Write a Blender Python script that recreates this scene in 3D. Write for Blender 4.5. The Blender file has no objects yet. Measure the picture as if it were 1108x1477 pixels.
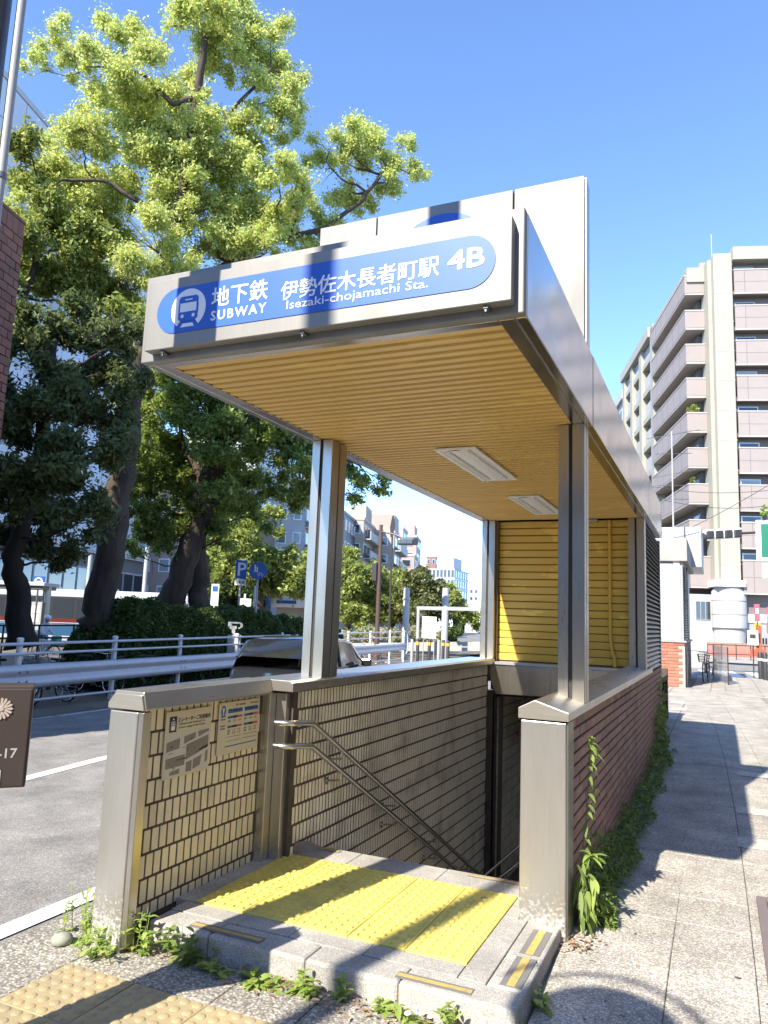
import bpy, bmesh, math, random
import numpy as np
from mathutils import Vector, Matrix

random.seed(7)
RNG = np.random.default_rng(7)
scene = bpy.context.scene
COL = scene.collection
rad = math.radians

# ------------------------------------------------------------------ camera
cam_data = bpy.data.cameras.new('camera')
cam = bpy.data.objects.new('camera', cam_data)
COL.objects.link(cam)
cam_data.sensor_fit = 'VERTICAL'
cam_data.sensor_height = 36.0
cam_data.lens = 26.34
cam_data.clip_start = 0.05
cam_data.clip_end = 4000
right = Vector((0.91379348, 0.40445122, 0.03742577))
up = Vector((0.02371049, -0.14509922, 0.98913297))
fwd = Vector((-0.40548648, 0.90297587, 0.14218046))
cam.matrix_world = Matrix(((right.x, up.x, -fwd.x, 0), (right.y, up.y, -fwd.y, 0), (right.z, up.z, -fwd.z, 1.6), (0, 0, 0, 1)))
scene.camera = cam

# ------------------------------------------------------------------ sky, sun, exposure
SUN_EL = rad(40.4)
sun_dir = Vector((0.2347 * math.cos(SUN_EL), 0.9721 * math.cos(SUN_EL), -math.sin(SUN_EL)))
world = bpy.data.worlds.new('World')
scene.world = world
world.use_nodes = True
wn = world.node_tree.nodes
wl = world.node_tree.links
bg = wn.get('Background') or wn.new('ShaderNodeBackground')
sky = wn.new('ShaderNodeTexSky')
sky.sky_type = 'NISHITA'
sky.sun_disc = False
sky.sun_elevation = SUN_EL
sky.sun_rotation = rad(193.6)
sky.altitude = 3000
sky.air_density = 0.85
sky.dust_density = 0.0
sky.ozone_density = 5.0
wl.new(sky.outputs[0], bg.inputs[0])
bg.inputs[1].default_value = 0.143
sun_data = bpy.data.lights.new('sun', 'SUN')
sun_data.energy = 2.8
sun_data.angle = rad(0.55)
sun_data.color = (1.0, 0.925, 0.80)
sun = bpy.data.objects.new('sun', sun_data)
COL.objects.link(sun)
sun.location = (-10, -30, 40)
sun.rotation_euler = sun_dir.to_track_quat('-Z', 'Y').to_euler()
scene.view_settings.view_transform = 'Standard'
scene.view_settings.look = 'None'
scene.view_settings.exposure = 2.0
scene.view_settings.gamma = 1.0
scene.view_settings.use_curve_mapping = False
scene.render.engine = 'CYCLES'
scene.cycles.max_bounces = 8
scene.cycles.diffuse_bounces = 4
scene.cycles.glossy_bounces = 4
scene.cycles.transparent_max_bounces = 8

# ------------------------------------------------------------------ materials
def new_mat(name):
    m = bpy.data.materials.new(name)
    m.use_nodes = True
    nt = m.node_tree
    return m, nt, nt.nodes, nt.links, nt.nodes.get('Principled BSDF')

def mat(name, col, rough=0.6, metal=0.0, col2=None, nscale=4.0, namt=0.5, detail=4.0, stretch=(1, 1, 1),
        rand=0.0, bump=0.0, bscale=60.0, thr=None, spec=None, objcol=False, rvar=0.0, hue=0.0):
    """Principled surface: base colour mixed towards col2 by world-space noise, brightness varied per object, fine bump."""
    m, nt, N, L, b = new_mat(name)
    b.inputs['Roughness'].default_value = rough
    b.inputs['Metallic'].default_value = metal
    if spec is not None:
        b.inputs['Specular IOR Level'].default_value = spec
    geo = N.new('ShaderNodeNewGeometry')
    mp = N.new('ShaderNodeMapping')
    mp.inputs['Scale'].default_value = stretch
    L.new(geo.outputs['Position'], mp.inputs['Vector'])
    rgb = N.new('ShaderNodeRGB')
    rgb.outputs[0].default_value = (*col, 1)
    out = rgb.outputs[0]
    if objcol:
        oi0 = N.new('ShaderNodeObjectInfo')
        out = oi0.outputs['Color']
    if col2 is not None:
        nz = N.new('ShaderNodeTexNoise')
        nz.inputs['Scale'].default_value = nscale
        nz.inputs['Detail'].default_value = detail
        nz.inputs['Roughness'].default_value = 0.6
        L.new(mp.outputs[0], nz.inputs['Vector'])
        rp = N.new('ShaderNodeValToRGB')
        lo, hi = thr if thr else (0.5 - 0.5 * (1.001 - namt), 0.5 + 0.5 * (1.001 - namt))
        rp.color_ramp.elements[0].position = max(0, min(lo, hi - 0.01))
        rp.color_ramp.elements[1].position = min(1, hi)
        L.new(nz.outputs['Fac'], rp.inputs[0])
        mx = N.new('ShaderNodeMixRGB')
        L.new(rp.outputs[0], mx.inputs[0])
        L.new(out, mx.inputs[1])
        mx.inputs[2].default_value = (*col2, 1)
        out = mx.outputs[0]
        if rvar:
            ma = N.new('ShaderNodeMath')
            ma.operation = 'MULTIPLY_ADD'
            L.new(nz.outputs['Fac'], ma.inputs[0])
            ma.inputs[1].default_value = rvar
            ma.inputs[2].default_value = rough - rvar * 0.5
            L.new(ma.outputs[0], b.inputs['Roughness'])
    if rand or hue:
        oi = N.new('ShaderNodeObjectInfo')
        hs = N.new('ShaderNodeHueSaturation')
        mr = N.new('ShaderNodeMapRange')
        mr.inputs['To Min'].default_value = 1 - rand
        mr.inputs['To Max'].default_value = 1 + rand
        L.new(oi.outputs['Random'], mr.inputs['Value'])
        L.new(mr.outputs[0], hs.inputs['Value'])
        if hue:
            mh = N.new('ShaderNodeMapRange')
            mh.inputs['To Min'].default_value = 0.5 - hue
            mh.inputs['To Max'].default_value = 0.5 + hue
            wn2 = N.new('ShaderNodeTexWhiteNoise')
            wn2.noise_dimensions = '1D'
            L.new(oi.outputs['Random'], wn2.inputs['W'])
            L.new(wn2.outputs['Value'], mh.inputs['Value'])
            L.new(mh.outputs[0], hs.inputs['Hue'])
        L.new(out, hs.inputs['Color'])
        out = hs.outputs[0]
    L.new(out, b.inputs['Base Color'])
    if bump:
        bz = N.new('ShaderNodeTexNoise')
        bz.inputs['Scale'].default_value = bscale
        bz.inputs['Detail'].default_value = 3
        L.new(mp.outputs[0], bz.inputs['Vector'])
        bp = N.new('ShaderNodeBump')
        bp.inputs['Strength'].default_value = bump
        bp.inputs['Distance'].default_value = 0.01
        L.new(bz.outputs['Fac'], bp.inputs['Height'])
        L.new(bp.outputs[0], b.inputs['Normal'])
    return m

def mat_steel(name, base=(0.56, 0.545, 0.51), rough=0.36, metal=0.85, vertical=True, stain=0.5, grime=None):
    """Brushed stainless steel: fine stretched grain in roughness and normal, cloudy stains, whitish water marks low down."""
    m, nt, N, L, b = new_mat(name)
    b.inputs['Metallic'].default_value = metal
    geo = N.new('ShaderNodeNewGeometry')
    mp = N.new('ShaderNodeMapping')
    mp.inputs['Scale'].default_value = (1, 1, 0.03) if vertical else (0.03, 0.03, 1)
    L.new(geo.outputs['Position'], mp.inputs['Vector'])
    gr = N.new('ShaderNodeTexNoise')
    gr.inputs['Scale'].default_value = 190
    gr.inputs['Detail'].default_value = 3
    L.new(mp.outputs[0], gr.inputs['Vector'])
    cl = N.new('ShaderNodeTexNoise')
    cl.inputs['Scale'].default_value = 3.2
    cl.inputs['Detail'].default_value = 3
    cl.inputs['Roughness'].default_value = 0.5
    mpc = N.new('ShaderNodeMapping')
    mpc.inputs['Scale'].default_value = (1.6, 1.6, 0.35) if vertical else (1, 1, 1)
    L.new(geo.outputs['Position'], mpc.inputs['Vector'])
    L.new(mpc.outputs[0], cl.inputs['Vector'])
    gb0 = N.new('ShaderNodeMapRange')
    gb0.inputs['From Min'].default_value = 0.3
    gb0.inputs['From Max'].default_value = 0.7
    gb0.inputs['To Min'].default_value = 0.96
    gb0.inputs['To Max'].default_value = 1.03
    L.new(gr.outputs['Fac'], gb0.inputs['Value'])
    bc0 = N.new('ShaderNodeHueSaturation')
    bc0.inputs['Color'].default_value = (*base, 1)
    L.new(gb0.outputs[0], bc0.inputs['Value'])
    mx = N.new('ShaderNodeMixRGB')
    L.new(bc0.outputs[0], mx.inputs[1])
    mx.inputs[2].default_value = (base[0] * 0.66, base[1] * 0.64, base[2] * 0.58, 1)
    mr = N.new('ShaderNodeMapRange')
    mr.inputs['From Min'].default_value = 0.42
    mr.inputs['From Max'].default_value = 0.75
    mr.inputs['To Max'].default_value = stain
    L.new(cl.outputs['Fac'], mr.inputs['Value'])
    L.new(mr.outputs[0], mx.inputs[0])
    out = mx.outputs[0]
    rsum = N.new('ShaderNodeMath')
    rsum.operation = 'MULTIPLY_ADD'
    L.new(gr.outputs['Fac'], rsum.inputs[0])
    rsum.inputs[1].default_value = 0.10
    ra = N.new('ShaderNodeMath')
    ra.operation = 'MULTIPLY_ADD'
    L.new(cl.outputs['Fac'], ra.inputs[0])
    ra.inputs[1].default_value = 0.14
    ra.inputs[2].default_value = rough - 0.12
    L.new(ra.outputs[0], rsum.inputs[2])
    L.new(rsum.outputs[0], b.inputs['Roughness'])
    if grime is not None:
        sp = N.new('ShaderNodeTexNoise')
        sp.inputs['Scale'].default_value = 75
        sp.inputs['Detail'].default_value = 5
        L.new(geo.outputs['Position'], sp.inputs['Vector'])
        sx = N.new('ShaderNodeSeparateXYZ')
        L.new(geo.outputs['Position'], sx.inputs[0])
        hz = N.new('ShaderNodeMapRange')
        hz.inputs['From Min'].default_value = grime[0]
        hz.inputs['From Max'].default_value = grime[1]
        hz.inputs['To Min'].default_value = 0.22
        hz.inputs['To Max'].default_value = -0.25
        L.new(sx.outputs['Z'], hz.inputs['Value'])
        ad = N.new('ShaderNodeMath')
        L.new(sp.outputs['Fac'], ad.inputs[0])
        L.new(hz.outputs[0], ad.inputs[1])
        th = N.new('ShaderNodeMapRange')
        th.inputs['From Min'].default_value = 0.52
        th.inputs['From Max'].default_value = 0.80
        th.inputs['To Max'].default_value = 0.7
        L.new(ad.outputs[0], th.inputs['Value'])
        m2 = N.new('ShaderNodeMixRGB')
        L.new(th.outputs[0], m2.inputs[0])
        L.new(out, m2.inputs[1])
        m2.inputs[2].default_value = (0.72, 0.70, 0.66, 1)
        out = m2.outputs[0]
        mm = N.new('ShaderNodeMapRange')
        mm.inputs['To Min'].default_value = metal
        mm.inputs['To Max'].default_value = 0.05
        L.new(th.outputs[0], mm.inputs['Value'])
        L.new(mm.outputs[0], b.inputs['Metallic'])
    L.new(out, b.inputs['Base Color'])
    bz = N.new('ShaderNodeTexNoise')
    bz.inputs['Scale'].default_value = 1.7
    bz.inputs['Detail'].default_value = 2
    L.new(geo.outputs['Position'], bz.inputs['Vector'])
    bp = N.new('ShaderNodeBump')
    bp.inputs['Strength'].default_value = 0.10
    bp.inputs['Distance'].default_value = 0.05
    L.new(bz.outputs['Fac'], bp.inputs['Height'])
    L.new(bp.outputs[0], b.inputs['Normal'])
    return m

def mat_aggregate(name, dark, light, cell=95.0, cover=0.5, rough=0.85, patch=0.25, bump=0.35, rand=0.06, big=(0.7, 0.68, 0.62)):
    """Exposed aggregate: pale stones of two sizes in a darker mortar, with broad worn patches."""
    m, nt, N, L, b = new_mat(name)
    b.inputs['Roughness'].default_value = rough
    geo = N.new('ShaderNodeNewGeometry')
    vo = N.new('ShaderNodeTexVoronoi')
    vo.inputs['Scale'].default_value = cell
    L.new(geo.outputs['Position'], vo.inputs['Vector'])
    sep = N.new('ShaderNodeSeparateColor')
    L.new(vo.outputs['Color'], sep.inputs[0])
    rp = N.new('ShaderNodeValToRGB')
    e = rp.color_ramp.elements
    e[0].position = 0.0
    e[0].color = (*dark, 1)
    e[1].position = 1.0
    e[1].color = (*big, 1)
    a = e.new(1 - cover)
    a.color = (*[d * 0.45 + l * 0.55 for d, l in zip(dark, light)], 1)
    c = e.new(min(0.97, 1 - cover * 0.35))
    c.color = (*light, 1)
    L.new(sep.outputs[0], rp.inputs[0])
    ed = N.new('ShaderNodeMapRange')
    ed.inputs['From Min'].default_value = 0.35
    ed.inputs['From Max'].default_value = 0.75
    ed.inputs['To Max'].default_value = 0.75
    L.new(vo.outputs['Distance'], ed.inputs['Value'])
    mx = N.new('ShaderNodeMixRGB')
    L.new(ed.outputs[0], mx.inputs[0])
    L.new(rp.outputs[0], mx.inputs[1])
    mx.inputs[2].default_value = (*dark, 1)
    nz = N.new('ShaderNodeTexNoise')
    nz.inputs['Scale'].default_value = 2.3
    nz.inputs['Detail'].default_value = 7
    nz.inputs['Roughness'].default_value = 0.65
    L.new(geo.outputs['Position'], nz.inputs['Vector'])
    mr = N.new('ShaderNodeMapRange')
    mr.inputs['From Min'].default_value = 0.3
    mr.inputs['From Max'].default_value = 0.7
    mr.inputs['To Min'].default_value = 1 - patch
    mr.inputs['To Max'].default_value = 1 + patch
    L.new(nz.outputs['Fac'], mr.inputs['Value'])
    oi = N.new('ShaderNodeObjectInfo')
    m2 = N.new('ShaderNodeMapRange')
    m2.inputs['To Min'].default_value = 1 - rand
    m2.inputs['To Max'].default_value = 1 + rand
    L.new(oi.outputs['Random'], m2.inputs['Value'])
    mu = N.new('ShaderNodeMath')
    mu.operation = 'MULTIPLY'
    L.new(mr.outputs[0], mu.inputs[0])
    L.new(m2.outputs[0], mu.inputs[1])
    hs = N.new('ShaderNodeHueSaturation')
    L.new(mu.outputs[0], hs.inputs['Value'])
    L.new(mx.outputs[0], hs.inputs['Color'])
    L.new(hs.outputs[0], b.inputs['Base Color'])
    bp = N.new('ShaderNodeBump')
    bp.inputs['Strength'].default_value = bump
    bp.inputs['Distance'].default_value = 0.004
    bp.invert = True
    L.new(vo.outputs['Distance'], bp.inputs['Height'])
    L.new(bp.outputs[0], b.inputs['Normal'])
    return m

def mat_leaf(name, c1, c2, trans=0.35, rough=0.5, c3=None):
    """Leaf: diffuse plus translucency, colour picked per leaf."""
    m, nt, N, L, b = new_mat(name)
    out = N.get('Material Output')
    geo = N.new('ShaderNodeNewGeometry')
    rp = N.new('ShaderNodeValToRGB')
    rp.color_ramp.elements[0].color = (*c1, 1)
    rp.color_ramp.elements[1].color = (*c2, 1)
    if c3:
        e = rp.color_ramp.elements.new(0.94)
        e.color = (*c2, 1)
        rp.color_ramp.elements[-1].color = (*c3, 1)
    L.new(geo.outputs['Random Per Island'], rp.inputs[0])
    b.inputs['Roughness'].default_value = rough
    b.inputs['Specular IOR Level'].default_value = 0.35
    L.new(rp.outputs[0], b.inputs['Base Color'])
    tr = N.new('ShaderNodeBsdfTranslucent')
    hs = N.new('ShaderNodeHueSaturation')
    hs.inputs['Hue'].default_value = 0.485
    hs.inputs['Saturation'].default_value = 1.1
    hs.inputs['Value'].default_value = 1.3
    L.new(rp.outputs[0], hs.inputs['Color'])
    L.new(hs.outputs[0], tr.inputs[0])
    mx = N.new('ShaderNodeMixShader')
    mx.inputs[0].default_value = trans
    L.new(b.outputs[0], mx.inputs[1])
    L.new(tr.outputs[0], mx.inputs[2])
    L.new(mx.outputs[0], out.inputs['Surface'])
    return m

M = {}
M['steel'] = mat_steel('brushed_steel', base=(0.50, 0.465, 0.405), rough=0.30, metal=1.0)
M['steel_post'] = mat_steel('brushed_steel_post', base=(0.53, 0.51, 0.47), rough=0.32, metal=0.88, grime=(0.0, 0.36))
M['steel_h'] = mat_steel('brushed_steel_fascia', base=(0.53, 0.485, 0.415), rough=0.20, metal=1.0, vertical=False, stain=0.4)
M['steel_roof'] = mat_steel('roof_sign_steel', base=(0.215, 0.215, 0.207), rough=0.52, metal=0.15, stain=0.5)
M['steel_cap'] = mat_steel('coping_steel', base=(0.50, 0.465, 0.405), rough=0.30, metal=0.8, vertical=False, stain=0.25)
M['steel_dark'] = mat_steel('dull_steel', base=(0.24, 0.235, 0.22), rough=0.38, metal=0.9)
M['steel_sign'] = mat_steel('sign_panel_steel', base=(0.24, 0.233, 0.217), rough=0.50, metal=0.3, stain=0.5)
M['steel_rail'] = mat_steel('polished_rail_steel', base=(0.55, 0.54, 0.52), rough=0.25, metal=1.0)
M['groove'] = mat('dark_groove', (0.03, 0.03, 0.03), 0.8)
M['blue'] = mat('sign_blue', (0.014, 0.095, 0.46), 0.5, col2=(0.018, 0.11, 0.50), nscale=2)
M['white'] = mat('white_paint', (0.8, 0.8, 0.78), 0.5)
M['tile_cream'] = mat('cream_glazed_tile', (0.76, 0.665, 0.47), 0.30, col2=(0.60, 0.51, 0.35), nscale=5, thr=(0.5, 0.8), rand=0.10, hue=0.006, bump=0.08, bscale=18)
M['tile_stair'] = mat('stairwell_tile', (0.84, 0.76, 0.59), 0.32, col2=(0.42, 0.35, 0.25), nscale=3.2, thr=(0.5, 0.78), rand=0.12, bump=0.05)
M['grout'] = mat('dirty_grout', (0.11, 0.088, 0.064), 0.9, col2=(0.05, 0.04, 0.03), nscale=6)
M['brick'] = mat('brown_red_brick', (0.34, 0.185, 0.130), 0.7, col2=(0.22, 0.13, 0.098), nscale=7, namt=0.3, rand=0.2, hue=0.008, bump=0.25, bscale=90)
M['brick_bright'] = mat('orange_red_brick', (0.40, 0.15, 0.095), 0.75, col2=(0.32, 0.13, 0.09), nscale=5, namt=0.3, rand=0.2, hue=0.01, bump=0.2)
M['brick_tower'] = mat('dark_red_tile', (0.23, 0.085, 0.05), 0.6, col2=(0.15, 0.06, 0.04), nscale=3, namt=0.3, rand=0.22, hue=0.008)
M['mortar'] = mat('dark_mortar', (0.03, 0.025, 0.023), 0.95, col2=(0.06, 0.052, 0.046), nscale=5)
M['mortar_pale'] = mat('pale_mortar', (0.36, 0.31, 0.27), 0.95)
M['slat'] = mat('faded_yellow_ceiling_paint', (0.70, 0.475, 0.15), 0.36, col2=(0.82, 0.60, 0.17), nscale=1.6, thr=(0.62, 0.66), detail=6, stretch=(1, 7, 1), rand=0.05, bump=0.05, spec=0.6)
M['board'] = mat('yellow_board_paint', (0.62, 0.405, 0.065), 0.36, col2=(0.78, 0.55, 0.09), nscale=2.6, thr=(0.6, 0.64), stretch=(1, 1, 1.6), detail=5, rand=0.05)
M['board_gap'] = mat('shadow_gap_brown', (0.15, 0.095, 0.03), 0.8)
M['tactile'] = mat('yellow_tactile_rubber', (0.68, 0.565, 0.13), 0.55, col2=(0.47, 0.385, 0.13), nscale=4, thr=(0.48, 0.78), detail=8, bump=0.12, bscale=160, rand=0.04)
M['tactile_old'] = mat('worn_yellow_tactile_concrete', (0.41, 0.315, 0.155), 0.8, col2=(0.29, 0.24, 0.15), nscale=9, namt=0.5, bump=0.3, bscale=150, rand=0.06)
M['granite'] = mat_aggregate('grey_granite', (0.25, 0.238, 0.215), (0.45, 0.43, 0.39), cell=230, cover=0.62, patch=0.28, bump=0.12, big=(0.58, 0.55, 0.5))
M['paver'] = mat_aggregate('exposed_aggregate_paver', (0.215, 0.196, 0.168), (0.49, 0.455, 0.395), cell=120, cover=0.62, patch=0.30, big=(0.66, 0.62, 0.54))
M['paver_coarse'] = mat_aggregate('coarse_aggregate_paver', (0.14, 0.126, 0.105), (0.43, 0.395, 0.33), cell=88, cover=0.52, patch=0.18, bump=0.5, big=(0.6, 0.57, 0.5))
M['asphalt'] = mat_aggregate('grey_asphalt', (0.16, 0.152, 0.14), (0.285, 0.272, 0.25), cell=110, cover=0.55, patch=0.30, bump=0.35, big=(0.38, 0.36, 0.32), rand=0)
M['asphalt_dark'] = mat_aggregate('dark_asphalt', (0.07, 0.066, 0.06), (0.14, 0.135, 0.12), cell=100, cover=0.45, patch=0.25, bump=0.4, big=(0.24, 0.23, 0.2), rand=0)
M['joint'] = mat('sandy_joint', (0.19, 0.172, 0.142), 0.95, col2=(0.26, 0.238, 0.195), nscale=8)
M['line'] = mat('road_paint_white', (0.74, 0.74, 0.72), 0.7, col2=(0.5, 0.5, 0.48), nscale=14, thr=(0.60, 0.75), bump=0.2)
M['line_worn'] = mat('worn_paint_white', (0.60, 0.58, 0.52), 0.8, col2=(0.40, 0.37, 0.31), nscale=22, thr=(0.36, 0.56))
M['strip_dark'] = mat('grip_strip_dark', (0.16, 0.155, 0.145), 0.9, bump=0.3, bscale=200)
M['strip_yellow'] = mat('grip_strip_yellow', (0.46, 0.33, 0.09), 0.8, col2=(0.26, 0.22, 0.12), nscale=30, thr=(0.5, 0.7), bump=0.3, bscale=200)
M['black'] = mat('black_paint', (0.02, 0.02, 0.022), 0.45)
M['rubber'] = mat('black_rubber', (0.018, 0.018, 0.018), 0.8)
M['poster'] = mat('poster_cream', (0.66, 0.59, 0.43), 0.4, col2=(0.6, 0.53, 0.39), nscale=5)
M['map_grey'] = mat('map_grey_print', (0.23, 0.205, 0.175), 0.5)
M['map_pale'] = mat('map_pale_print', (0.60, 0.56, 0.50), 0.5)
M['ink'] = mat('black_ink', (0.035, 0.03, 0.03), 0.6)
M['ink_soft'] = mat('grey_ink', (0.17, 0.15, 0.13), 0.6)
M['ink_blue'] = mat('blue_ink', (0.03, 0.12, 0.36), 0.5)
M['ink_red'] = mat('red_ink', (0.5, 0.11, 0.09), 0.5)
M['brown_pole'] = mat('dark_brown_pole_paint', (0.045, 0.033, 0.028), 0.42, col2=(0.06, 0.045, 0.038), nscale=4, bump=0.04)
M['conduit'] = mat('grey_pvc_conduit', (0.42, 0.43, 0.42), 0.42, col2=(0.34, 0.35, 0.34), nscale=3)
M['rail_white'] = mat('galvanised_white_rail', (0.66, 0.67, 0.69), 0.38, metal=0.1, col2=(0.54, 0.55, 0.57), nscale=6, namt=0.3)
M['car'] = mat('dark_car_paint', (0.025, 0.028, 0.033), 0.12, metal=0.3, spec=0.8)
M['chrome'] = mat('bright_trim', (0.6, 0.6, 0.6), 0.2, metal=1.0)
M['red_lamp'] = mat('red_lamp_lens', (0.12, 0.008, 0.008), 0.25)
M['bark'] = mat('camphor_bark', (0.11, 0.083, 0.06), 0.95, col2=(0.04, 0.03, 0.022), nscale=7, namt=0.5, stretch=(1, 1, 0.25), bump=1.0, bscale=14)
M['bark_dark'] = mat('dark_bark', (0.05, 0.04, 0.032), 0.95, col2=(0.025, 0.02, 0.016), nscale=8, stretch=(1, 1, 0.3), bump=0.8, bscale=16)
M['leaf_bright'] = mat_leaf('spring_camphor_leaf', (0.37, 0.45, 0.12), (0.64, 0.70, 0.29), 0.52, c3=(0.6, 0.48, 0.3))
M['leaf_mid'] = mat_leaf('green_leaf', (0.14, 0.21, 0.05), (0.36, 0.43, 0.12), 0.5)
M['leaf_dark'] = mat_leaf('dark_evergreen_leaf', (0.075, 0.105, 0.04), (0.18, 0.22, 0.085), 0.38, rough=0.4)
M['leaf_hedge'] = mat_leaf('hedge_leaf', (0.05, 0.085, 0.022), (0.12, 0.17, 0.042), 0.28)
M['leaf_park'] = mat_leaf('park_tree_leaf', (0.15, 0.20, 0.045), (0.38, 0.43, 0.12), 0.38)
M['leaf_round'] = mat_leaf('round_tree_leaf', (0.08, 0.095, 0.032), (0.22, 0.235, 0.085), 0.3)
M['leaf_weed'] = mat_leaf('weed_leaf', (0.19, 0.29, 0.06), (0.38, 0.47, 0.13), 0.38)
M['leaf_weed_dark'] = mat_leaf('shaded_weed_leaf', (0.12, 0.185, 0.05), (0.27, 0.36, 0.105), 0.38)  # darker copy of the weed leaf, shade put into its colour
M['leaf_dry'] = mat_leaf('dry_leaf', (0.22, 0.12, 0.06), (0.42, 0.27, 0.15), 0.1)
M['stem'] = mat('green_stem', (0.16, 0.2, 0.07), 0.6)
M['earth'] = mat('park_earth', (0.16, 0.13, 0.095), 0.95, col2=(0.1, 0.09, 0.06), nscale=0.8, bump=0.4)
M['ground'] = mat('distant_ground', (0.2, 0.195, 0.18), 0.9, col2=(0.15, 0.15, 0.13), nscale=0.05)
M['concrete'] = mat('pale_concrete', (0.37, 0.36, 0.335), 0.85, col2=(0.29, 0.28, 0.265), nscale=2.5, bump=0.15)
M['cream_wall'] = mat('cream_tile_wall', (0.345, 0.328, 0.262), 0.6, col2=(0.31, 0.295, 0.235), nscale=0.6)
M['mauve'] = mat('mauve_tile_parapet', (0.30, 0.252, 0.222), 0.6, col2=(0.27, 0.228, 0.202), nscale=0.8)
M['mauve_trim'] = mat('parapet_coping', (0.42, 0.38, 0.34), 0.6)
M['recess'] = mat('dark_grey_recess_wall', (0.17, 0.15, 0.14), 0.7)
M['glass_dark'] = mat('dark_window_glass', (0.03, 0.035, 0.04), 0.08, spec=0.9)
M['glass_pale'] = mat('curtained_window_glass', (0.30, 0.32, 0.32), 0.15, spec=0.8)
M['alu'] = mat('window_aluminium', (0.5, 0.5, 0.5), 0.35, metal=0.6)
M['white_wall'] = mat('white_render', (0.42, 0.415, 0.40), 0.7, col2=(0.36, 0.355, 0.345), nscale=0.7)
M['pale_panel'] = mat('pale_blue_grey_panel', (0.50, 0.53, 0.57), 0.45, col2=(0.45, 0.48, 0.52), nscale=0.4)
M['pink_wall'] = mat('pink_tile_wall', (0.42, 0.30, 0.255), 0.7, col2=(0.37, 0.265, 0.23), nscale=0.5)
M['beige_wall'] = mat('beige_wall', (0.40, 0.35, 0.285), 0.7, col2=(0.35, 0.31, 0.255), nscale=0.5)
M['navy_wall'] = mat('navy_tile_wall', (0.05, 0.06, 0.085), 0.5)
M['brown_block'] = mat('brown_brick_block', (0.26, 0.12, 0.085), 0.7)
M['shutter'] = mat('white_louvre_paint', (0.46, 0.475, 0.50), 0.5)
M['grey_paint'] = mat('grey_paint', (0.33, 0.335, 0.33), 0.5, col2=(0.28, 0.285, 0.28), nscale=2)
M['bollard'] = mat('bollard_black', (0.035, 0.034, 0.033), 0.5)
M['yellow_band'] = mat('yellow_reflective_band', (0.65, 0.42, 0.03), 0.4)
M['green_sign'] = mat('green_sign_paint', (0.012, 0.16, 0.095), 0.4)
M['bus_white'] = mat('bus_white_paint', (0.42, 0.44, 0.46), 0.3)
M['bus_blue'] = mat('bus_blue_paint', (0.025, 0.08, 0.155), 0.3)  # blue darkened, tree shade over the bus is put into the paint
M['bus_red'] = mat('bus_red_paint', (0.13, 0.016, 0.013), 0.3)  # red darkened too, shade is in the colour
M['sign_blue2'] = mat('road_sign_blue', (0.02, 0.11, 0.38), 0.4)
M['skin'] = mat('skin', (0.5, 0.3, 0.21), 0.6)
M['jacket'] = mat('white_jacket', (0.66, 0.66, 0.68), 0.8)
M['trouser'] = mat('dark_trousers', (0.03, 0.03, 0.04), 0.85)
M['maroon'] = mat('maroon_cloth', (0.2, 0.03, 0.05), 0.8)
M['green_bag'] = mat('green_bag', (0.05, 0.38, 0.2), 0.6)
M['bike_paint'] = mat('bicycle_paint', (0.3, 0.3, 0.3), 0.3, objcol=True)
M['pink'] = mat('pink_sign_paint', (0.40, 0.09, 0.13), 0.5)
M['orange'] = mat('orange_paint', (0.38, 0.085, 0.04), 0.5)
M['hatch'] = mat('brown_purple_hatch_paint', (0.19, 0.15, 0.145), 0.5, col2=(0.14, 0.11, 0.105), nscale=8, bump=0.1)
M['flower'] = mat_leaf('flower_bed_leaf', (0.2, 0.3, 0.07), (0.55, 0.45, 0.35), 0.3)
M['pebble'] = mat('grey_pebble', (0.34, 0.34, 0.27), 0.8, col2=(0.24, 0.25, 0.2), nscale=30)

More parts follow.
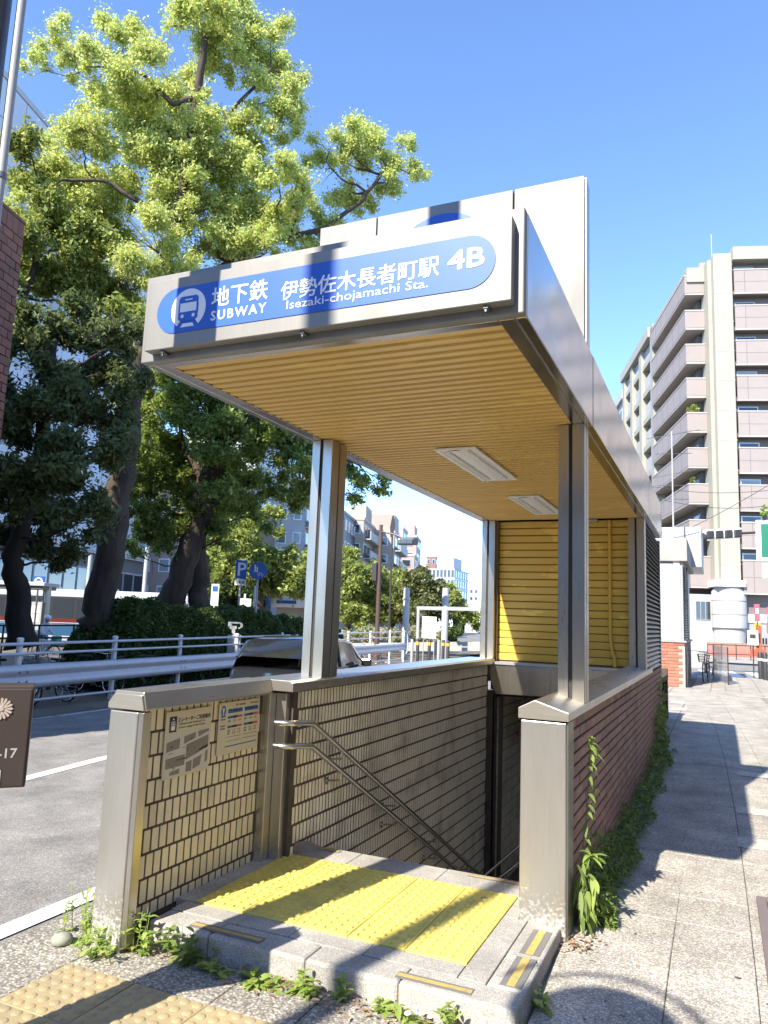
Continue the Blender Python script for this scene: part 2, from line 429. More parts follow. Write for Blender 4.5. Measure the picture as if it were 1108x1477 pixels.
# ------------------------------------------------------------------ mesh building helpers
class MB:
    """Collects shapes and links them as one mesh object."""
    def __init__(self):
        self.v, self.f, self.m = [], [], []

    def add(self, vs, fs, m=0):
        n = len(self.v)
        self.v.extend(tuple(p) for p in vs)
        self.f.extend(tuple(i + n for i in f) for f in fs)
        self.m.extend([m] * len(fs))
        return self

    def box(self, x0, x1, y0, y1, z0, z1, m=0):
        vs = [(x0, y0, z0), (x1, y0, z0), (x1, y1, z0), (x0, y1, z0), (x0, y0, z1), (x1, y0, z1), (x1, y1, z1), (x0, y1, z1)]
        return self.add(vs, [(3, 2, 1, 0), (4, 5, 6, 7), (0, 1, 5, 4), (1, 2, 6, 5), (2, 3, 7, 6), (3, 0, 4, 7)], m)

    def obox(self, c, hx, hy, hz, ax=(1, 0, 0), ay=(0, 1, 0), az=(0, 0, 1), m=0):
        c, ax, ay, az = Vector(c), Vector(ax), Vector(ay), Vector(az)
        vs = []
        for sz in (-1, 1):
            for sx, sy in ((-1, -1), (1, -1), (1, 1), (-1, 1)):
                vs.append(c + ax * (hx * sx) + ay * (hy * sy) + az * (hz * sz))
        return self.add(vs, [(3, 2, 1, 0), (4, 5, 6, 7), (0, 1, 5, 4), (1, 2, 6, 5), (2, 3, 7, 6), (3, 0, 4, 7)], m)

    def prism(self, poly, origin, u, v, w, depth, m=0):
        """poly: 2-D outline in the (u, v) plane at origin, extruded along w by depth."""
        o, u, v, w = Vector(origin), Vector(u), Vector(v), Vector(w)
        n = len(poly)
        a = [o + u * p[0] + v * p[1] for p in poly]
        b = [p + w * depth for p in a]
        fs = [tuple(range(n))[::-1], tuple(range(n, 2 * n))]
        fs += [(i, (i + 1) % n, n + (i + 1) % n, n + i) for i in range(n)]
        return self.add(a + b, fs, m)

    def tube(self, pts, r, n=8, m=0, r2=None, caps=True, flat=1.0):
        pts = [Vector(p) for p in pts]
        k = len(pts)
        base = len(self.v)
        prev = None
        for i, p in enumerate(pts):
            t = (pts[min(i + 1, k - 1)] - pts[max(i - 1, 0)])
            if t.length < 1e-9:
                t = Vector((0, 0, 1))
            t.normalize()
            if prev is None:
                a = Vector((0, 0, 1)) if abs(t.z) < 0.9 else Vector((1, 0, 0))
                x = t.cross(a).normalized()
            else:
                x = (prev - t * prev.dot(t))
                x = x.normalized() if x.length > 1e-6 else t.orthogonal().normalized()
            prev = x
            y = t.cross(x)
            rr = r if r2 is None else r + (r2 - r) * i / max(1, k - 1)
            if isinstance(r, (list, tuple)):
                rr = r[i]
            for j in range(n):
                a = 2 * math.pi * j / n
                self.v.append(tuple(p + x * (math.cos(a) * rr) + y * (math.sin(a) * rr * flat)))
        for i in range(k - 1):
            for j in range(n):
                a = base + i * n + j
                b = base + i * n + (j + 1) % n
                self.f.append((a, b, b + n, a + n))
                self.m.append(m)
        if caps:
            self.f.append(tuple(base + j for j in range(n))[::-1])
            self.f.append(tuple(base + (k - 1) * n + j for j in range(n)))
            self.m += [m, m]
        return self

    def lathe(self, prof, c, n=24, m=0, axis=(0, 0, 1)):
        """prof: (radius, height) list turned about the axis through c."""
        az = Vector(axis).normalized()
        ax = az.orthogonal().normalized()
        ay = az.cross(ax)
        c = Vector(c)
        base = len(self.v)
        for r, h in prof:
            for j in range(n):
                a = 2 * math.pi * j / n
                self.v.append(tuple(c + ax * (math.cos(a) * r) + ay * (math.sin(a) * r) + az * h))
        for i in range(len(prof) - 1):
            for j in range(n):
                a = base + i * n + j
                b = base + i * n + (j + 1) % n
                self.f.append((a, b, b + n, a + n))
                self.m.append(m)
        self.f.append(tuple(base + j for j in range(n))[::-1])
        self.f.append(tuple(base + (len(prof) - 1) * n + j for j in range(n)))
        self.m += [m, m]
        return self

    def sweep(self, prof, path, m=0, up=(0, 0, 1)):
        """Open 2-D profile (side offset, height) swept along a path."""
        up = Vector(up)
        path = [Vector(p) for p in path]
        base = len(self.v)
        n = len(prof)
        for i, p in enumerate(path):
            t = (path[min(i + 1, len(path) - 1)] - path[max(i - 1, 0)]).normalized()
            s = t.cross(up).normalized()
            for a, b in prof:
                self.v.append(tuple(p + s * a + up * b))
        for i in range(len(path) - 1):
            for j in range(n - 1):
                q = base + i * n + j
                self.f.append((q, q + 1, q + n + 1, q + n))
                self.m.append(m)
        return self

    def mesh(self, name, mats):
        me = bpy.data.meshes.new(name)
        me.from_pydata(self.v, [], self.f)
        if not isinstance(mats, (list, tuple)):
            mats = [mats]
        for mm in mats:
            me.materials.append(mm)
        if any(self.m):
            me.polygons.foreach_set('material_index', self.m)
        me.update()
        return me

    def build(self, name, mats, parent=None, smooth=False, bevel=0.0, bseg=2, solid=0.0, angle=40):
        me = self.mesh(name, mats)
        return link(name, me, parent, smooth, bevel, bseg, solid, angle)

def link(name, me, parent=None, smooth=False, bevel=0.0, bseg=2, solid=0.0, angle=40):
    o = bpy.data.objects.new(name, me)
    COL.objects.link(o)
    if parent is not None:
        set_parent(o, parent)
    if smooth:
        me.shade_smooth()
        me.set_sharp_from_angle(angle=rad(angle))
    if solid:
        md = o.modifiers.new('solidify', 'SOLIDIFY')
        md.thickness = solid
        md.offset = 0
    if bevel:
        md = o.modifiers.new('bevel', 'BEVEL')
        md.width = bevel
        md.segments = bseg
        md.limit_method = 'ANGLE'
        md.angle_limit = rad(40)
    return o

def world_of(o):
    if o.parent is None:
        return o.matrix_basis.copy()
    return world_of(o.parent) @ o.matrix_parent_inverse @ o.matrix_basis

def set_parent(o, parent):
    o.parent = parent
    o.matrix_parent_inverse = world_of(parent).inverted()

def tag(o, label=None, cat=None, group=None, kind=None):
    if label:
        o['label'] = label
    if cat:
        o['category'] = cat
    if group:
        o['group'] = group
    if kind:
        o['kind'] = kind
    return o

def thing(name, label, cat, loc=(0, 0, 0), group=None):
    o = bpy.data.objects.new(name, None)
    COL.objects.link(o)
    o.location = loc
    o.empty_display_size = 0.1
    return tag(o, label, cat, group)

def structure(o):
    o['kind'] = 'structure'
    return o

def stuff(o):
    o['kind'] = 'stuff'
    return o

def copy_tree(o, parent=None):
    c = o.copy()
    COL.objects.link(c)
    if parent is not None:
        inv = o.matrix_parent_inverse.copy()
        c.parent = parent
        c.matrix_parent_inverse = inv
    for ch in list(o.children):
        copy_tree(ch, c)
    return c

_bvl = {}
def unit_block(key, hx, hy, hz, b, material):
    """Bevelled block mesh centred on the origin, shared by alike pieces."""
    bm = bmesh.new()
    bmesh.ops.create_cube(bm, size=1.0)
    for v in bm.verts:
        v.co = (v.co.x * 2 * hx, v.co.y * 2 * hy, v.co.z * 2 * hz)
    bmesh.ops.bevel(bm, geom=list(bm.edges), offset=b, segments=1, affect='EDGES')
    me = bpy.data.meshes.new(key)
    bm.to_mesh(me)
    bm.free()
    me.materials.append(material)
    return me

def piece(name, me, parent, loc, scale=(1, 1, 1), rot=(0, 0, 0)):
    o = bpy.data.objects.new(name, me)
    COL.objects.link(o)
    o.location = loc
    o.scale = scale
    o.rotation_euler = rot
    set_parent(o, parent)
    return o

def lettering(text, material, origin, u, v, w, width=None, height=None, depth=0.002, bold=0.0, parent=None, name='lettering', res=2, spacing=1.0):
    """Raised letters: lower-left corner at origin, reading along u, upright along v, standing out along w."""
    cu = bpy.data.curves.new('text', 'FONT')
    cu.body = text
    cu.size = 1.0
    cu.resolution_u = res
    cu.space_character = spacing
    cu.extrude = 0.05
    ob = bpy.data.objects.new('text', cu)
    COL.objects.link(ob)
    dg = bpy.context.evaluated_depsgraph_get()
    me = bpy.data.meshes.new_from_object(ob.evaluated_get(dg))
    bpy.data.objects.remove(ob)
    bpy.data.curves.remove(cu)
    n = len(me.vertices)
    co = np.empty(n * 3)
    me.vertices.foreach_get('co', co)
    co = co.reshape(-1, 3)
    lo, hi = co.min(0), co.max(0)
    sx = width / (hi[0] - lo[0]) if width else None
    sy = height / (hi[1] - lo[1]) if height else None
    sx = sx or sy
    sy = sy or sx
    U, V, W = (np.array(Vector(a).normalized()) for a in (u, v, w))
    q = np.array(origin)[None] + ((co[:, 0] - lo[0]) * sx)[:, None] * U + ((co[:, 1] - lo[1]) * sy)[:, None] * V + ((co[:, 2] - lo[2]) / (hi[2] - lo[2]) * depth)[:, None] * W
    if bold > 0:
        fs = [tuple(f.vertices) for f in me.polygons]
        h = height or (hi[1] - lo[1]) * sy
        q0, all_v, all_f = q, [], []
        for i_, (du, dv) in enumerate(((0, 0), (1, 0), (-1, 0), (0, 1), (0, -1), (.7, .7), (-.7, -.7), (.7, -.7), (-.7, .7))):
            all_v.append(q0 + U * (du * bold * h) + V * (dv * bold * h) - W * (0.000035 * i_))
            all_f += [tuple(k + n * i_ for k in f) for f in fs]
        me = bpy.data.meshes.new('lettering')
        me.from_pydata(np.concatenate(all_v).tolist(), [], all_f)
        q = np.concatenate(all_v)
    me.vertices.foreach_set('co', q.ravel())
    me.materials.clear()
    me.materials.append(material)
    me.update()
    return link(name, me, parent)

def circle2(cx, cy, r, n=32, a0=0.0, a1=2 * math.pi, ry=None):
    ry = r if ry is None else ry
    full = abs(a1 - a0 - 2 * math.pi) < 1e-6
    k = n if full else n + 1
    return [(cx + r * math.cos(a0 + (a1 - a0) * i / n), cy + ry * math.sin(a0 + (a1 - a0) * i / n)) for i in range(k)]

def ring(mb, cx, cy, r0, r1, origin, u, v, w, depth, a0=0.0, a1=2 * math.pi, n=40, m=0):
    p = circle2(cx, cy, r1, n, a0, a1)
    q = circle2(cx, cy, r0, n, a0, a1)
    k = len(p)
    for i in range(k - 1 if len(p) == n + 1 else k):
        j = (i + 1) % k
        mb.prism([q[i], p[i], p[j], q[j]], origin, u, v, w, depth, m)

X3, Y3, Z3 = (1, 0, 0), (0, 1, 0), (0, 0, 1)

# ------------------------------------------------------------------ foliage helpers
def leaf_cloud(name, pts, size, material, parent=None, aspect=0.5, upbias=0.35, jitter=0.45, facing=None):
    """One mesh of many leaf-sized faces at the given points."""
    n = len(pts)
    nr = RNG.normal(size=(n, 3))
    nr[:, 2] += upbias * 2
    if facing is not None:
        nr += np.array(facing) * 0.6
    nr /= np.linalg.norm(nr, axis=1)[:, None] + 1e-9
    t = RNG.normal(size=(n, 3))
    t -= (t * nr).sum(1)[:, None] * nr
    t /= np.linalg.norm(t, axis=1)[:, None] + 1e-9
    b = np.cross(nr, t)
    s = size * (1 + jitter * RNG.normal(size=n)).clip(0.4, 1.9)
    L = (s)[:, None] * t
    Wd = (s * aspect * 0.5)[:, None] * b
    bend = (s * 0.12)[:, None] * nr
    v = np.empty((n, 4, 3))
    v[:, 0] = pts - L * 0.5
    v[:, 1] = pts + Wd + bend - L * 0.05
    v[:, 2] = pts + L * 0.5
    v[:, 3] = pts - Wd + bend - L * 0.05
    me = bpy.data.meshes.new(name)
    me.vertices.add(n * 4)
    me.vertices.foreach_set('co', v.ravel())
    me.loops.add(n * 4)
    me.loops.foreach_set('vertex_index', np.arange(n * 4, dtype=np.int32))
    me.polygons.add(n)
    me.polygons.foreach_set('loop_start', np.arange(0, n * 4, 4, dtype=np.int32))
    try:
        me.polygons.foreach_set('loop_total', np.full(n, 4, dtype=np.int32))
    except Exception:
        pass
    me.materials.append(material)
    me.update(calc_edges=True)
    return stuff(link(name, me, parent))

def blob_points(blobs, n, spray=9, spread=0.16, shell=0.55, squash=0.8, clump=0.36):
    """Points in leaf sprays: every (x, y, z, r) blob is broken into small clumps with gaps between them."""
    C_ = []
    for bx, by, bz, br in blobs:
        k = max(4, int(9 * (br / max(0.5, spread * 4.5)) ** 1.6))
        k = min(k, 34)
        d = RNG.normal(size=(k, 3))
        d /= np.linalg.norm(d, axis=1)[:, None]
        rad_ = RNG.uniform(0.25, 1.08, k) ** 0.6 * br
        cc = np.array([bx, by, bz]) + d * rad_[:, None] * np.array([1, 1, squash])
        cr = br * clump * RNG.uniform(0.55, 1.25, k) * (9 / k) ** 0.2
        C_.append(np.column_stack([cc, cr]))
    C_ = np.concatenate(C_)
    w = C_[:, 3] ** 2
    w /= w.sum()
    ns = max(1, n // spray)
    k = RNG.choice(len(C_), size=ns, p=w)
    d = RNG.normal(size=(ns, 3))
    d /= np.linalg.norm(d, axis=1)[:, None]
    r = np.abs(RNG.normal(size=ns)) * 0.62
    c = C_[k, :3] + d * (r * C_[k, 3])[:, None] * np.array([1, 1, 0.66])
    tw = d + np.array([0, 0, 0.5]) + RNG.normal(size=(ns, 3)) * 0.5
    tw /= np.linalg.norm(tw, axis=1)[:, None]
    s_ = np.tile(np.linspace(-0.6, 0.9, spray), ns)[:, None]
    p = np.repeat(c, spray, axis=0) + np.repeat(tw, spray, axis=0) * s_ * spread * 1.1 + RNG.normal(size=(ns * spray, 3)) * (spread * 0.36)
    return p

def tree(name, label, trunks, blobs, n, size, lmat, bark, group=None, spray=9, spread=0.16, aspect=0.5, limbs=True, shell=0.55, upbias=0.35, limb_r=0.05, squash=0.8):
    base = trunks[0][0][0]
    t = thing(name, label, 'tree', base, group)
    nodes = []
    for pts, r0, r1 in trunks:
        P_ = [Vector(p) for p in pts]
        fine = []
        for i in range(len(P_) - 1):
            for k in range(4):
                fine.append(P_[i].lerp(P_[i + 1], k / 4))
        fine.append(P_[-1])
        for i in range(1, len(fine) - 1):
            fine[i] = fine[i] + Vector(RNG.normal(size=3)) * r0 * 0.10
        rr = [r0 + (r1 - r0) * (i / (len(fine) - 1)) ** 0.8 for i in range(len(fine))]
        rr[0] *= 1.3
        mb = MB().tube(fine, rr, 12)
        mb.build('trunk', bark, t, smooth=True, angle=180)
        nodes += list(zip(fine, rr))
    if limbs:
        for bx, by, bz, br in blobs:
            c = Vector((bx, by, bz))
            best, bd, brr = None, 1e9, 0
            for p, r in nodes:
                dd = (p - c).length + (0.9 * max(0, p.z - c.z + 0.3))
                if dd < bd:
                    best, bd, brr = p, dd, r
            if (best - c).length < 0.4:
                continue
            mid = best.lerp(c, 0.5) + Vector((RNG.normal() * 0.15, RNG.normal() * 0.15, -0.12 * (best - c).length))
            pts = []
            for k in range(7):
                s = k / 6
                q = best * (1 - s) ** 2 + mid * (2 * s * (1 - s)) + c * (s * s)
                pts.append(q + Vector(RNG.normal(size=3)) * 0.05 * (best - c).length * 0.4 * (0 < k < 6))
            ra = min(brr * 0.7, max(limb_r * 0.7, br * 0.042))
            mb = MB().tube(pts, ra, 6, r2=ra * 0.3)
            for _ in range(5):
                d = Vector(RNG.normal(size=3)).normalized() * br * 0.9
                s0 = pts[4].lerp(pts[6], RNG.random())
                mb.tube([s0, s0 + d * 0.5 + Vector((0, 0, 0.1 * br)), s0 + d], ra * 0.32, 5, r2=ra * 0.1)
            mb.build('limb', bark, t, smooth=True, angle=180)
    pts = blob_points(blobs, n, spray, spread, shell, squash)
    leaf_cloud('crown', pts, size, lmat, t, aspect, upbias)
    return t

def blade(mb, base, d, length, width, droop=0.3, seg=4, m=0, fold=0.15):
    """One pointed leaf, arching over."""
    base, d = Vector(base), Vector(d).normalized()
    side = d.cross(Vector((0, 0, 1)))
    side = side.normalized() if side.length > 1e-3 else Vector((1, 0, 0))
    vs, fs = [], []
    for i in range(seg + 1):
        s = i / seg
        p = base + d * (length * s) + Vector((0, 0, -droop * length * s * s))
        w = width * 0.5 * (math.sin(math.pi * min(0.98, 0.12 + 0.88 * s)) ** 0.8)
        upv = Vector((0, 0, fold * w))
        vs += [p - side * w + upv, p, p + side * w + upv]
    for i in range(seg):
        a = i * 3
        fs += [(a, a + 1, a + 4, a + 3), (a + 1, a + 2, a + 5, a + 4)]
    mb.add(vs, fs, m)

def weed(label, base, h, spread_, n, lw, material, group='weeds growing along the entrance step', upright=0.5, name='weed_clump'):
    t = thing(name, label, 'weed', base, group)
    for s in range(max(1, n // 9)):
        mb = MB()
        ox, oy = random.uniform(-1, 1) * spread_ * 0.5, random.uniform(-1, 1) * spread_ * 0.28
        hh = h * random.uniform(0.5, 1.1)
        top = Vector((base[0] + ox + random.uniform(-1, 1) * 0.03, base[1] + oy + random.uniform(-1, 1) * 0.02, base[2] + hh))
        b0 = Vector((base[0] + ox, base[1] + oy, base[2]))
        if hh > 0.07:
            mb.tube([b0, b0.lerp(top, 0.5) + Vector((random.uniform(-.01, .01), 0, 0)), top], 0.0025, 5, r2=0.0012)
        for k in range(9):
            f = random.random() ** (1.0 if hh > 0.07 else 3)
            p = b0.lerp(top, f * 0.95)
            a = random.uniform(0, 2 * math.pi)
            el = random.uniform(0.15, 0.9) * upright * 2
            ln = lw * random.uniform(0.7, 1.4) * (1.15 - 0.5 * f)
            blade(mb, p, (math.cos(a), math.sin(a), el), ln, ln * random.uniform(0.28, 0.45), random.uniform(0.2, 0.55))
        mb.build('leaf_spray', material, t, smooth=True, angle=180)
    return t

# ------------------------------------------------------------------ ground, road, pavement
def Hs(x, y):
    """Height of the pavement: level beside the brick wall, dipping a little in front of the step."""
    t = max(0.0, min(1.0, (4.35 - y) / 1.0))
    return -0.05 * t * t * (3 - 2 * t)

def Hr(x, y):
    """Height of the road and park: falls away across and along."""
    return max(-0.085 - 0.026 * max(0.0, min(9.0, -3.3 - x)) - 0.016 * max(0.0, y - 10), -1.4)

def sheet(name, xs, ys, h, material, kind='structure'):
    vs = [(x, y, h(x, y)) for y in ys for x in xs]
    n = len(xs)
    fs = [(j * n + i, j * n + i + 1, (j + 1) * n + i + 1, (j + 1) * n + i) for j in range(len(ys) - 1) for i in range(n - 1)]
    o = MB().add(vs, fs).build(name, material)
    o['kind'] = kind
    return o

def frange(a, b, n):
    return [a + (b - a) * i / n for i in range(n + 1)]

sheet('ground', [-1500, 1500], [-1500, 1500], lambda x, y: -1.6, M['ground'])
sheet('road', frange(-14.0, -2.89, 14) , frange(-20, 70, 45), Hr, M['asphalt'])
def guard_x(y):
    return -11.6 - 0.1704 * (y - 10)
# park on the far side of the guardrail
ys = frange(-20, 110, 52)
vs, fs = [], []
for y in ys:
    gx = guard_x(y) + 0.9
    for k, dx in enumerate((0, -4, -9, -20, -60)):
        vs.append((gx + dx, y, Hr(gx + dx, y) + 0.02 * (1 if k else 0.4)))
for j in range(len(ys) - 1):
    for i in range(4):
        fs.append((j * 5 + i + 1, j * 5 + i, (j + 1) * 5 + i, (j + 1) * 5 + i + 1))
park = structure(MB().add(vs, fs).build('park_ground', M['earth']))
sheet('side_road', [-14, -3, 2, 30], frange(31, 46, 5), lambda x, y: -0.115 if x > -3.5 else Hr(x, y) + 0.01, M['asphalt'])
sheet('far_pavement', [-14, -3, 2, 30], frange(46, 70, 4), lambda x, y: -0.02 if x > -3.5 else Hr(x, y) + 0.02, M['paver'])

def line_strip(name, pts, w, h, material):
    vs = []
    for i, p in enumerate(pts):
        q = pts[min(i + 1, len(pts) - 1)]
        r = pts[max(i - 1, 0)]
        t = Vector((q[0] - r[0], q[1] - r[1], 0)).normalized()
        s = Vector((t.y, -t.x, 0))
        for k in (-0.5, 0.5):
            x, y = p[0] + s.x * w * k, p[1] + s.y * w * k
            vs.append((x, y, h(x, y) + 0.005))
    fs = [(2 * i, 2 * i + 1, 2 * i + 3, 2 * i + 2) for i in range(len(pts) - 1)]
    return structure(MB().add(vs, fs).build(name, material))

line_strip('road_edge_line', [(-3.46, y) for y in frange(-10, 4, 14)] + [(-3.46 - 0.14 * (y - 4), y) for y in frange(4.5, 30, 20)], 0.15, Hr, M['line'])
line_strip('lane_line', [(-6.456, 4.899, -0.16)[:2], (-6.612, 5.903, -0.16)[:2], (-6.807, 7.209, -0.17)[:2], (-6.9, 9.6)], 0.17, Hr, M['line'])
line_strip('road_shoulder_line', [(-10.92, 8.372, -0.25)[:2], (-10.598, 9.493, -0.25)[:2], (-10.706, 11.048, -0.25)[:2], (-12.3, 20), (-14, 30)], 0.18, Hr, M['line_worn'])
for k, (x0, x1, y) in enumerate([(-10.9, -10.6, 8.8)]):
    line_strip('parking_mark', [(x0, y), (x1, y + 0.5)], 0.2, Hr, M['line_worn'])
for k in range(8):
    x0 = -2.2 + k * 0.95
    line_strip('crossing_stripe', [(x0, 33.2), (x0 - 0.4, 37.5)], 0.5, lambda x, y: -0.113, M['line'])
line_strip('stop_line', [(-3, 31.9), (6, 32.4)], 0.4, lambda x, y: -0.113, M['line'])

# pavement: bed, then slabs with sandy joints
bed = MB()
xs = frange(-3.28, 3.6, 14)
yy = frange(-6, 31, 74)
vs = [(x, y, Hs(x, y) - 0.022) for y in yy for x in xs]
n = len(xs)
fs = [(j * n + i, j * n + i + 1, (j + 1) * n + i + 1, (j + 1) * n + i) for j in range(len(yy) - 1) for i in range(n - 1)
      if not (-2.7 < xs[i] + 0.2 < -1.0 and yy[j] > 4.4 and yy[j] < 11.0)]
pavement = structure(bed.add(vs, fs).build('pavement', M['joint']))
# edge of the bed down to the road
kb = MB()
for j in range(len(yy) - 1):
    kb.add([(-3.281, yy[j], Hs(0, yy[j]) - 0.02), (-3.281, yy[j + 1], Hs(0, yy[j + 1]) - 0.02), (-3.281, yy[j + 1], -0.4), (-3.281, yy[j], -0.4)], [(0, 1, 2, 3)])
kb.build('edge_face', M['concrete'], pavement)

def slab(x0, x1, y0, y1, material, g=0.0018, name='paving_slab', skew=None, lift=0.0, drop=0.03):
    """One paving slab, its top following the pavement, its joint recessed all round."""
    dz = random.uniform(-0.0025, 0.0015) + lift
    c = [(x0 + g, y0 + g), (x1 - g, y0 + g), (x1 - g, y1 - g), (x0 + g, y1 - g)]
    if skew:
        c = [(x + skew(y), y) for x, y in c]
    b = 0.004
    ins = [(c[0][0] + b, c[0][1] + b), (c[1][0] - b, c[1][1] + b), (c[2][0] - b, c[2][1] - b), (c[3][0] + b, c[3][1] - b)]
    vs = [(x, y, Hs(x, y) - drop) for x, y in c] + [(x, y, Hs(x, y) + dz - 0.003) for x, y in c] + [(x, y, Hs(x, y) + dz) for x, y in ins]
    fs = [(8, 9, 10, 11)]
    for k in range(4):
        q = (k + 1) % 4
        fs += [(k, q, 4 + q, 4 + k), (4 + k, 4 + q, 8 + q, 8 + k)]
    o = MB().add(vs, fs).build(name, material)
    set_parent(o, pavement)
    return o

bend = lambda y: -0.0022 * max(0.0, y - 4) ** 2 if y < 14 else -0.22 - 0.052 * (y - 14)
cols = [-0.76, -0.26, 0.12, 0.52, 1.0, 1.5]
y = 2.0
row = 0
while y < 22:
    L = 0.46 if y < 10 else 0.9
    for i in range(len(cols) - 1):
        if y < 3.0 and i == 0:
            pass
        slab(cols[i] + (0.0 if i else 0.012), cols[i + 1], y, y + L, M['paver'], skew=(lambda q, i=i: 0.0 if i == 0 and q < 12 else bend(q)) if i else None)
    y += L
    row += 1
for i in range(5):
    for y in range(4):
        slab(cols[i] if i else -0.76, cols[i + 1], 22 + y * 2.2, 24.2 + y * 2.2, M['paver'], g=0.006)
for y in range(12):
    for x in range(4):
        slab(-2.75 + 0.5 * x, -2.25 + 0.5 * x, 11.7 + y, 12.7 + y, M['paver'], g=0.005)
# coarse pavers in front of the step, and the old warning tiles let into them
xe = [-3.28, -2.83, -2.43, -2.03, -1.63, -1.23, -0.76]
for i in range(len(xe) - 1):
    slab(xe[i], xe[i + 1], 2.89, 3.222, M['paver_coarse'])
    if i in (0, 5):
        for k in range(3):
            slab(xe[i], xe[i + 1], 2.89 - 0.4 * (k + 1), 2.89 - 0.4 * k, M['paver_coarse'])
for k, (a, b_) in enumerate([(3.222, 3.62), (3.62, 4.02), (4.02, 4.4)]):
    slab(-3.28, -2.9, a, b_, M['paver_coarse'])
    slab(-0.775, -0.74, a, b_, M['paver'])

def warning_tile_mesh(key, size, nd, r0, r1, h, th, material):
    """Square paving tile with rows of truncated domes."""
    mb = MB()
    s = size / 2 - 0.002
    b = 0.003
    mb.add([(-s, -s, -th), (s, -s, -th), (s, s, -th), (-s, s, -th), (-s, -s, -b), (s, -s, -b), (s, s, -b), (-s, s, -b), (-s + b, -s + b, 0), (s - b, -s + b, 0), (s - b, s - b, 0), (-s + b, s - b, 0)],
           [(8, 9, 10, 11)] + [f for k in range(4) for f in ((k, (k + 1) % 4, 4 + (k + 1) % 4, 4 + k), (4 + k, 4 + (k + 1) % 4, 8 + (k + 1) % 4, 8 + k))])
    st = size / nd
    for i in range(nd):
        for j in range(nd):
            cx, cy = -size / 2 + st * (i + 0.5), -size / 2 + st * (j + 0.5)
            vs = []
            for (r, z) in ((r0, 0.0003), ((r0 + r1) / 2 + 0.001, h * 0.7), (r1, h)):
                vs += [(cx + r * math.cos(2 * math.pi * k / 10), cy + r * math.sin(2 * math.pi * k / 10), z) for k in range(10)]
            fs = [tuple(range(20, 30))]
            for q in range(2):
                fs += [(q * 10 + k, q * 10 + (k + 1) % 10, q * 10 + 10 + (k + 1) % 10, q * 10 + 10 + k) for k in range(10)]
            mb.add(vs, fs)
    me = mb.mesh(key, material)
    me.shade_smooth()
    me.set_sharp_from_angle(angle=rad(35))
    return me

old_me = warning_tile_mesh('old_warning_tile', 0.4, 6, 0.024, 0.013, 0.006, 0.03, M['tactile_old'])
old = thing('tactile_paving', 'worn pale yellow tactile paving set into the pavement before the granite step', 'tactile paving', (-2.0, 2.7, -0.05))
for i in range(4):
    for k in range(3):
        x, y = -2.63 + 0.4 * i, 2.69 - 0.4 * k
        piece('warning_tile', old_me, old, (x, y, Hs(x, y) + random.uniform(-0.002, 0.002)), rot=(random.uniform(-.004, .004), random.uniform(-.004, .004), 0))

gum = MB()
for k in range(70):
    x, y = random.uniform(-0.70, 1.2), 2.3 + 9 * random.random() ** 1.4
    gum.prism(circle2(x, y, random.uniform(0.006, 0.016), 8, ry=random.uniform(0.005, 0.013)), (0, 0, Hs(x, y) + 0.0012), X3, Y3, Z3, 0.0015)
M['gum'] = mat('old_gum', (0.12, 0.11, 0.1), 0.9)
gs0 = gum.build('gum_spot', M['gum'])
gs0['kind'] = 'stuff'
set_parent(gs0, pavement)
# worn white patches on the pavement by the wall
for (u0, u1, yc, wd) in [(0.15, 0.46, 9.9, 0.16), (0.10, 0.48, 7.9, 0.14), (0.09, 0.45, 6.72, 0.16), (-0.95, -0.66, 17.0, 0.25), (-1.05, -0.72, 18.6, 0.25)]:
    structure(MB().add([(u0, yc - wd, 0.004), (u1, yc - wd, 0.004), (u1, yc + wd, 0.004), (u0, yc + wd, 0.004)], [(0, 1, 2, 3)]).build('pavement_marking', M['line_worn']))

# ------------------------------------------------------------------ entrance platform with its granite kerbs
plat = thing('entrance_platform', 'low grey granite platform at the head of the subway stairs', 'step', (-1.7, 4.0, 0.0))
MB().box(-2.66, -0.80, 3.24, 4.70, -0.4, 0.045).build('bedding', M['joint'], plat)
def gran(x0, x1, y0, y1, name='granite_slab', z1=0.06, z0=-0.2, b=0.008):
    MB().box(x0 + 0.0015, x1 - 0.0015, y0 + 0.0015, y1 - 0.0015, z0, z1 + random.uniform(-.0012, .0008)).build(name, M['granite'], plat, bevel=b)
for a, b_ in ((-2.665, -2.30), (-2.30, -1.76), (-1.76, -1.30), (-1.30, -0.785)):
    gran(a, b_, 3.227, 3.40, 'kerb_stone', b=0.014)
for a, b_ in ((-2.665, -2.25), (-2.25, -1.95), (-1.95, -1.55), (-1.55, -1.09)):
    gran(a, b_, 3.40, 3.528, 'granite_slab', b=0.003)
gran(-1.088, -0.96, 3.40, 4.18, b=0.003)
gran(-1.088, -1.01, 4.18, 4.49, b=0.003)
gran(-0.96, -0.785, 3.40, 3.72, 'kerb_stone', b=0.012)
gran(-0.96, -0.785, 3.72, 4.18, 'kerb_stone', b=0.012)
gran(-2.74, -2.614, 3.53, 4.49, b=0.003)
for a, b_ in ((-2.68, -2.2), (-2.2, -1.6), (-1.6, -1.01)):
    gran(a, b_, 4.495, 4.76, 'nosing_stone', b=0.006)
def grip(x0, x1, y0, y1, along='x'):
    g = MB().box(x0, x1, y0, y1, 0.0605, 0.0632).build('grip_strip', M['strip_dark'], plat)
    if along == 'x':
        w = (y1 - y0) * 0.2
        MB().box(x0 + .004, x1 - .004, (y0 + y1) / 2 - w, (y0 + y1) / 2 + w, 0.0634, 0.0650).build('yellow_inlay', M['strip_yellow'], g)
    else:
        w = (x1 - x0) * 0.19
        MB().box((x0 + x1) / 2 - w, (x0 + x1) / 2 + w, y0 + .004, y1 - .004, 0.0634, 0.0650).build('yellow_inlay', M['strip_yellow'], g)
grip(-2.44, -2.03, 3.262, 3.322)
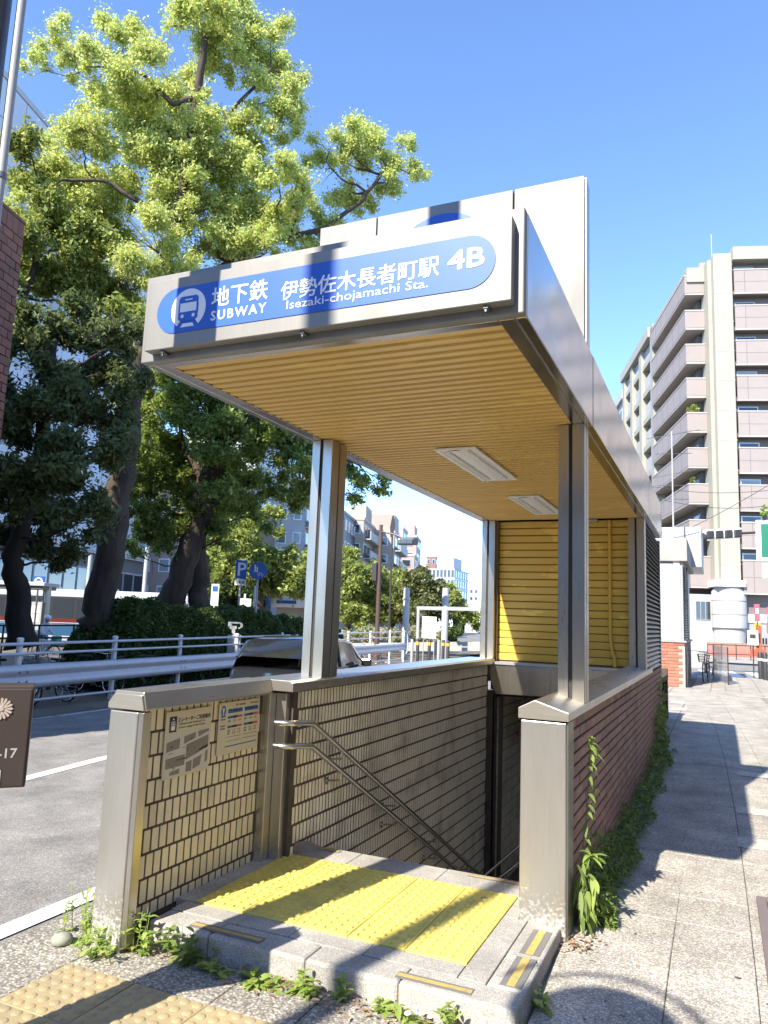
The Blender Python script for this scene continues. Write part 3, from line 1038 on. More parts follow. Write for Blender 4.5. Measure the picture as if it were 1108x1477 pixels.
grip(-1.33, -0.985, 3.262, 3.322)
grip(-0.905, -0.81, 3.42, 3.73, 'y')
grip(-0.905, -0.81, 3.77, 4.08, 'y')
grip(-2.60, -2.34, 4.685, 4.735)
grip(-1.45, -1.12, 4.685, 4.735)

pad_me = warning_tile_mesh('warning_tile', 0.305, 5, 0.0165, 0.0118, 0.0085, 0.012, M['tactile'])
pad = thing('tactile_paving', 'bright yellow tactile paving with raised dots at the top of the stairs', 'tactile paving', (-1.85, 4.0, 0.06))
for i in range(5):
    for k in range(3):
        piece('warning_tile', pad_me, pad, (-2.612 + 0.3048 * (i + 0.5), 3.531 + 0.3207 * (k + 0.5), 0.066 + random.uniform(0, .001)), scale=(0.999, 1.05, 1))

for x, y, r_ in ((-2.33, 3.93, 0.016), (-1.62, 4.02, 0.019), (-1.30, 4.28, 0.014), (-2.05, 4.2, 0.008), (-1.75, 3.7, 0.007), (-1.25, 4.36, 0.02)):
    MB().prism(circle2(x, y, r_, 9, ry=r_ * 0.6), (0, 0, 0.0663), X3, Y3, Z3, 0.0022).build('gum_spot', M['strip_dark'], pad)

# ------------------------------------------------------------------ stairs going down
stairs = thing('stairs', 'dark stairs leading down to the subway between tiled walls', 'stairs', (-1.8, 5, 0))
for i in range(15):
    y0 = 4.76 + 0.3 * i
    z = 0.06 - 0.155 * (i + 1)
    MB().box(-2.56, -1.015, y0, y0 + 0.3, z - 0.3, z).build('step', M['granite'], stairs, bevel=0.006)
MB().box(-2.56, -1.015, 9.26, 15.0, -2.6, -2.27).build('landing', M['granite'], stairs)

# ------------------------------------------------------------------ tiles and bricks laid on walls
tile_front = unit_block('cream_tile', 0.006, 0.0247, 0.0547, 0.0015, M['tile_cream'])
def lay_front():
    w = thing('tiled_wall', 'cream tiled side wall with two notices beside the platform', 'wall', (-2.8, 3.7, 0))
    MB().box(-2.87, -2.742, 3.14, 4.28, -0.12, 1.095).build('wall_core', M['grout'], w)
    z = 1.086
    r = 0
    while z > 0.03:
        z0 = max(z - 0.1094, 0.042)
        off = 0.0 if r % 2 == 0 else 0.0305
        y = 3.142 - off
        while y < 4.262:
            a, b_ = max(y, 3.138), min(y + 0.0494, 4.262)
            if b_ - a > 0.012 and z - z0 > 0.02:
                piece('tile', tile_front, w, (-2.7457 + random.uniform(-.0015, .001), (a + b_) / 2, (z + z0) / 2), (1, (b_ - a) / 0.0494, (z - z0) / 0.1094), (0, random.uniform(-.008, .008), random.uniform(-.012, .012)))
            y += 0.0622
        z -= 0.123
        r += 1
    return w
lay_front()

stair_tile = unit_block('stair_tile', 0.006, 0.0170, 0.0530, 0.002, M['tile_stair'])
swall = thing('stairwell_wall', 'cream tiled stairwell wall running down behind the handrails', 'wall', (-2.6, 6.7, 0))
MB().box(-2.86, -2.576, 4.40, 9.0, -4.0, 1.115).build('wall_core', M['grout'], swall)
cand = []
z = 1.105
r = 0
while z > -3.3:
    y = 4.452 - (0.0235 if r % 2 else 0)
    while y < 8.95:
        a, b_ = max(y, 4.455), min(y + 0.0340, 8.95)
        if b_ - a > 0.012 and z > 0.06 - 0.55 * (y - 4.76) - 0.45:
            cand.append((y * y + (1.6 - z) ** 2, a, b_, z))
        y += 0.047
    z -= 0.123
    r += 1
cand.sort()
rest = MB()
for k, (_, a, b_, z) in enumerate(cand):
    if k < 300:
        piece('tile', stair_tile, swall, (-2.5795 + random.uniform(-.0015, .001), (a + b_) / 2, z - 0.0565), (1, (b_ - a) / 0.0340, 1), (0, random.uniform(-.008, .008), random.uniform(-.012, .012)))
    else:
        dx = random.uniform(-.0015, .0012)
        rest.box(-2.576, -2.5732 + dx * 0.4, a, b_, z - 0.110, z - 0.003)
stuff(rest.build('tile', M['tile_stair'], swall))

# the dark end of the stairwell
endw = thing('stairwell_wall', 'dark tiled wall around the landing at the bottom of the stairs', 'wall', (-2, 12, -2))
MB().box(-2.62, -2.5, 8.95, 9.16, -4, 0.8).box(-2.60, -2.55, 9.16, 15.2, -4.0, 0.75).box(-2.6, -0.9, 15.0, 15.2, -4, 0.9).box(-2.6, -0.9, 9.3, 15.2, 0.72, 0.80).build('wall_core', M['grout'], endw)
et = MB()
z = 0.7
r = 0
while z > -2.3:
    y = 9.2 - (0.1 if r % 2 else 0)
    while y < 14.9:
        et.box(-2.551, -2.538, max(y, 9.2), min(y + 0.187, 14.95), z - 0.125, z)
        y += 0.2
    z -= 0.137
    r += 1
stuff(et.build('tile', M['tile_stair'], endw))
MB().box(-2.545, -2.50, 8.96, 9.02, -3, 0.78).build('corner_trim', M['steel_dark'], endw)
MB().box(-2.535, -2.49, 9.36, 9.40, -3, 0.76).build('corner_trim', M['steel_dark'], endw)

brick_me = unit_block('wall_brick', 0.0085, 0.1030, 0.0265, 0.003, M['brick'])
bwall = thing('brick_wall', 'dark red brick side wall of the subway entrance along the pavement', 'wall', (-0.85, 7.8, 0))
MB().box(-1.0, -0.779, 4.36, 11.62, -4.0, 1.09).build('wall_core', M['mortar'], bwall)
cand = []
z = 1.086
r = 0
while z > -0.02:
    y = 4.356 - (0.1077 if r % 2 else 0)
    z0 = z - 0.0564
    while y < 11.6:
        a, b_ = max(y, 4.356), min(y + 0.207, 11.62)
        if b_ - a > 0.02:
            cand.append((a * a + (1.6 - z) ** 2, a, b_, z0))
        y += 0.2155
    z -= 0.0677
    r += 1
cand.sort()
rest = MB()
for k, (_, a, b_, z0) in enumerate(cand):
    if k < 300:
        piece('brick', brick_me, bwall, (-0.7795 + random.uniform(-.002, .002), (a + b_) / 2, z0 + 0.0282), (1, (b_ - a) / 0.207, 1), (random.uniform(-.006, .006), random.uniform(-.01, .01), random.uniform(-.006, .006)))
    else:
        d = random.uniform(-.003, .002)
        rest.box(-0.779, -0.7712 + d * 0.6, a, b_, z0, z0 + 0.0564)
stuff(rest.build('brick', M['brick'], bwall))
# inner face of the same wall, tiled
it = MB()
z = 1.0
while z > -2.3:
    y = 4.4
    while y < 9.0:
        it.box(-1.008, -1.0, y, y + 0.187, z - 0.125, z)
        y += 0.2
    z -= 0.137
stuff(it.build('tile', M['tile_stair'], bwall))

# ------------------------------------------------------------------ steel posts, copings
post_l = thing('gate_post', 'broad stainless steel end post left of the step among weeds', 'post', (-2.78, 3.12, -0.05))
MB().box(-2.885, -2.70, 3.07, 3.136, -0.12, 1.088).build('post_body', M['steel_post'], post_l, bevel=0.006)
MB().box(-2.699, -2.665, 3.074, 3.134, -0.02, 1.088).build('side_strip', M['steel'], post_l, bevel=0.003)
MB().prism([(-2.895, 1.098), (-2.66, 1.098), (-2.66, 1.108), (-2.68, 1.176), (-2.855, 1.176), (-2.895, 1.128)], (0, 3.062, 0), X3, Z3, Y3, 0.012).add([], []).build('cap_nose', M['steel_cap'], post_l, bevel=0.004)
post_r = thing('gate_post', 'broad stainless steel end post in front of the brick wall', 'post', (-0.88, 4.25, 0))
MB().box(-1.008, -0.762, 4.18, 4.352, -0.08, 1.088).build('post_body', M['steel_post'], post_r, bevel=0.006)
MB().box(-0.7615, -0.752, 4.19, 4.35, -0.05, 1.088).build('side_strip', M['steel_dark'], post_r)
post_m = thing('gate_post', 'narrow stepped steel post where the tiled wall meets the stairwell', 'post', (-2.68, 4.36, 0))
MB().box(-2.76, -2.675, 4.268, 4.42, 0.03, 1.10).build('post_body', M['steel_post'], post_m, bevel=0.004)
MB().box(-2.674, -2.60, 4.345, 4.452, 0.03, 1.10).build('side_strip', M['steel_post'], post_m, bevel=0.004)
# chipped concrete lump at its foot, by the stairs
MB().add([(-2.57, 4.47, 0.0), (-2.30, 4.80, -0.05), (-2.57, 5.05, -0.15), (-2.57, 4.5, 0.14), (-2.54, 4.62, 0.125), (-2.57, 4.85, 0.03)], [(0, 1, 4, 3), (1, 2, 5, 4), (3, 4, 5), (0, 1, 2)]).build('mortar_patch', M['joint'], post_m)

cop_l = thing('wall_coping', 'chamfered stainless steel coping on the short tiled wall', 'coping', (-2.78, 3.6, 1.1))
pr = [(-2.90, 1.097), (-2.655, 1.097), (-2.655, 1.108), (-2.675, 1.190), (-2.86, 1.190), (-2.90, 1.13)]
MB().prism(pr, (0, 3.075, 0), X3, Z3, Y3, 1.19).build('coping_sheet', M['steel_cap'], cop_l, bevel=0.004)
cop_s = thing('wall_coping', 'flat stainless steel coping on the stairwell wall under the posts', 'coping', (-2.65, 6.7, 1.15))
pr = [(-2.88, 1.118), (-2.508, 1.118), (-2.508, 1.172), (-2.53, 1.188), (-2.84, 1.188), (-2.88, 1.16)]
for a, b_ in ((4.265, 5.02), (5.024, 9.05)):
    MB().prism(pr, (0, a, 0), X3, Z3, Y3, b_ - a).build('coping_sheet', M['steel_cap'], cop_s, bevel=0.003)
cop_r = thing('wall_coping', 'gabled stainless steel coping along the brick wall', 'coping', (-0.88, 6.8, 1.1))
pr = [(-1.02, 1.096), (-0.744, 1.096), (-0.744, 1.142), (-0.93, 1.198), (-1.02, 1.152)]
for a, b_ in ((4.165, 5.30), (5.304, 9.70)):
    MB().prism(pr, (0, a, 0), X3, Z3, Y3, b_ - a).build('coping_sheet', M['steel_cap'], cop_r, bevel=0.004)

# ------------------------------------------------------------------ canopy
XL, XR, YF, YB, ZB, ZT = -2.737, -0.709, 2.913, 11.1, 2.879, 3.35
can = thing('entrance_canopy', 'boxy steel canopy with a slatted yellow ceiling over the subway stairs', 'canopy', (-1.72, 6.5, 1.2))
MB().box(XL, XR, YF, YF + 0.05, ZB + 0.0, ZT).build('front_fascia', M['steel_sign'], can, bevel=0.006)
seams = [YF + 0.051, 4.80, 6.88, 9.08, YB]
for a, b_ in zip(seams[:-1], seams[1:]):
    q = random.uniform(-.0025, .0025)
    MB().prism([(XR - 0.05, a + 0.002), (XR + q, a + 0.002), (XR - q, b_ - 0.002), (XR - 0.05, b_ - 0.002)], (0, 0, ZB + 0.001), X3, Y3, Z3, ZT - ZB - 0.002).build('side_fascia', M['steel_h'], can, bevel=0.005)
    MB().box(XL, XL + 0.05, a + 0.002, b_ - 0.002, ZB + 0.001, ZT - 0.001).build('side_fascia', M['steel_h'], can, bevel=0.005)
    MB().box(-0.83, XR - 0.052, a + 0.002, b_ - 0.002, ZB, ZB + 0.03).build('soffit_panel', M['steel_h'], can, bevel=0.002)
    MB().box(XL + 0.052, -2.61, a + 0.002, b_ - 0.002, ZB, ZB + 0.03).build('soffit_panel', M['steel_h'], can, bevel=0.002)
MB().box(-2.608, -0.832, YF + 0.052, 3.018, ZB, ZB + 0.03).build('soffit_panel', M['steel_h'], can, bevel=0.002)
MB().box(XL + 0.05, XR - 0.05, YF + 0.05, YB, 3.20, 3.26).build('roof_deck', M['steel_dark'], can)
MB().box(XL, XR, YB, YB + 0.03, ZB, ZT).build('back_fascia', M['steel_h'], can)
MB().box(-2.61, -0.83, 3.02, 9.12, ZB + 0.028, ZB + 0.035).build('ceiling_backing', M['board_gap'], can)
# slats
smb = MB()
pr = [(0.0, 0.010), (0.0015, 0.001), (0.005, 0.0), (0.012, 0.001), (0.068, 0.008), (0.072, 0.014), (0.072, 0.026), (0.0, 0.026)]
smb.prism(pr, (-2.608, 0, 0), Y3, Z3, X3, 1.776)
slat_me = smb.mesh('ceiling_slat', M['slat'])
y = 3.022
while y < 9.05:
    piece('ceiling_slat', slat_me, can, (0, y, ZB + 0.0015 + random.uniform(-.0008, .0008)))
    y += 0.0835

def pillar(x0, x1, y0, y1, z0, z1, gx=None, gy=None):
    """Square steel column made of two shells with a dark groove between them on each face."""
    g = 0.009
    t = thing_part('pillar', can)
    xm = x0 + (x1 - x0) * 0.47
    ym = y0 + (y1 - y0) * 0.52
    MB().box(x0 + g, x1 - g, y0 + g, y1 - g, z0, z1).build('core', M['groove'], t)
    for (a, b_) in ((x0, xm - 0.011), (xm + 0.011, x1)):
        for (c, d) in ((y0, ym - 0.008), (ym + 0.008, y1)):
            MB().box(a, b_, c, d, z0, z1 - 0.001).build('shell', M['steel'], t, bevel=0.003)
    return t

def thing_part(name, parent):
    o = bpy.data.objects.new(name, None)
    COL.objects.link(o)
    o.empty_display_size = 0.1
    set_parent(o, parent)
    return o

pillar(-2.692, -2.525, 4.674, 4.905, 1.186, ZB)
pillar(-0.914, -0.752, 4.722, 4.885, 1.14, ZB)
pillar(-2.692, -2.525, 9.02, 9.2, 1.186, ZB)
pillar(-0.945, -0.765, 9.03, 9.22, 1.13, ZB)

# ------------------------------------------------------------------ closed housing behind: yellow boards, beam, louvres
hous = thing('machine_housing', 'steel housing behind the stairs with a yellow boarded front and louvred side', 'housing', (-1.7, 10.4, 1.1))
MB().box(-2.60, -0.85, 9.20, 11.5, 0.80, ZB).build('housing_core', M['board_gap'], hous)
bmb = MB()
pr = [(0.0, 0.002), (-0.012, 0.005), (-0.020, 0.076), (-0.014, 0.085), (0.0, 0.085)]
bmb.prism(pr, (-2.505, 0, 0), Y3, Z3, X3, 1.55)
board_me = bmb.mesh('yellow_board', M['board'])
zb = 1.165
while zb < 2.86:
    piece('board', board_me, hous, (0, 9.195 + random.uniform(-.001, .001), zb))
    zb += 0.0905
MB().box(-2.535, -2.507, 9.10, 9.195, 1.15, ZB).build('edge_trim', M['steel_dark'], hous)
MB().tube([(-1.165, 9.15, 2.87), (-1.165, 9.15, 1.55), (-1.15, 9.15, 1.36), (-1.115, 9.14, 1.26), (-1.11, 9.13, 1.16)], 0.021, 10).build('conduit', M['board'], hous, smooth=True)
MB().box(-2.50, -0.95, 9.00, 9.19, 1.118, 1.150).build('ledge', M['alu'], hous)
MB().prism([(-2.61, 1.116), (-0.95, 1.116), (-0.95, 0.79), (-2.49, 0.765)], (0, 9.02, 0), X3, Z3, Y3, 0.16).build('header_beam', M['steel'], hous, bevel=0.004)
MB().box(-1.55, -1.3, 9.10, 9.16, 2.845, ZB - 0.001).build('sensor_plate', M['alu'], hous)
MB().box(-0.83, -0.80, 9.22, 11.55, 1.09, ZB).build('louvre_backing', M['groove'], hous)
MB().box(-0.80, -0.765, 11.46, 11.55, 1.09, ZB).build('louvre_frame', M['steel_dark'], hous)
lmb = MB()
lmb.prism([(0.0, 0.0), (0.035, -0.012), (0.037, -0.008), (0.0, 0.03)], (-0.80, 9.23, 0), X3, Z3, Y3, 2.23)
louv_me = lmb.mesh('louvre_slat', M['steel_dark'])
z = 1.13
while z < 2.86:
    piece('louvre_slat', louv_me, hous, (0, 0, z))
    z += 0.056
MB().box(-2.70, -2.62, 9.2, 11.55, 0.9, ZB).build('side_panel', M['steel_dark'], hous)
MB().box(-2.70, -0.8, 11.5, 11.56, 0.0, ZB).build('back_panel', M['steel_dark'], hous)

# ------------------------------------------------------------------ ceiling lights
def ceiling_light(y0, y1, label):
    t = thing('ceiling_light', label, 'ceiling light', (-1.75, (y0 + y1) / 2, ZB), 'ceiling lights under the canopy')
    x0, x1 = -1.915, -1.597
    z = ZB - 0.003
    fr = MB()
    fr.box(x0, x0 + 0.03, y0, y1, z - 0.014, z).box(x1 - 0.03, x1, y0, y1, z - 0.014, z)
    fr.box(x0 + 0.03, x1 - 0.03, y0, y0 + 0.03, z - 0.014, z).box(x0 + 0.03, x1 - 0.03, y1 - 0.03, y1, z - 0.014, z)
    fr.build('frame', M['white'], t, bevel=0.002)
    rf = MB()
    pts = [(x0 + 0.03, z - 0.002), (x0 + 0.09, z - 0.001), (-1.80, z - 0.016), (-1.756, z - 0.02), (-1.712, z - 0.016), (x1 - 0.09, z - 0.001), (x1 - 0.03, z - 0.002)]
    vs = [(a, yy_, b_) for yy_ in (y0 + 0.03, y1 - 0.03) for a, b_ in pts]
    n_ = len(pts)
    rf.add(vs, [(i, i + 1, n_ + i + 1, n_ + i) for i in range(n_ - 1)])
    rf.build('reflector', M['white'], t, smooth=True)
    for xx in (-1.835, -1.677):
        MB().tube([(xx, y0 + 0.06, z - 0.016), (xx, y1 - 0.06, z - 0.016)], 0.011, 10).build('tube_lamp', M['white'], t, smooth=True)
ceiling_light(5.13, 6.40, 'long white recessed ceiling light nearer the front of the canopy')
ceiling_light(7.28, 8.52, 'long white recessed ceiling light nearer the yellow boards')

# ------------------------------------------------------------------ the station name sign on the fascia
sg = thing('station_sign', 'long blue station name sign reading 地下鉄 SUBWAY 4B on the canopy front', 'sign', (-1.7, 2.85, 2.92))
SIGN_Y = 2.850
MB().box(-2.660, -0.746, SIGN_Y, YF - 0.002, 2.914, 3.284).build('sign_panel', M['steel_sign'], sg, bevel=0.004)
cx0, cx1, czc, rr = -2.473, -0.933, 3.106, 0.1195
pts = circle2(cx0, czc, rr, 24, math.pi / 2, 3 * math.pi / 2) + circle2(cx1, czc, rr, 24, -math.pi / 2, math.pi / 2)
MB().prism(pts, (0, SIGN_Y - 0.0035, 0), X3, Z3, Y3, 0.0034).build('blue_plate', M['blue'], sg)
TEXT_Y = SIGN_Y - 0.0037
def sgtext(s, x0, z0, width=None, height=None, bold=0.0, spacing=1.0):
    return lettering(s, M['white'], (x0, TEXT_Y, z0), X3, Z3, (0, -1, 0), width, height, 0.002, bold, sg, spacing=spacing)
sgtext('地下鉄', -2.253, 3.090, width=0.325, bold=0.010)
sgtext('SUBWAY', -2.250, 3.022, width=0.318, height=0.048, bold=0.024, spacing=1.25)
sgtext('伊勢佐木長者町駅', -1.853, 3.068, width=0.79, bold=0.010)
sgtext('Isezaki-chojamachi Sta.', -1.818, 3.008, width=0.708, height=0.054, bold=0.0)
sgtext('4B', -1.022, 3.083, width=0.160, height=0.083, bold=0.035)
# train mark in its ring
lg = MB()
lc, lz, R0 = -2.393, 3.104, 0.106
ring(lg, lc, lz, R0 * 0.62, R0, (0, TEXT_Y, 0), X3, Z3, (0, -1, 0), 0.002, rad(-52), rad(232), 44)
lg.prism([(lc - 0.062, lz + 0.062), (lc - 0.062, lz - 0.052), (lc - 0.052, lz - 0.06), (lc - 0.068, lz - 0.07), (lc - 0.08, lz - 0.03), (lc - 0.085, lz + 0.03), (lc - 0.075, lz + 0.06)], (0, TEXT_Y, 0), X3, Z3, (0, -1, 0), 0.0019)
lg.prism([(lc + 0.062, lz + 0.062), (lc + 0.075, lz + 0.06), (lc + 0.085, lz + 0.03), (lc + 0.08, lz - 0.03), (lc + 0.068, lz - 0.07), (lc + 0.052, lz - 0.06), (lc + 0.062, lz - 0.052)], (0, TEXT_Y, 0), X3, Z3, (0, -1, 0), 0.0019)
body = [(lc - 0.05, lz + 0.02), (lc + 0.05, lz + 0.02), (lc + 0.05, lz - 0.026), (lc - 0.05, lz - 0.026)]
lg.prism([(p[0], p[1] + 0.012) for p in body], (0, TEXT_Y - 0.0028, 0), X3, Z3, (0, -1, 0), 0.001)
lg.prism([(lc - 0.022, lz + 0.052), (lc + 0.022, lz + 0.052), (lc + 0.022, lz + 0.046), (lc - 0.022, lz + 0.046)], (0, TEXT_Y - 0.0028, 0), X3, Z3, (0, -1, 0), 0.001)
for sx in (-1, 1):
    lg.prism(circle2(lc + sx * 0.034, lz - 0.036, 0.0095, 14), (0, TEXT_Y - 0.0028, 0), X3, Z3, (0, -1, 0), 0.001)
lg.prism([(lc - 0.030, lz - 0.075), (lc + 0.030, lz - 0.075), (lc + 0.042, lz - 0.093), (lc - 0.042, lz - 0.093)], (0, TEXT_Y, 0), X3, Z3, (0, -1, 0), 0.0019)
lg.build('train_emblem', M['white'], sg)
# blue body of the train over the ring
tb = MB().prism([(lc - 0.060, lz + 0.055), (lc - 0.048, lz + 0.068), (lc + 0.048, lz + 0.068), (lc + 0.060, lz + 0.055), (lc + 0.060, lz - 0.05), (lc + 0.045, lz - 0.062), (lc - 0.045, lz - 0.062), (lc - 0.060, lz - 0.05)], (0, TEXT_Y - 0.0027, 0), X3, Z3, Y3, 0.0026)
tb.build('train_body', M['blue'], sg)
for x in (-2.56, -1.74, -0.86):
    MB().box(x - 0.012, x + 0.012, 2.866, 2.911, 2.899, 2.912).box(x - 0.005, x + 0.005, 2.870, 2.88, 2.886, 2.900).build('clip', M['steel_dark'], sg, bevel=0.002)

tall = thing('roof_sign', 'tall steel sign board with a blue disc standing on the canopy roof', 'sign', (-1.85, 5.07, 3.3))
for a, b_ in ((-2.90, -2.396), (-2.386, -1.302), (-1.290, -0.792)):
    MB().box(a, b_, 4.98, 5.17, 3.261, 4.742).build('panel', M['steel_roof'], tall, bevel=0.004)
MB().box(-2.88, -0.81, 5.0, 5.15, 3.262, 4.72).build('frame', M['groove'], tall)
MB().box(-0.7915, -0.783, 5.0, 5.15, 3.262, 4.735).build('edge_trim', M['steel'], tall)
MB().prism(circle2(-1.845, 4.228, 0.43, 64), (0, 4.976, 0), X3, Z3, Y3, 0.004).build('blue_disc', M['blue'], tall)

# ------------------------------------------------------------------ notices on the tiled wall
def notice(label, y0, y1, z0, z1):
    t = thing('notice', label, 'notice', (-2.73, (y0 + y1) / 2, z0))
    MB().box(-2.7305, -2.7265, y0, y1, z0, z1).build('board', M['poster'], t)
    return t
PX = -2.7263
def pbox(mb, y0, y1, z0, z1, m=0, h=0.0006):
    mb.box(PX, PX + h, y0, y1, z0, z1, m)
n1 = notice('cream notice with a grey street map about the lift, on the tiled wall', 3.322, 3.722, 0.708, 1.062)
ptext = lambda t, s, y0, z0, w=None, h=None, b=0.0, m='ink': lettering(s, M[m], (PX, y0, z0), Y3, Z3, X3, w, h, 0.0006, b, t, res=1)
ptext(n1, 'エレベーターご利用案内', 3.422, 1.000, w=0.288, b=0.03)
ptext(n1, 'Subway Isezaki-chojamachi Sta.', 3.432, 0.981, w=0.232, h=0.016)
ptext(n1, 'Entrance equipped with Elevator', 3.432, 0.962, w=0.235, h=0.016)
ic = MB()
pbox(ic, 3.352, 3.412, 0.952, 1.035)
ic.build('lift_pictogram', M['ink'], n1)
ic2 = MB()
ic2.box(PX + .0007, PX + .0012, 3.366, 3.398, 0.962, 0.985)
for k in range(3):
    ic2.prism(circle2(3.370 + 0.012 * k, 1.006, 0.004, 10), (PX + .0007, 0, 0), Y3, Z3, X3, 0.0005)
    ic2.box(PX + .0007, PX + .0012, 3.3665 + 0.012 * k, 3.3735 + 0.012 * k, 0.988, 1.0)
ic2.prism([(3.374, 1.017), (3.39, 1.017), (3.382, 1.028)], (PX + .0007, 0, 0), Y3, Z3, X3, 0.0005)
ic2.build('lift_figures', M['white'], n1)
mp_ = MB()
pbox(mp_, 3.338, 3.708, 0.722, 0.94)
mp_.build('map_ground', M['map_pale'], n1)
blk = MB()
def quad(a, b_, c, d):
    blk.prism([a, b_, c, d], (PX + 0.0007, 0, 0), Y3, Z3, X3, 0.0005)
quad((3.340, 0.900), (3.450, 0.915), (3.448, 0.86), (3.340, 0.85))
quad((3.485, 0.918), (3.585, 0.932), (3.585, 0.90), (3.485, 0.878))
quad((3.606, 0.934), (3.704, 0.939), (3.704, 0.925), (3.61, 0.902))
quad((3.342, 0.815), (3.500, 0.822), (3.500, 0.765), (3.342, 0.762))
quad((3.508, 0.872), (3.704, 0.905), (3.704, 0.835), (3.508, 0.79))
quad((3.62, 0.832), (3.704, 0.85), (3.704, 0.8405), (3.62, 0.826))
quad((3.38, 0.743), (3.46, 0.752), (3.46, 0.724), (3.38, 0.724))
quad((3.515, 0.776), (3.565, 0.782), (3.565, 0.724), (3.515, 0.724))
quad((3.575, 0.784), (3.65, 0.80), (3.64, 0.745), (3.575, 0.73))
quad((3.685, 0.815), (3.704, 0.82), (3.704, 0.76), (3.68, 0.75))
blk.build('map_block', M['map_grey'], n1)
for s, yy_, zz in (('B4', 3.375, 0.868), ('4B', 3.54, 0.895), ('1', 3.37, 0.78), ('2', 3.58, 0.84), ('4A', 3.40, 0.753), ('3', 3.66, 0.79)):
    lettering(s, M['ink'], (PX + .0012, yy_, zz), Y3, Z3, X3, None, 0.012, 0.0004, 0.0, n1, res=1)
lettering('伊勢佐木長者町駅', M['ink'], (PX + .0012, 3.43, 0.795), Y3, Z3, X3, 0.08, None, 0.0004, 0.0, n1, res=1)
bt = MB()
bt.box(PX + .0012, PX + .0016, 3.515, 3.53, 0.838, 0.856)
for a, b_, c in ((3.36, 3.40, 0.838), (3.47, 3.50, 0.86), (3.53, 3.57, 0.868)):
    bt.box(PX + .0012, PX + .0016, a, b_, c, c + 0.003)
bt.build('map_mark', M['ink_soft'], n1)

n2 = notice('cream timetable notice with blue and red bars, on the tiled wall', 3.795, 4.225, 0.765, 1.070)
ptext(n2, '始発・終電時刻表', 3.965, 1.042, w=0.10, b=0.008, m='ink_soft')
ptext(n2, '伊勢佐木長者町駅', 4.12, 1.044, w=0.085, m='ink_soft')
cir = MB()
cir.prism(circle2(3.838, 1.022, 0.024, 20, ry=0.032), (PX, 0, 0), Y3, Z3, X3, 0.0006)
cir.build('blue_mark', M['ink_blue'], n2)
cir = MB()
cir.prism([(3.826, 1.04), (3.833, 1.04), (3.838, 1.026), (3.843, 1.04), (3.85, 1.04), (3.842, 1.015), (3.842, 0.996), (3.834, 0.996), (3.834, 1.015)], (PX + .0007, 0, 0), Y3, Z3, X3, 0.0004)
cir.build('white_mark', M['white'], n2)
bars = {'ink_blue': MB(), 'ink_red': MB(), 'ink': MB(), 'ink_soft': MB()}
for c0 in (3.885, 4.058):
    pbox(bars['ink_blue'], c0, c0 + 0.152, 1.004, 1.028)
    for zz in (0.972, 0.916):
        pbox(bars['ink_blue'], c0, c0 + 0.048, zz, zz + 0.014)
        pbox(bars['ink'], c0 + 0.05, c0 + 0.1, zz, zz + 0.014)
        pbox(bars['ink_red'], c0 + 0.102, c0 + 0.152, zz, zz + 0.014)
for zz in (0.985, 0.968, 0.93, 0.914):
    pbox(bars['ink_soft'], 3.815, 3.862, zz, zz + 0.008)
for c0 in (3.885, 4.058):
    for zz in (0.862, 0.838):
        pbox(bars['ink_soft'], c0, c0 + 0.15, zz, zz + 0.0025)
pbox(bars['ink_blue'], 3.872, 4.205, 0.806, 0.812)
for k, b_ in bars.items():
    b_.build('print_bars', M[k], n2)
ptext(n2, 'あざみ野方面', 3.90, 1.010, w=0.11, m='white')
ptext(n2, '湘南台方面', 4.075, 1.010, w=0.10, m='white')
for c0 in (3.885, 4.058):
    for r_, row_ in enumerate((('始発', '5:28', '5:36'), ('終電', '0:17', '0:07'), ('最終', '0:28', '0:14'))):
        zz = (0.95, 0.894, 0.878)[r_]
        for q, s in enumerate(row_):
            ptext(n2, s, c0 + 0.004 + 0.052 * q, zz, h=0.013, m='ink_soft')

# ------------------------------------------------------------------ handrails
def handrail(label, pts, brackets=True, wall_x=-2.565, r=0.0185):
    t = thing('handrail', label, 'handrail', pts[0], 'handrails in the stairwell')
    MB().tube(pts, r, 12).build('rail', M['steel_rail'], t, smooth=True)
    if brackets:
        a, b_ = Vector(pts[-2]), Vector(pts[-1])
        n_ = 4
        for k in range(n_):
            p = a.lerp(b_, 0.1 + 0.25 * k)
            MB().tube([p + Vector((0, 0, -0.012)), p + Vector((0, 0, -0.06)), (wall_x, p.y, p.z - 0.075)], 0.008, 8).lathe([(0.026, 0), (0.026, 0.006)], (wall_x, p.y, p.z - 0.075), 12, axis=(1, 0, 0)).build('bracket', M['steel_rail'], t, smooth=True)
    return t
def rail_pts(z0, y0, zend, yend, z_first):
    return [(-2.565, y0 - 0.03, z_first), (-2.50, y0 - 0.03, z_first), (-2.455, y0, z_first), (-2.45, y0 + 0.06, z_first - 0.002), (-2.45, y0 + 0.24, z0 + 0.012), (-2.45, y0 + 0.29, z0 - 0.012), (-2.45, yend, zend)]
handrail('upper stainless handrail sloping down the stairwell wall', rail_pts(0.90, 4.20, -1.18, 8.5, 0.935))
handrail('lower stainless handrail sloping down the stairwell wall', rail_pts(0.755, 4.20, -1.33, 8.5, 0.795))
handrail('upper handrail rising and falling around the landing below', [(-2.52, 8.75, -1.25), (-2.25, 9.05, -1.0), (-2.1, 9.2, -0.87), (-1.7, 9.4, -1.2), (-1.2, 9.6, -1.75)], False)
handrail('lower handrail rising and falling around the landing below', [(-2.42, 8.9, -1.32), (-2.2, 9.08, -1.14), (-2.1, 9.2, -1.04), (-1.7, 9.4, -1.37), (-1.2, 9.6, -1.92)], False)

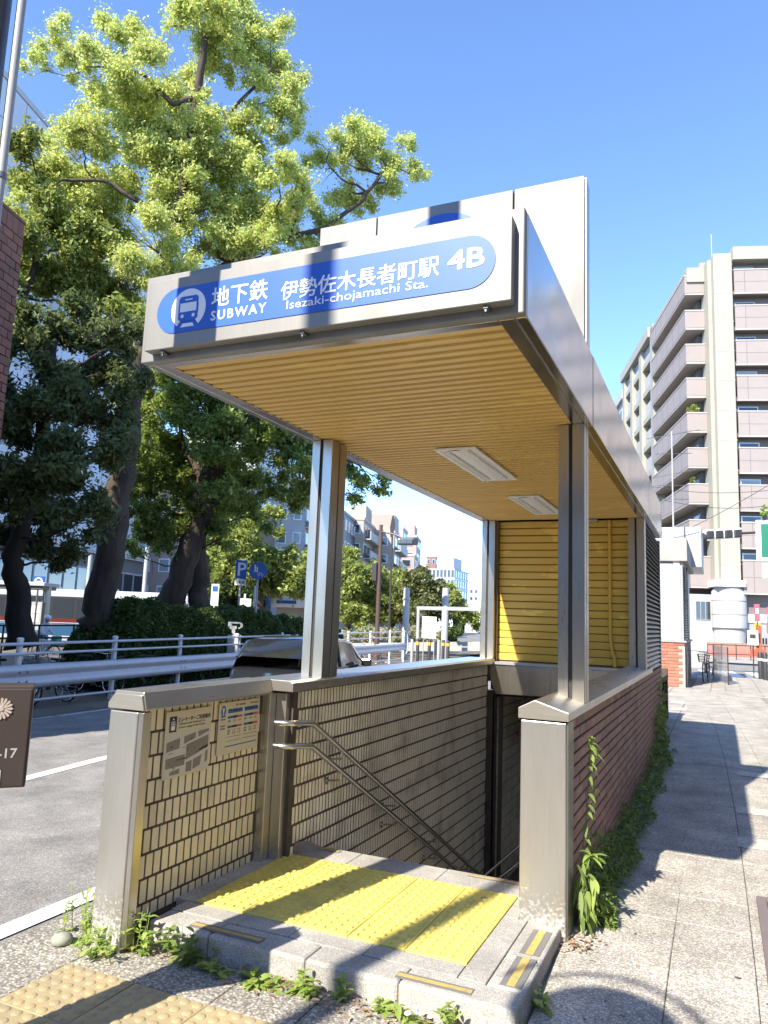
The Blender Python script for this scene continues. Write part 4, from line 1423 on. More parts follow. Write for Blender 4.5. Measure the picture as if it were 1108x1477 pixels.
# ------------------------------------------------------------------ brown pole, its box, other poles behind the viewer
PX0, PY0 = -2.622, 1.730
pole = thing('utility_pole', 'thick dark brown pole at the road edge carrying a grey conduit', 'pole', (PX0, PY0, -0.05))
MB().tube([(PX0, PY0, -0.1), (PX0, PY0, 9.5)], 0.12, 28).build('shaft', M['brown_pole'], pole, smooth=True)
pc = Vector((PX0 + 0.165 * 0.85, PY0 + 0.165 * 0.53, 0))
MB().tube([(pc.x, pc.y, -0.05), (pc.x, pc.y, 2.95)], 0.0195, 14).tube([(pc.x, pc.y, 2.95), (pc.x, pc.y, 8.5)], 0.0170, 14).build('conduit', M['conduit'], pole, smooth=True)
for z in (2.62, 3.22, 4.4):
    MB().lathe([(0.128, 0), (0.128, 0.022)], (PX0, PY0, z), 28).lathe([(0.021, 0), (0.021, 0.022)], (pc.x, pc.y, z), 14).build('strap', M['steel_dark'], pole, smooth=True)
# box facing the viewer
bx = thing('signal_box', 'dark brown metal box with a pale flower emblem and the number C-17', 'box', (-2.45, 1.8, 0.9))
bu = Vector((0.68, 0.733, 0)).normalized()
bn = Vector((bu.y, -bu.x, 0))
bo = Vector((-2.243, 2.006, 0.97))        # lower right front corner
def bpt(a, h, d=0.0):
    return bo - bu * a + Vector((0, 0, h)) + bn * d
MB().obox(bpt(0.30, 0.175, -0.06), 0.30, 0.06, 0.175, bu, bn, Z3).build('case', M['brown_pole'], bx, bevel=0.006)
MB().obox(bpt(0.30, 0.173, 0.006), 0.294, 0.005, 0.167, bu, bn, Z3).build('door', M['brown_pole'], bx, bevel=0.004)
em = MB()
ec = bpt(0.100, 0.272, 0.0112)
for k in range(16):
    a = 2 * math.pi * k / 16
    pts = [(0.008 * math.cos(a - .3), 0.008 * math.sin(a - .3)), (0.034 * math.cos(a - .13), 0.034 * math.sin(a - .13)), (0.038 * math.cos(a), 0.038 * math.sin(a)), (0.034 * math.cos(a + .13), 0.034 * math.sin(a + .13)), (0.008 * math.cos(a + .3), 0.008 * math.sin(a + .3))]
    em.prism(pts, ec, bu, Z3, bn, 0.003 + 0.001 * (k % 2))
em.lathe([(0.010, 0.0), (0.008, 0.006)], ec, 12, axis=bn)
M['emblem'] = mat('tarnished_emblem', (0.52, 0.43, 0.36), 0.5, metal=0.3)
em.build('flower_emblem', M['emblem'], bx)
lettering('C-17', M['conduit'], bpt(0.128, 0.104, 0.0112), bu, Z3, bn, width=0.092, height=0.032, depth=0.0008, bold=0.02, parent=bx)
pl = MB().obox(bpt(0.112, 0.040, 0.0125), 0.032, 0.001, 0.024, bu, bn, Z3).build('rating_plate', M['conduit'], bx)
rp_ = MB()
for k in range(4):
    rp_.obox(bpt(0.112, 0.025 + 0.0105 * k, 0.0139), 0.028, 0.0002, 0.0035, bu, bn, Z3)
rp_.build('plate_print', M['ink'], pl)

p2 = thing('utility_pole', 'slim grey street pole behind the viewpoint', 'pole', (-2.84, -2.1, 0))
MB().tube([(-2.84, -2.1, -0.1), (-2.84, -2.1, 9)], 0.075, 16).build('shaft', M['conduit'], p2, smooth=True)
mir = thing('traffic_mirror', 'round traffic mirror on a slim post beside the viewpoint', 'mirror', (-1.38, -0.29, -0.05))
MB().tube([(-1.38, -0.29, -0.1), (-1.38, -0.29, 3.5)], 0.032, 12).build('post', M['orange'], mir, smooth=True)
nrm = Vector((0.24, 0.97, 0.0)).normalized()
MB().lathe([(0.30, 0), (0.32, 0.01), (0.32, 0.03), (0.28, 0.05)], Vector((-1.38, -0.25, 3.2)), 32, axis=nrm).build('mirror_disc', M['steel_rail'], mir, smooth=True)
hd = MB()
sx_ = nrm.orthogonal().normalized()
hp = [Vector((-1.38, -0.25, 3.2)) + Vector((nrm.y, -nrm.x, 0)) * (0.43 * math.cos(a)) + Vector((0, 0, 0.43 * math.sin(a))) for a in frange(rad(10), rad(170), 20)]
hd.tube(hp, 0.014, 6)
hd.build('hood', M['orange'], mir, smooth=True)

# unseen buildings added for steel reflections, and one to shade the trees and hedge
rb0 = thing('reflection_building', 'plain unseen building added along the right side of the pavement for the steel to reflect', 'building', (9, 8, 0))
MB().box(5.2, 14, -14, 27, -0.3, 8.6).build('wall', M['white_wall'], rb0)
MB().box(4.7, 5.2, -14, 27, 3.1, 3.5).build('awning', M['recess'], rb0)
for k in range(10):
    w_ = MB().box(5.12, 5.2, -13 + 4 * k, -9.6 + 4 * k, 0.3, 2.9).build('shop_window', M['alu'], rb0)
    MB().box(5.10, 5.12, -12.9 + 4 * k, -9.7 + 4 * k, 0.4, 2.8).build('pane', M['glass_dark'], w_)
    for fl in range(1):
        w_ = MB().box(5.12, 5.2, -12.6 + 4 * k, -10 + 4 * k, 4.4 + 3.2 * fl, 6.0 + 3.2 * fl).build('window', M['alu'], rb0)
        MB().box(5.10, 5.12, -12.5 + 4 * k, -10.1 + 4 * k, 4.5 + 3.2 * fl, 5.9 + 3.2 * fl).build('pane', M['glass_dark'], w_)
rb1 = thing('office_building', 'plain unseen building added behind the viewpoint to shape the steel reflections', 'building', (0, -20, 0))  # unseen, added to block low sky in the steel reflections
MB().box(-13, 20, -30, -17, -0.3, 9.2).build('wall', M['white_wall'], rb1)
for fl in range(3):
    for k in range(9):
        w_ = MB().box(-12.2 + 3.5 * k, -9.6 + 3.5 * k, -17, -16.93, 0.6 + 3 * fl, 2.5 + 3 * fl).build('window', M['alu'], rb1)
        MB().box(-12.1 + 3.5 * k, -9.7 + 3.5 * k, -16.93, -16.91, 0.7 + 3 * fl, 2.4 + 3 * fl).build('pane', M['glass_dark'], w_)
ob = thing('office_building', 'plain unseen concrete block added across the road to shade the trees', 'building', (-25, -3, -0.3))  # unseen, added for its shade over the left trees
MB().box(-44, -18.0, -16, 6.5, -1, 14.2).build('wall', M['concrete'], ob)
MB().box(-44.2, -17.8, -16.2, 6.7, 14.2, 14.7).build('parapet', M['white_wall'], ob)
for fl in range(4):
    for k in range(6):
        fr_ = MB().box(-18.0, -17.94, -14 + k * 3.3, -12 + k * 3.3, 0.9 + fl * 3, 2.6 + fl * 3).build('window', M['alu'], ob)
        MB().box(-17.94, -17.93, -13.92 + k * 3.3, -12.08 + k * 3.3, 0.98 + fl * 3, 2.52 + fl * 3).build('pane', M['glass_dark'], fr_)

# ------------------------------------------------------------------ weeds, the tall plant, litter
W1 = M['leaf_weed']
gw = 'weeds growing along the entrance step'
weed('tall spindly weeds at the left foot of the steel post', (-3.02, 3.14, -0.06), 0.30, 0.22, 90, 0.05, W1, gw)
weed('low grassy weeds in front of the left steel post', (-2.80, 3.02, -0.05), 0.14, 0.30, 117, 0.055, W1, gw, upright=0.7)
weed('bushy weed at the corner where post and step meet', (-2.60, 3.12, -0.05), 0.20, 0.14, 63, 0.06, W1, gw)
weed('broad-leaved weed drooping in the shadow by the step corner', (-2.42, 3.13, -0.05), 0.17, 0.20, 54, 0.085, M['leaf_weed_dark'], gw)
weed('small round-leaved weed right of the drooping weed', (-2.20, 3.15, -0.05), 0.06, 0.10, 27, 0.06, W1, gw)
weed('thin upright seedling against the step face', (-2.25, 3.20, -0.05), 0.13, 0.04, 9, 0.035, W1, gw)
weed('rosette of long leaves at the left part of the step', (-1.93, 3.14, -0.05), 0.05, 0.13, 36, 0.085, W1, gw)
weed('rosette with tall tips near the dark stone joint', (-1.72, 3.15, -0.05), 0.10, 0.12, 36, 0.075, W1, gw)
weed('pair of upright leaves in the middle of the step', (-1.52, 3.18, -0.05), 0.12, 0.08, 18, 0.06, W1, gw)
weed('leafy weed under the right grip strip', (-1.32, 3.16, -0.05), 0.08, 0.12, 36, 0.06, W1, gw)
weed('low weed beside white blossoms at the step', (-1.18, 3.15, -0.05), 0.06, 0.09, 27, 0.055, W1, gw)
weed('weed with a thin flower stalk near the right step corner', (-1.02, 3.15, -0.05), 0.11, 0.14, 45, 0.06, W1, gw)
weed('small weed at the right side of the granite step', (-0.755, 3.52, -0.04), 0.11, 0.06, 27, 0.05, W1, gw)
weed('tiny weed low at the right step side', (-0.765, 3.28, -0.05), 0.06, 0.05, 18, 0.045, W1, gw)
weed('small bright green tuft at the foot of the right post', (-0.66, 4.12, -0.03), 0.035, 0.07, 27, 0.03, W1, gw)
dm = MB()
for k in range(260):
    x, y = (random.gauss(-0.70, 0.06), random.gauss(4.16, 0.06)) if k < 60 else (random.uniform(-2.5, -0.9), random.gauss(3.17, 0.05))
    a = random.uniform(0, 6.28)
    blade(dm, (x, y, Hs(x, y) + random.uniform(0.004, 0.03)), (math.cos(a), math.sin(a), random.uniform(-.1, .4)), random.uniform(0.008, 0.045), random.uniform(0.006, 0.022), 0.2, 2)
litter = dm.build('dry_leaves', M['leaf_dry'])
tag(litter, kind='stuff')
bm_ = MB()
for k in range(6):
    bm_.lathe([(0.004, 0), (0.012, 0.004), (0.011, 0.010), (0.003, 0.013)], (-1.17 + random.gauss(0, .03), 3.12 + random.gauss(0, .02), 0.0 + random.uniform(0, .02)), 8)
tag(bm_.build('white_blossoms', M['white']), kind='stuff')
tag(MB().lathe([(0.02, 0), (0.052, 0.012), (0.05, 0.04), (0.02, 0.055)], (-3.02, 3.02, -0.055), 10).build('pebble', M['pebble'], smooth=True, angle=180), 'grey green pebble lying left of the steel post', 'pebble')

tp = thing('tall_weed', 'tall leafy weed climbing in front of the dark red brick wall', 'weed', (-0.735, 4.40, 0))
stem_pts = [(-0.735, 4.40, 0.0), (-0.725, 4.42, 0.3), (-0.70, 4.47, 0.6), (-0.69, 4.50, 0.85), (-0.685, 4.52, 0.98)]
MB().tube(stem_pts, 0.004, 6, r2=0.002).build('stem', M['stem'], tp, smooth=True)
sv = [Vector(p) for p in stem_pts]
def along(pts, f):
    f = f * (len(pts) - 1)
    i = min(int(f), len(pts) - 2)
    return pts[i].lerp(pts[i + 1], f - i)
mb_low, mb_top = MB(), MB()
for k in range(44):
    f = 0.15 + 0.83 * k / 44
    a = k * 2.4 + random.uniform(-.5, .5)
    p = along(sv, f)
    d = Vector((abs(math.cos(a)) * 0.8 + 0.1, math.sin(a), random.uniform(-0.35, 0.3)))
    blade(mb_low if f < 0.8 else mb_top, p, d, random.uniform(0.05, 0.085), random.uniform(0.018, 0.03), random.uniform(0.3, 0.7))
for k in range(26):
    a = random.uniform(0, 6.28)
    blade(mb_top, sv[-1] + Vector((0, 0, random.uniform(-.09, .01))), (math.cos(a) * .8 + 0.2, math.sin(a), random.uniform(0.1, 0.9)), random.uniform(0.035, 0.06), 0.016, 0.3)
mb_low.build('stem_leaves', M['leaf_weed_dark'], tp, smooth=True, angle=180)
mb_top.build('top_leaves', M['leaf_weed'], tp, smooth=True, angle=180)
tp2 = thing('tall_weed', 'arching leafy weed hanging its bright lance-shaped leaves beside the right post', 'weed', (-0.70, 4.36, 0))
st2 = [(-0.72, 4.40, 0.0), (-0.70, 4.38, 0.22), (-0.675, 4.35, 0.36), (-0.645, 4.32, 0.40)]
MB().tube(st2, 0.005, 6, r2=0.003).build('stem', M['stem'], tp2, smooth=True)
sv2 = [Vector(p) for p in st2]
mb_top, mb_low = MB(), MB()
for k in range(15):
    a = k * 2.4 + random.uniform(-.3, .3)
    blade(mb_top, along(sv2, random.uniform(0.88, 1.0)), (math.cos(a) + 0.35, math.sin(a) - 0.25, random.uniform(0.0, 1.0)), random.uniform(0.07, 0.13), random.uniform(0.018, 0.028), random.uniform(0.25, 0.6), 5)
for k in range(34):
    p = Vector((random.uniform(-0.74, -0.63), random.uniform(4.27, 4.44), random.uniform(0.07, 0.36)))
    d = Vector((random.uniform(-0.2, 0.9), random.uniform(-0.8, 0.3), random.uniform(-1.3, -0.2)))
    blade(mb_top if p.x > -0.685 else mb_low, p, d, random.uniform(0.06, 0.12), random.uniform(0.02, 0.034), random.uniform(0.1, 0.5), 5)
for k in range(9):
    p = along(sv2, random.uniform(0.3, 0.9))
    q = Vector((random.uniform(-0.73, -0.64), random.uniform(4.28, 4.43), random.uniform(0.1, 0.3)))
    mb_low.tube([p, p.lerp(q, 0.5) + Vector((0.01, 0, 0.02)), q], 0.0025, 4, r2=0.0015)
mb_top.build('bright_leaves', M['leaf_weed'], tp2, smooth=True, angle=180)
mb_low.build('low_leaves', M['leaf_weed_dark'], tp2, smooth=True, angle=180)
# undergrowth at the foot of the brick wall
pts = []
for k in range(3000):
    y = 4.45 + 6.6 * random.random() ** 1.7
    wide = 0.22 * (0.55 + 0.45 * math.sin(y * 2.3 + 1) ** 2)
    hh = (0.32 if y < 5.4 else 0.13 + 0.10 * math.sin(y * 3.1) ** 2) if y < 8.8 else 0.34
    a = random.random()
    x = -0.75 + wide * a ** 1.3
    z = hh * (1 - a * 0.8) * random.random() ** 0.8
    pts.append((x, y, max(0.004, z)))
leaf_cloud('undergrowth', np.array(pts), 0.042, M['leaf_weed_dark'], None, 0.42, 0.3)
gb = MB()
for k in range(520):
    y = 4.45 + 6.4 * random.random() ** 1.2
    a = random.uniform(-1.2, 1.2)
    blade(gb, (-0.74 + random.random() * 0.13, y, 0.0), (abs(math.cos(a)) * 0.7, math.sin(a) * 0.6, random.uniform(0.4, 1.4)), random.uniform(0.10, 0.26), random.uniform(0.006, 0.012), random.uniform(0.4, 1.0), 4)
stuff(gb.build('grass', M['leaf_weed_dark'], smooth=True, angle=180))
pts = []
for k in range(700):
    y = random.gauss(10.6, 0.45)
    z = abs(random.gauss(0, 0.42))
    if z < 0.95 and 9.4 < y < 11.6:
        pts.append((-0.75 + random.random() * 0.07, y, z))
iv = thing('creeper', 'thin creeper climbing the far end of the brick wall', 'plant', (-0.75, 10.6, 0))
leaf_cloud('leaves', np.array(pts), 0.05, M['leaf_weed_dark'], iv, 0.7, 0.0, facing=(1, 0, 0.2))

# steel hatch let into the pavement at the right
ht = thing('pavement_hatch', 'brown steel hatch frame with a ribbed plate in the pavement', 'hatch', (0.45, 4.7, 0))
x0, x1, y0, y1 = 0.165, 0.86, 4.08, 5.36
fr_ = MB()
fr_.box(x0, x0 + 0.055, y0, y1, -0.02, 0.030).box(x1 - 0.055, x1, y0, y1, -0.02, 0.030).box(x0 + 0.055, x1 - 0.055, y0, y0 + 0.05, -0.02, 0.030).box(x0 + 0.055, x1 - 0.055, y1 - 0.05, y1, -0.02, 0.030)
fr_.build('frame', M['hatch'], ht, bevel=0.004)
MB().box(x0 + 0.062, x1 - 0.062, y0 + 0.057, y1 - 0.057, -0.02, 0.016).build('plate', M['hatch'], ht, bevel=0.004)
MB().box(x0 + 0.10, x1 - 0.10, y0 + 0.45, y1 - 0.30, 0.016, 0.022).build('label_plate', M['conduit'], ht, bevel=0.002)
for k in range(9):
    MB().box(x0 + 0.11, x1 - 0.11, y1 - 0.28 + 0.022 * k, y1 - 0.27 + 0.022 * k, 0.016, 0.021).build('rib', M['alu'], ht)

# ------------------------------------------------------------------ guardrail across the road
gr = thing('guardrail', 'long white galvanised guardrail with pipes above the road', 'guardrail', (guard_x(12), 12, -0.3))
def gp(y, off=0.0):
    return Vector((guard_x(y) + off, y, 0))
def path(y0, y1, off, z0, z1, n=24):
    out = []
    for i in range(n + 1):
        y = y0 + (y1 - y0) * i / n
        out.append(gp(y, off) + Vector((0, 0, z0 + (z1 - z0) * (y - 9.5) / 32)))
    return out
Y0, Y1 = 4.0, 41.6
MB().tube(path(Y0, Y1, 0, 0.915, 0.955), 0.030, 10).build('top_pipe', M['rail_white'], gr, smooth=True)
MB().tube(path(Y0, Y1, 0.0, 0.74, 0.645), 0.027, 10).build('middle_pipe', M['rail_white'], gr, smooth=True)
prof = [(0.0, 0.0), (0.05, 0.02), (0.085, 0.06), (0.085, 0.10), (0.05, 0.145), (0.012, 0.175), (0.012, 0.195), (0.05, 0.225), (0.085, 0.27), (0.085, 0.31), (0.05, 0.35), (0.0, 0.37)]
prof = [(a_, b_ * 1.18) for a_, b_ in prof]
bw = path(Y0, Y1 - 0.4, 0.06, 0.115, -0.13)
MB().sweep(prof, bw).build('beam', M['rail_white'], gr, smooth=True, solid=0.006, angle=60)
MB().tube(path(Y0, Y1 - 0.5, 0.05, -0.10, -0.60), 0.026, 10).build('lower_pipe', M['rail_white'], gr, smooth=True)
yk = 4.4
posts_y = [6.6, 10.0, 12.9, 15.7, 19.0, 22.5, 26.3, 30.3, 34, 38, 41.4]
for y in posts_y:
    p = gp(y, -0.06)
    z = Hr(p.x, p.y)
    MB().tube([p + Vector((0, 0, z - 0.1)), p + Vector((0, 0, 0.99))], 0.055, 16).lathe([(0.062, 0), (0.062, 0.035), (0.04, 0.055)], p + Vector((0, 0, 0.975)), 16).build('post', M['white'], gr, smooth=True)
for y in (9.85, 10.05, 15.5, 15.7, 22.3, 22.5):
    for dz in (0.10, 0.265):
        p = gp(y, 0.155)
        MB().lathe([(0.022, 0), (0.018, 0.012)], p + Vector((0, 0, 0.155 - 0.0067 * (y - 9.5) + dz)), 8, axis=(1, 0.17, 0)).build('bolt', M['steel_dark'], gr)
# white end loop
MB().tube([gp(41.6) + Vector((0, 0, 0.95)), gp(42.1) + Vector((0, 0, 0.85)), gp(42.25) + Vector((0, 0, 0.5)), gp(42.2) + Vector((0, 0, -0.2)), gp(41.9) + Vector((0, 0, -0.35))], 0.03, 10).build('end_loop', M['rail_white'], gr, smooth=True)

# dark railing of the park behind, in front of the bus
pr_ = thing('park_railing', 'thin black two-bar railing in the shade before the bus', 'railing', (-20.468, 18.655, 0.582))
ra, rb = Vector((-23.206, 17.378, 0.882)), Vector((-19.812, 21.093, 1.039))
for dz, nm in ((0.0, 'top_bar'), (-0.43, 'lower_bar')):
    MB().tube([ra + Vector((0, 0, dz)), rb + Vector((0, 0, dz))], 0.03, 8).build(nm, M['black'], pr_, smooth=True)
for k in range(5):
    p = ra.lerp(rb, 0.05 + 0.22 * k)
    MB().tube([(p.x, p.y, p.z + 0.02), (p.x, p.y, Hr(p.x, p.y) - 0.1)], 0.035, 8).build('post', M['black'], pr_, smooth=True)

# ------------------------------------------------------------------ bicycles
def torus(mb, c, R, r, axis, n=28, k=6, m=0):
    az = Vector(axis).normalized()
    ax = az.orthogonal().normalized()
    ay = az.cross(ax)
    pts = [Vector(c) + ax * (R * math.cos(2 * math.pi * i / n)) + ay * (R * math.sin(2 * math.pi * i / n)) for i in range(n + 1)]
    mb.tube(pts, r, k, m, caps=False)
def make_bicycle(name, label, group):
    t = thing(name, label, 'bicycle', (0, 0, 0), group)
    R = 0.33
    for x in (-0.52, 0.55):
        mb = MB()
        torus(mb, (x, 0, R), R - 0.018, 0.018, (0, 1, 0))
        wh = mb.build('tyre', M['rubber'], t, smooth=True)
        mb = MB()
        torus(mb, (x, 0, R), R - 0.04, 0.008, (0, 1, 0))
        for k in range(14):
            a = 2 * math.pi * k / 14
            mb.tube([(x, 0.0, R), (x + (R - .04) * math.cos(a), 0, R + (R - .04) * math.sin(a))], 0.002, 4)
        mb.tube([(x, -0.05, R), (x, 0.05, R)], 0.018, 8)
        mb.build('wheel_rim', M['chrome'], wh, smooth=True)
        mb = MB()
        arc = [(x + (R + .02) * math.cos(a), 0, R + (R + .02) * math.sin(a)) for a in (frange(rad(25), rad(170), 10) if x < 0 else frange(rad(20), rad(150), 10))]
        mb.tube(arc, 0.022, 6, flat=0.4)
        mb.build('mudguard', M['chrome'], t, smooth=True)
    mb = MB()
    bb, seat, head, fork = (-0.06, 0, 0.30), (-0.20, 0, 0.74), (0.36, 0, 0.80), (0.40, 0, 0.66)
    mb.tube([bb, seat], 0.017, 8).tube([bb, fork], 0.020, 8).tube([(0.30, 0, 0.60), (-0.16, 0, 0.50)], 0.015, 8).tube([head, fork], 0.02, 8)
    for s in (-0.05, 0.05):
        mb.tube([(-0.52, s, R), bb], 0.010, 6).tube([(-0.52, s, R), (-0.19, s * .5, 0.66)], 0.009, 6).tube([(0.55, s, R), (0.41, s * .8, 0.64)], 0.011, 6)
    mb.build('frame', M['bike_paint'], t, smooth=True)
    MB().lathe([(0.085, 0), (0.085, 0.008)], (-0.06, 0.045, 0.30), 16, axis=(0, 1, 0)).tube([(-0.06, 0.06, 0.30), (0.08, 0.07, 0.2)], 0.009, 6).tube([(-0.06, -0.06, 0.30), (-0.2, -0.07, 0.4)], 0.009, 6).obox((0.08, 0.11, 0.2), 0.045, 0.04, 0.012).obox((-0.2, -0.11, 0.4), 0.045, 0.04, 0.012).build('crankset', M['steel_dark'], t)
    MB().tube([seat, (-0.22, 0, 0.84)], 0.012, 8).prism([(-0.36, -0.09), (-0.36, 0.09), (-0.2, 0.07), (-0.05, 0.02), (-0.05, -0.02), (-0.2, -0.07)], (0, 0, 0.84), X3, Y3, Z3, 0.05).build('saddle', M['black'], t, bevel=0.012)
    MB().tube([head, (0.33, 0, 0.95)], 0.012, 8).tube([(0.18, 0.28, 0.98), (0.28, 0.26, 1.0), (0.34, 0.1, 0.96), (0.34, -0.1, 0.96), (0.28, -0.26, 1.0), (0.18, -0.28, 0.98)], 0.011, 8).build('handlebar', M['chrome'], t, smooth=True)
    bk = MB()
    for z, f in ((0.66, 0.8), (0.74, 0.87), (0.82, 0.94), (0.90, 1.0)):
        bk.tube([(0.42, -0.17 * f, z), (0.42, 0.17 * f, z), (0.42 + 0.28 * f, 0.17 * f, z), (0.42 + 0.28 * f, -0.17 * f, z), (0.42, -0.17 * f, z)], 0.005, 5)
    for k in range(7):
        a = -1 + 2 * k / 6
        bk.tube([(0.42 + 0.224, 0.136 * a, 0.66), (0.70, 0.17 * a, 0.90)], 0.004, 4).tube([(0.42, 0.136 * a, 0.66), (0.42, 0.17 * a, 0.90)], 0.004, 4)
        for s in (-1, 1):
            bk.tube([(0.42 + 0.112 * (a + 1), 0.136 * s, 0.66), (0.42 + 0.14 * (a + 1), 0.17 * s, 0.90)], 0.004, 4)
    bk.build('basket', M['steel_dark'], t)
    MB().tube([(-0.5, 0.06, 0.3), (-0.56, 0.16, 0.02)], 0.008, 6).build('stand', M['steel_dark'], t)
    return t
def place(t, loc, rz, label=None, colour=None, lean=0.0):
    t.location = loc
    t.rotation_euler = (lean, 0, rz)
    if label:
        t['label'] = label
    if colour:
        for c in t.children:
            c.color = (*colour, 1)
    return t
gb_ = 'bicycles parked behind the guardrail'
proto = make_bicycle('bicycle', 'x', gb_)
spots = [(9.2, 'silver bicycle behind the guardrail beside the flower emblem box', (0.5, 0.5, 0.5)), (10.7, 'bicycle with a bright blue frame behind the guardrail', (0.03, 0.06, 0.45)),
         (11.9, 'black bicycle behind the guardrail, right of the blue bicycle', (0.02, 0.02, 0.02)), (13.4, 'white bicycle with a basket behind the guardrail before the hedge', (0.6, 0.6, 0.6)),
         (14.6, 'orange bicycle behind the guardrail before the hedge', (0.5, 0.12, 0.03)), (16.2, 'dark red bicycle behind the guardrail before the hedge', (0.25, 0.03, 0.03)),
         (17.6, 'grey bicycle between guardrail and hedge left of the round blue sign', (0.25, 0.26, 0.28)), (19.5, 'pale green bicycle between guardrail and hedge', (0.3, 0.4, 0.3)),
         (22.0, 'navy bicycle beside the U-shaped marker post', (0.03, 0.04, 0.12)), (24.0, 'silver bicycle under the round blue sign', (0.55, 0.55, 0.55)),
         (31.0, 'first bicycle in the row seen right of the steel pillar', (0.4, 0.4, 0.42)), (32.3, 'black bicycle in the row beyond the car windscreen', (0.03, 0.03, 0.03)),
         (33.6, 'blue bicycle in the row beyond the car windscreen', (0.05, 0.1, 0.3)), (35.0, 'white bicycle in the row beyond the car windscreen', (0.6, 0.6, 0.6)),
         (36.6, 'brown bicycle in the row near the guardrail end', (0.15, 0.08, 0.05)), (38.4, 'red bicycle last in the row at the guardrail end', (0.4, 0.04, 0.04))]
for i, (y, lab, colr) in enumerate(spots):
    b_ = proto if i == 0 else copy_tree(proto)
    x = guard_x(y) - 1.0
    place(b_, (x, y, Hr(x, y) + 0.01), rad(random.uniform(-25, 15)) + (math.pi if i % 3 == 2 else 0), lab, colr, random.uniform(-.06, .06))

# ------------------------------------------------------------------ the dark car on the near lane
car = thing('parked_car', 'dark glossy car with a bright roof edge on the road behind the stairwell wall', 'car', (0, 0, 0))
# sections along the car: (x from rear, half width, sill z, belt z, roof half width, roof z)
secs = [(0.00, 0.66, 0.42, 0.86, 0.60, 0.90), (0.10, 0.76, 0.30, 0.92, 0.66, 1.12), (0.45, 0.80, 0.26, 0.93, 0.66, 1.40), (1.0, 0.81, 0.25, 0.93, 0.67, 1.455), (1.9, 0.81, 0.25, 0.93, 0.67, 1.46),
        (2.45, 0.81, 0.25, 0.93, 0.65, 1.40), (2.95, 0.80, 0.25, 0.95, 0.66, 1.13), (3.25, 0.79, 0.25, 0.96, 0.72, 0.98), (3.85, 0.74, 0.27, 0.84, 0.66, 0.86), (4.05, 0.62, 0.34, 0.66, 0.55, 0.70)]
low, gh = MB(), MB()
rowsl = []
for (x, hw, zs, zb_, rw, zr) in secs:
    rowsl.append([(x, -hw * 0.94, zs), (x, -hw, zs + 0.2), (x, -hw, zb_ - 0.12), (x, -hw * 0.965, zb_), (x, hw * 0.965, zb_), (x, hw, zb_ - 0.12), (x, hw, zs + 0.2), (x, hw * 0.94, zs)])
n_ = 8
vs = [p for r_ in rowsl for p in r_]
fs = [(i * n_ + j, i * n_ + (j + 1) % n_, (i + 1) * n_ + (j + 1) % n_, (i + 1) * n_ + j) for i in range(len(secs) - 1) for j in range(n_)]
fs += [tuple(range(n_))[::-1], tuple((len(secs) - 1) * n_ + j for j in range(n_))]
low.add(vs, fs).build('body', M['car'], car, smooth=True, angle=50)
rowsg = []
for (x, hw, zs, zb_, rw, zr) in secs[1:8]:
    rowsg.append([(x, -hw * 0.95, zb_ - 0.005), (x, -rw, zr - 0.06), (x, -rw * 0.86, zr), (x, rw * 0.86, zr), (x, rw, zr - 0.06), (x, hw * 0.95, zb_ - 0.005)])
n_ = 6
gv = [p for r_ in rowsg for p in r_]
rf_faces, gl_faces = [], []
for i in range(len(rowsg) - 1):
    for j in range(5):
        q = (i * n_ + j, i * n_ + j + 1, (i + 1) * n_ + j + 1, (i + 1) * n_ + j)
        (rf_faces if 1 <= j <= 3 and i < 4 else gl_faces).append(q)
MB().add(gv, gl_faces).build('windows', M['glass_dark'], car, smooth=True, angle=30)
MB().add(gv, rf_faces).build('roof', M['car'], car, smooth=True, angle=60)
for s in (-1, 1):
    MB().tube([(0.14, s * 0.67, 1.10), (0.45, s * 0.655, 1.345), (1.0, s * 0.67, 1.40), (1.9, s * 0.67, 1.405), (2.45, s * 0.655, 1.35), (2.95, s * 0.665, 1.08), (3.2, s * 0.73, 0.965)], 0.028, 8).build('roof_pillar', M['chrome'], car, smooth=True)
    MB().tube([(1.55, s * 0.775, 0.92), (1.55, s * 0.68, 1.40)], 0.03, 8).build('door_pillar', M['black'], car)
    MB().obox((2.75, s * 0.92, 0.97), 0.05, 0.10, 0.07).build('wing_mirror', M['car'], car, bevel=0.02)
    MB().obox((0.02, s * 0.56, 0.62), 0.04, 0.09, 0.07).build('tail_lamp', M['red_lamp'], car, bevel=0.02)
    for x in (0.72, 3.25):
        w_ = MB().lathe([(0.30, 0), (0.30, 0.2)], (x, s * 0.62 if s > 0 else -0.82, 0.30), 24, axis=(0, 1, 0)).build('wheel', M['rubber'], car, smooth=True)
        MB().lathe([(0.19, 0), (0.19, 0.01)], (x, s * 0.821, 0.30), 20, axis=(0, s, 0)).build('hub', M['chrome'], w_)
car.location = (-7.1, 11.2, -0.24)
car.rotation_euler = (0, 0, rad(98))

# ------------------------------------------------------------------ people
def person(name, label, joints, edges, radii, material, parts, loc):
    t = thing(name, label, 'person', loc)
    me = bpy.data.meshes.new('body')
    me.from_pydata([tuple(Vector(loc) + Vector(j)) for j in joints], edges, [])
    me.materials.append(material)
    o = bpy.data.objects.new('body', me)
    COL.objects.link(o)
    set_parent(o, t)
    sk = o.modifiers.new('skin', 'SKIN')
    for i, r in enumerate(radii):
        me.skin_vertices[0].data[i].radius = (r, r)
    me.skin_vertices[0].data[0].use_root = True
    sb = o.modifiers.new('sub', 'SUBSURF')
    sb.levels = sb.render_levels = 2
    return t
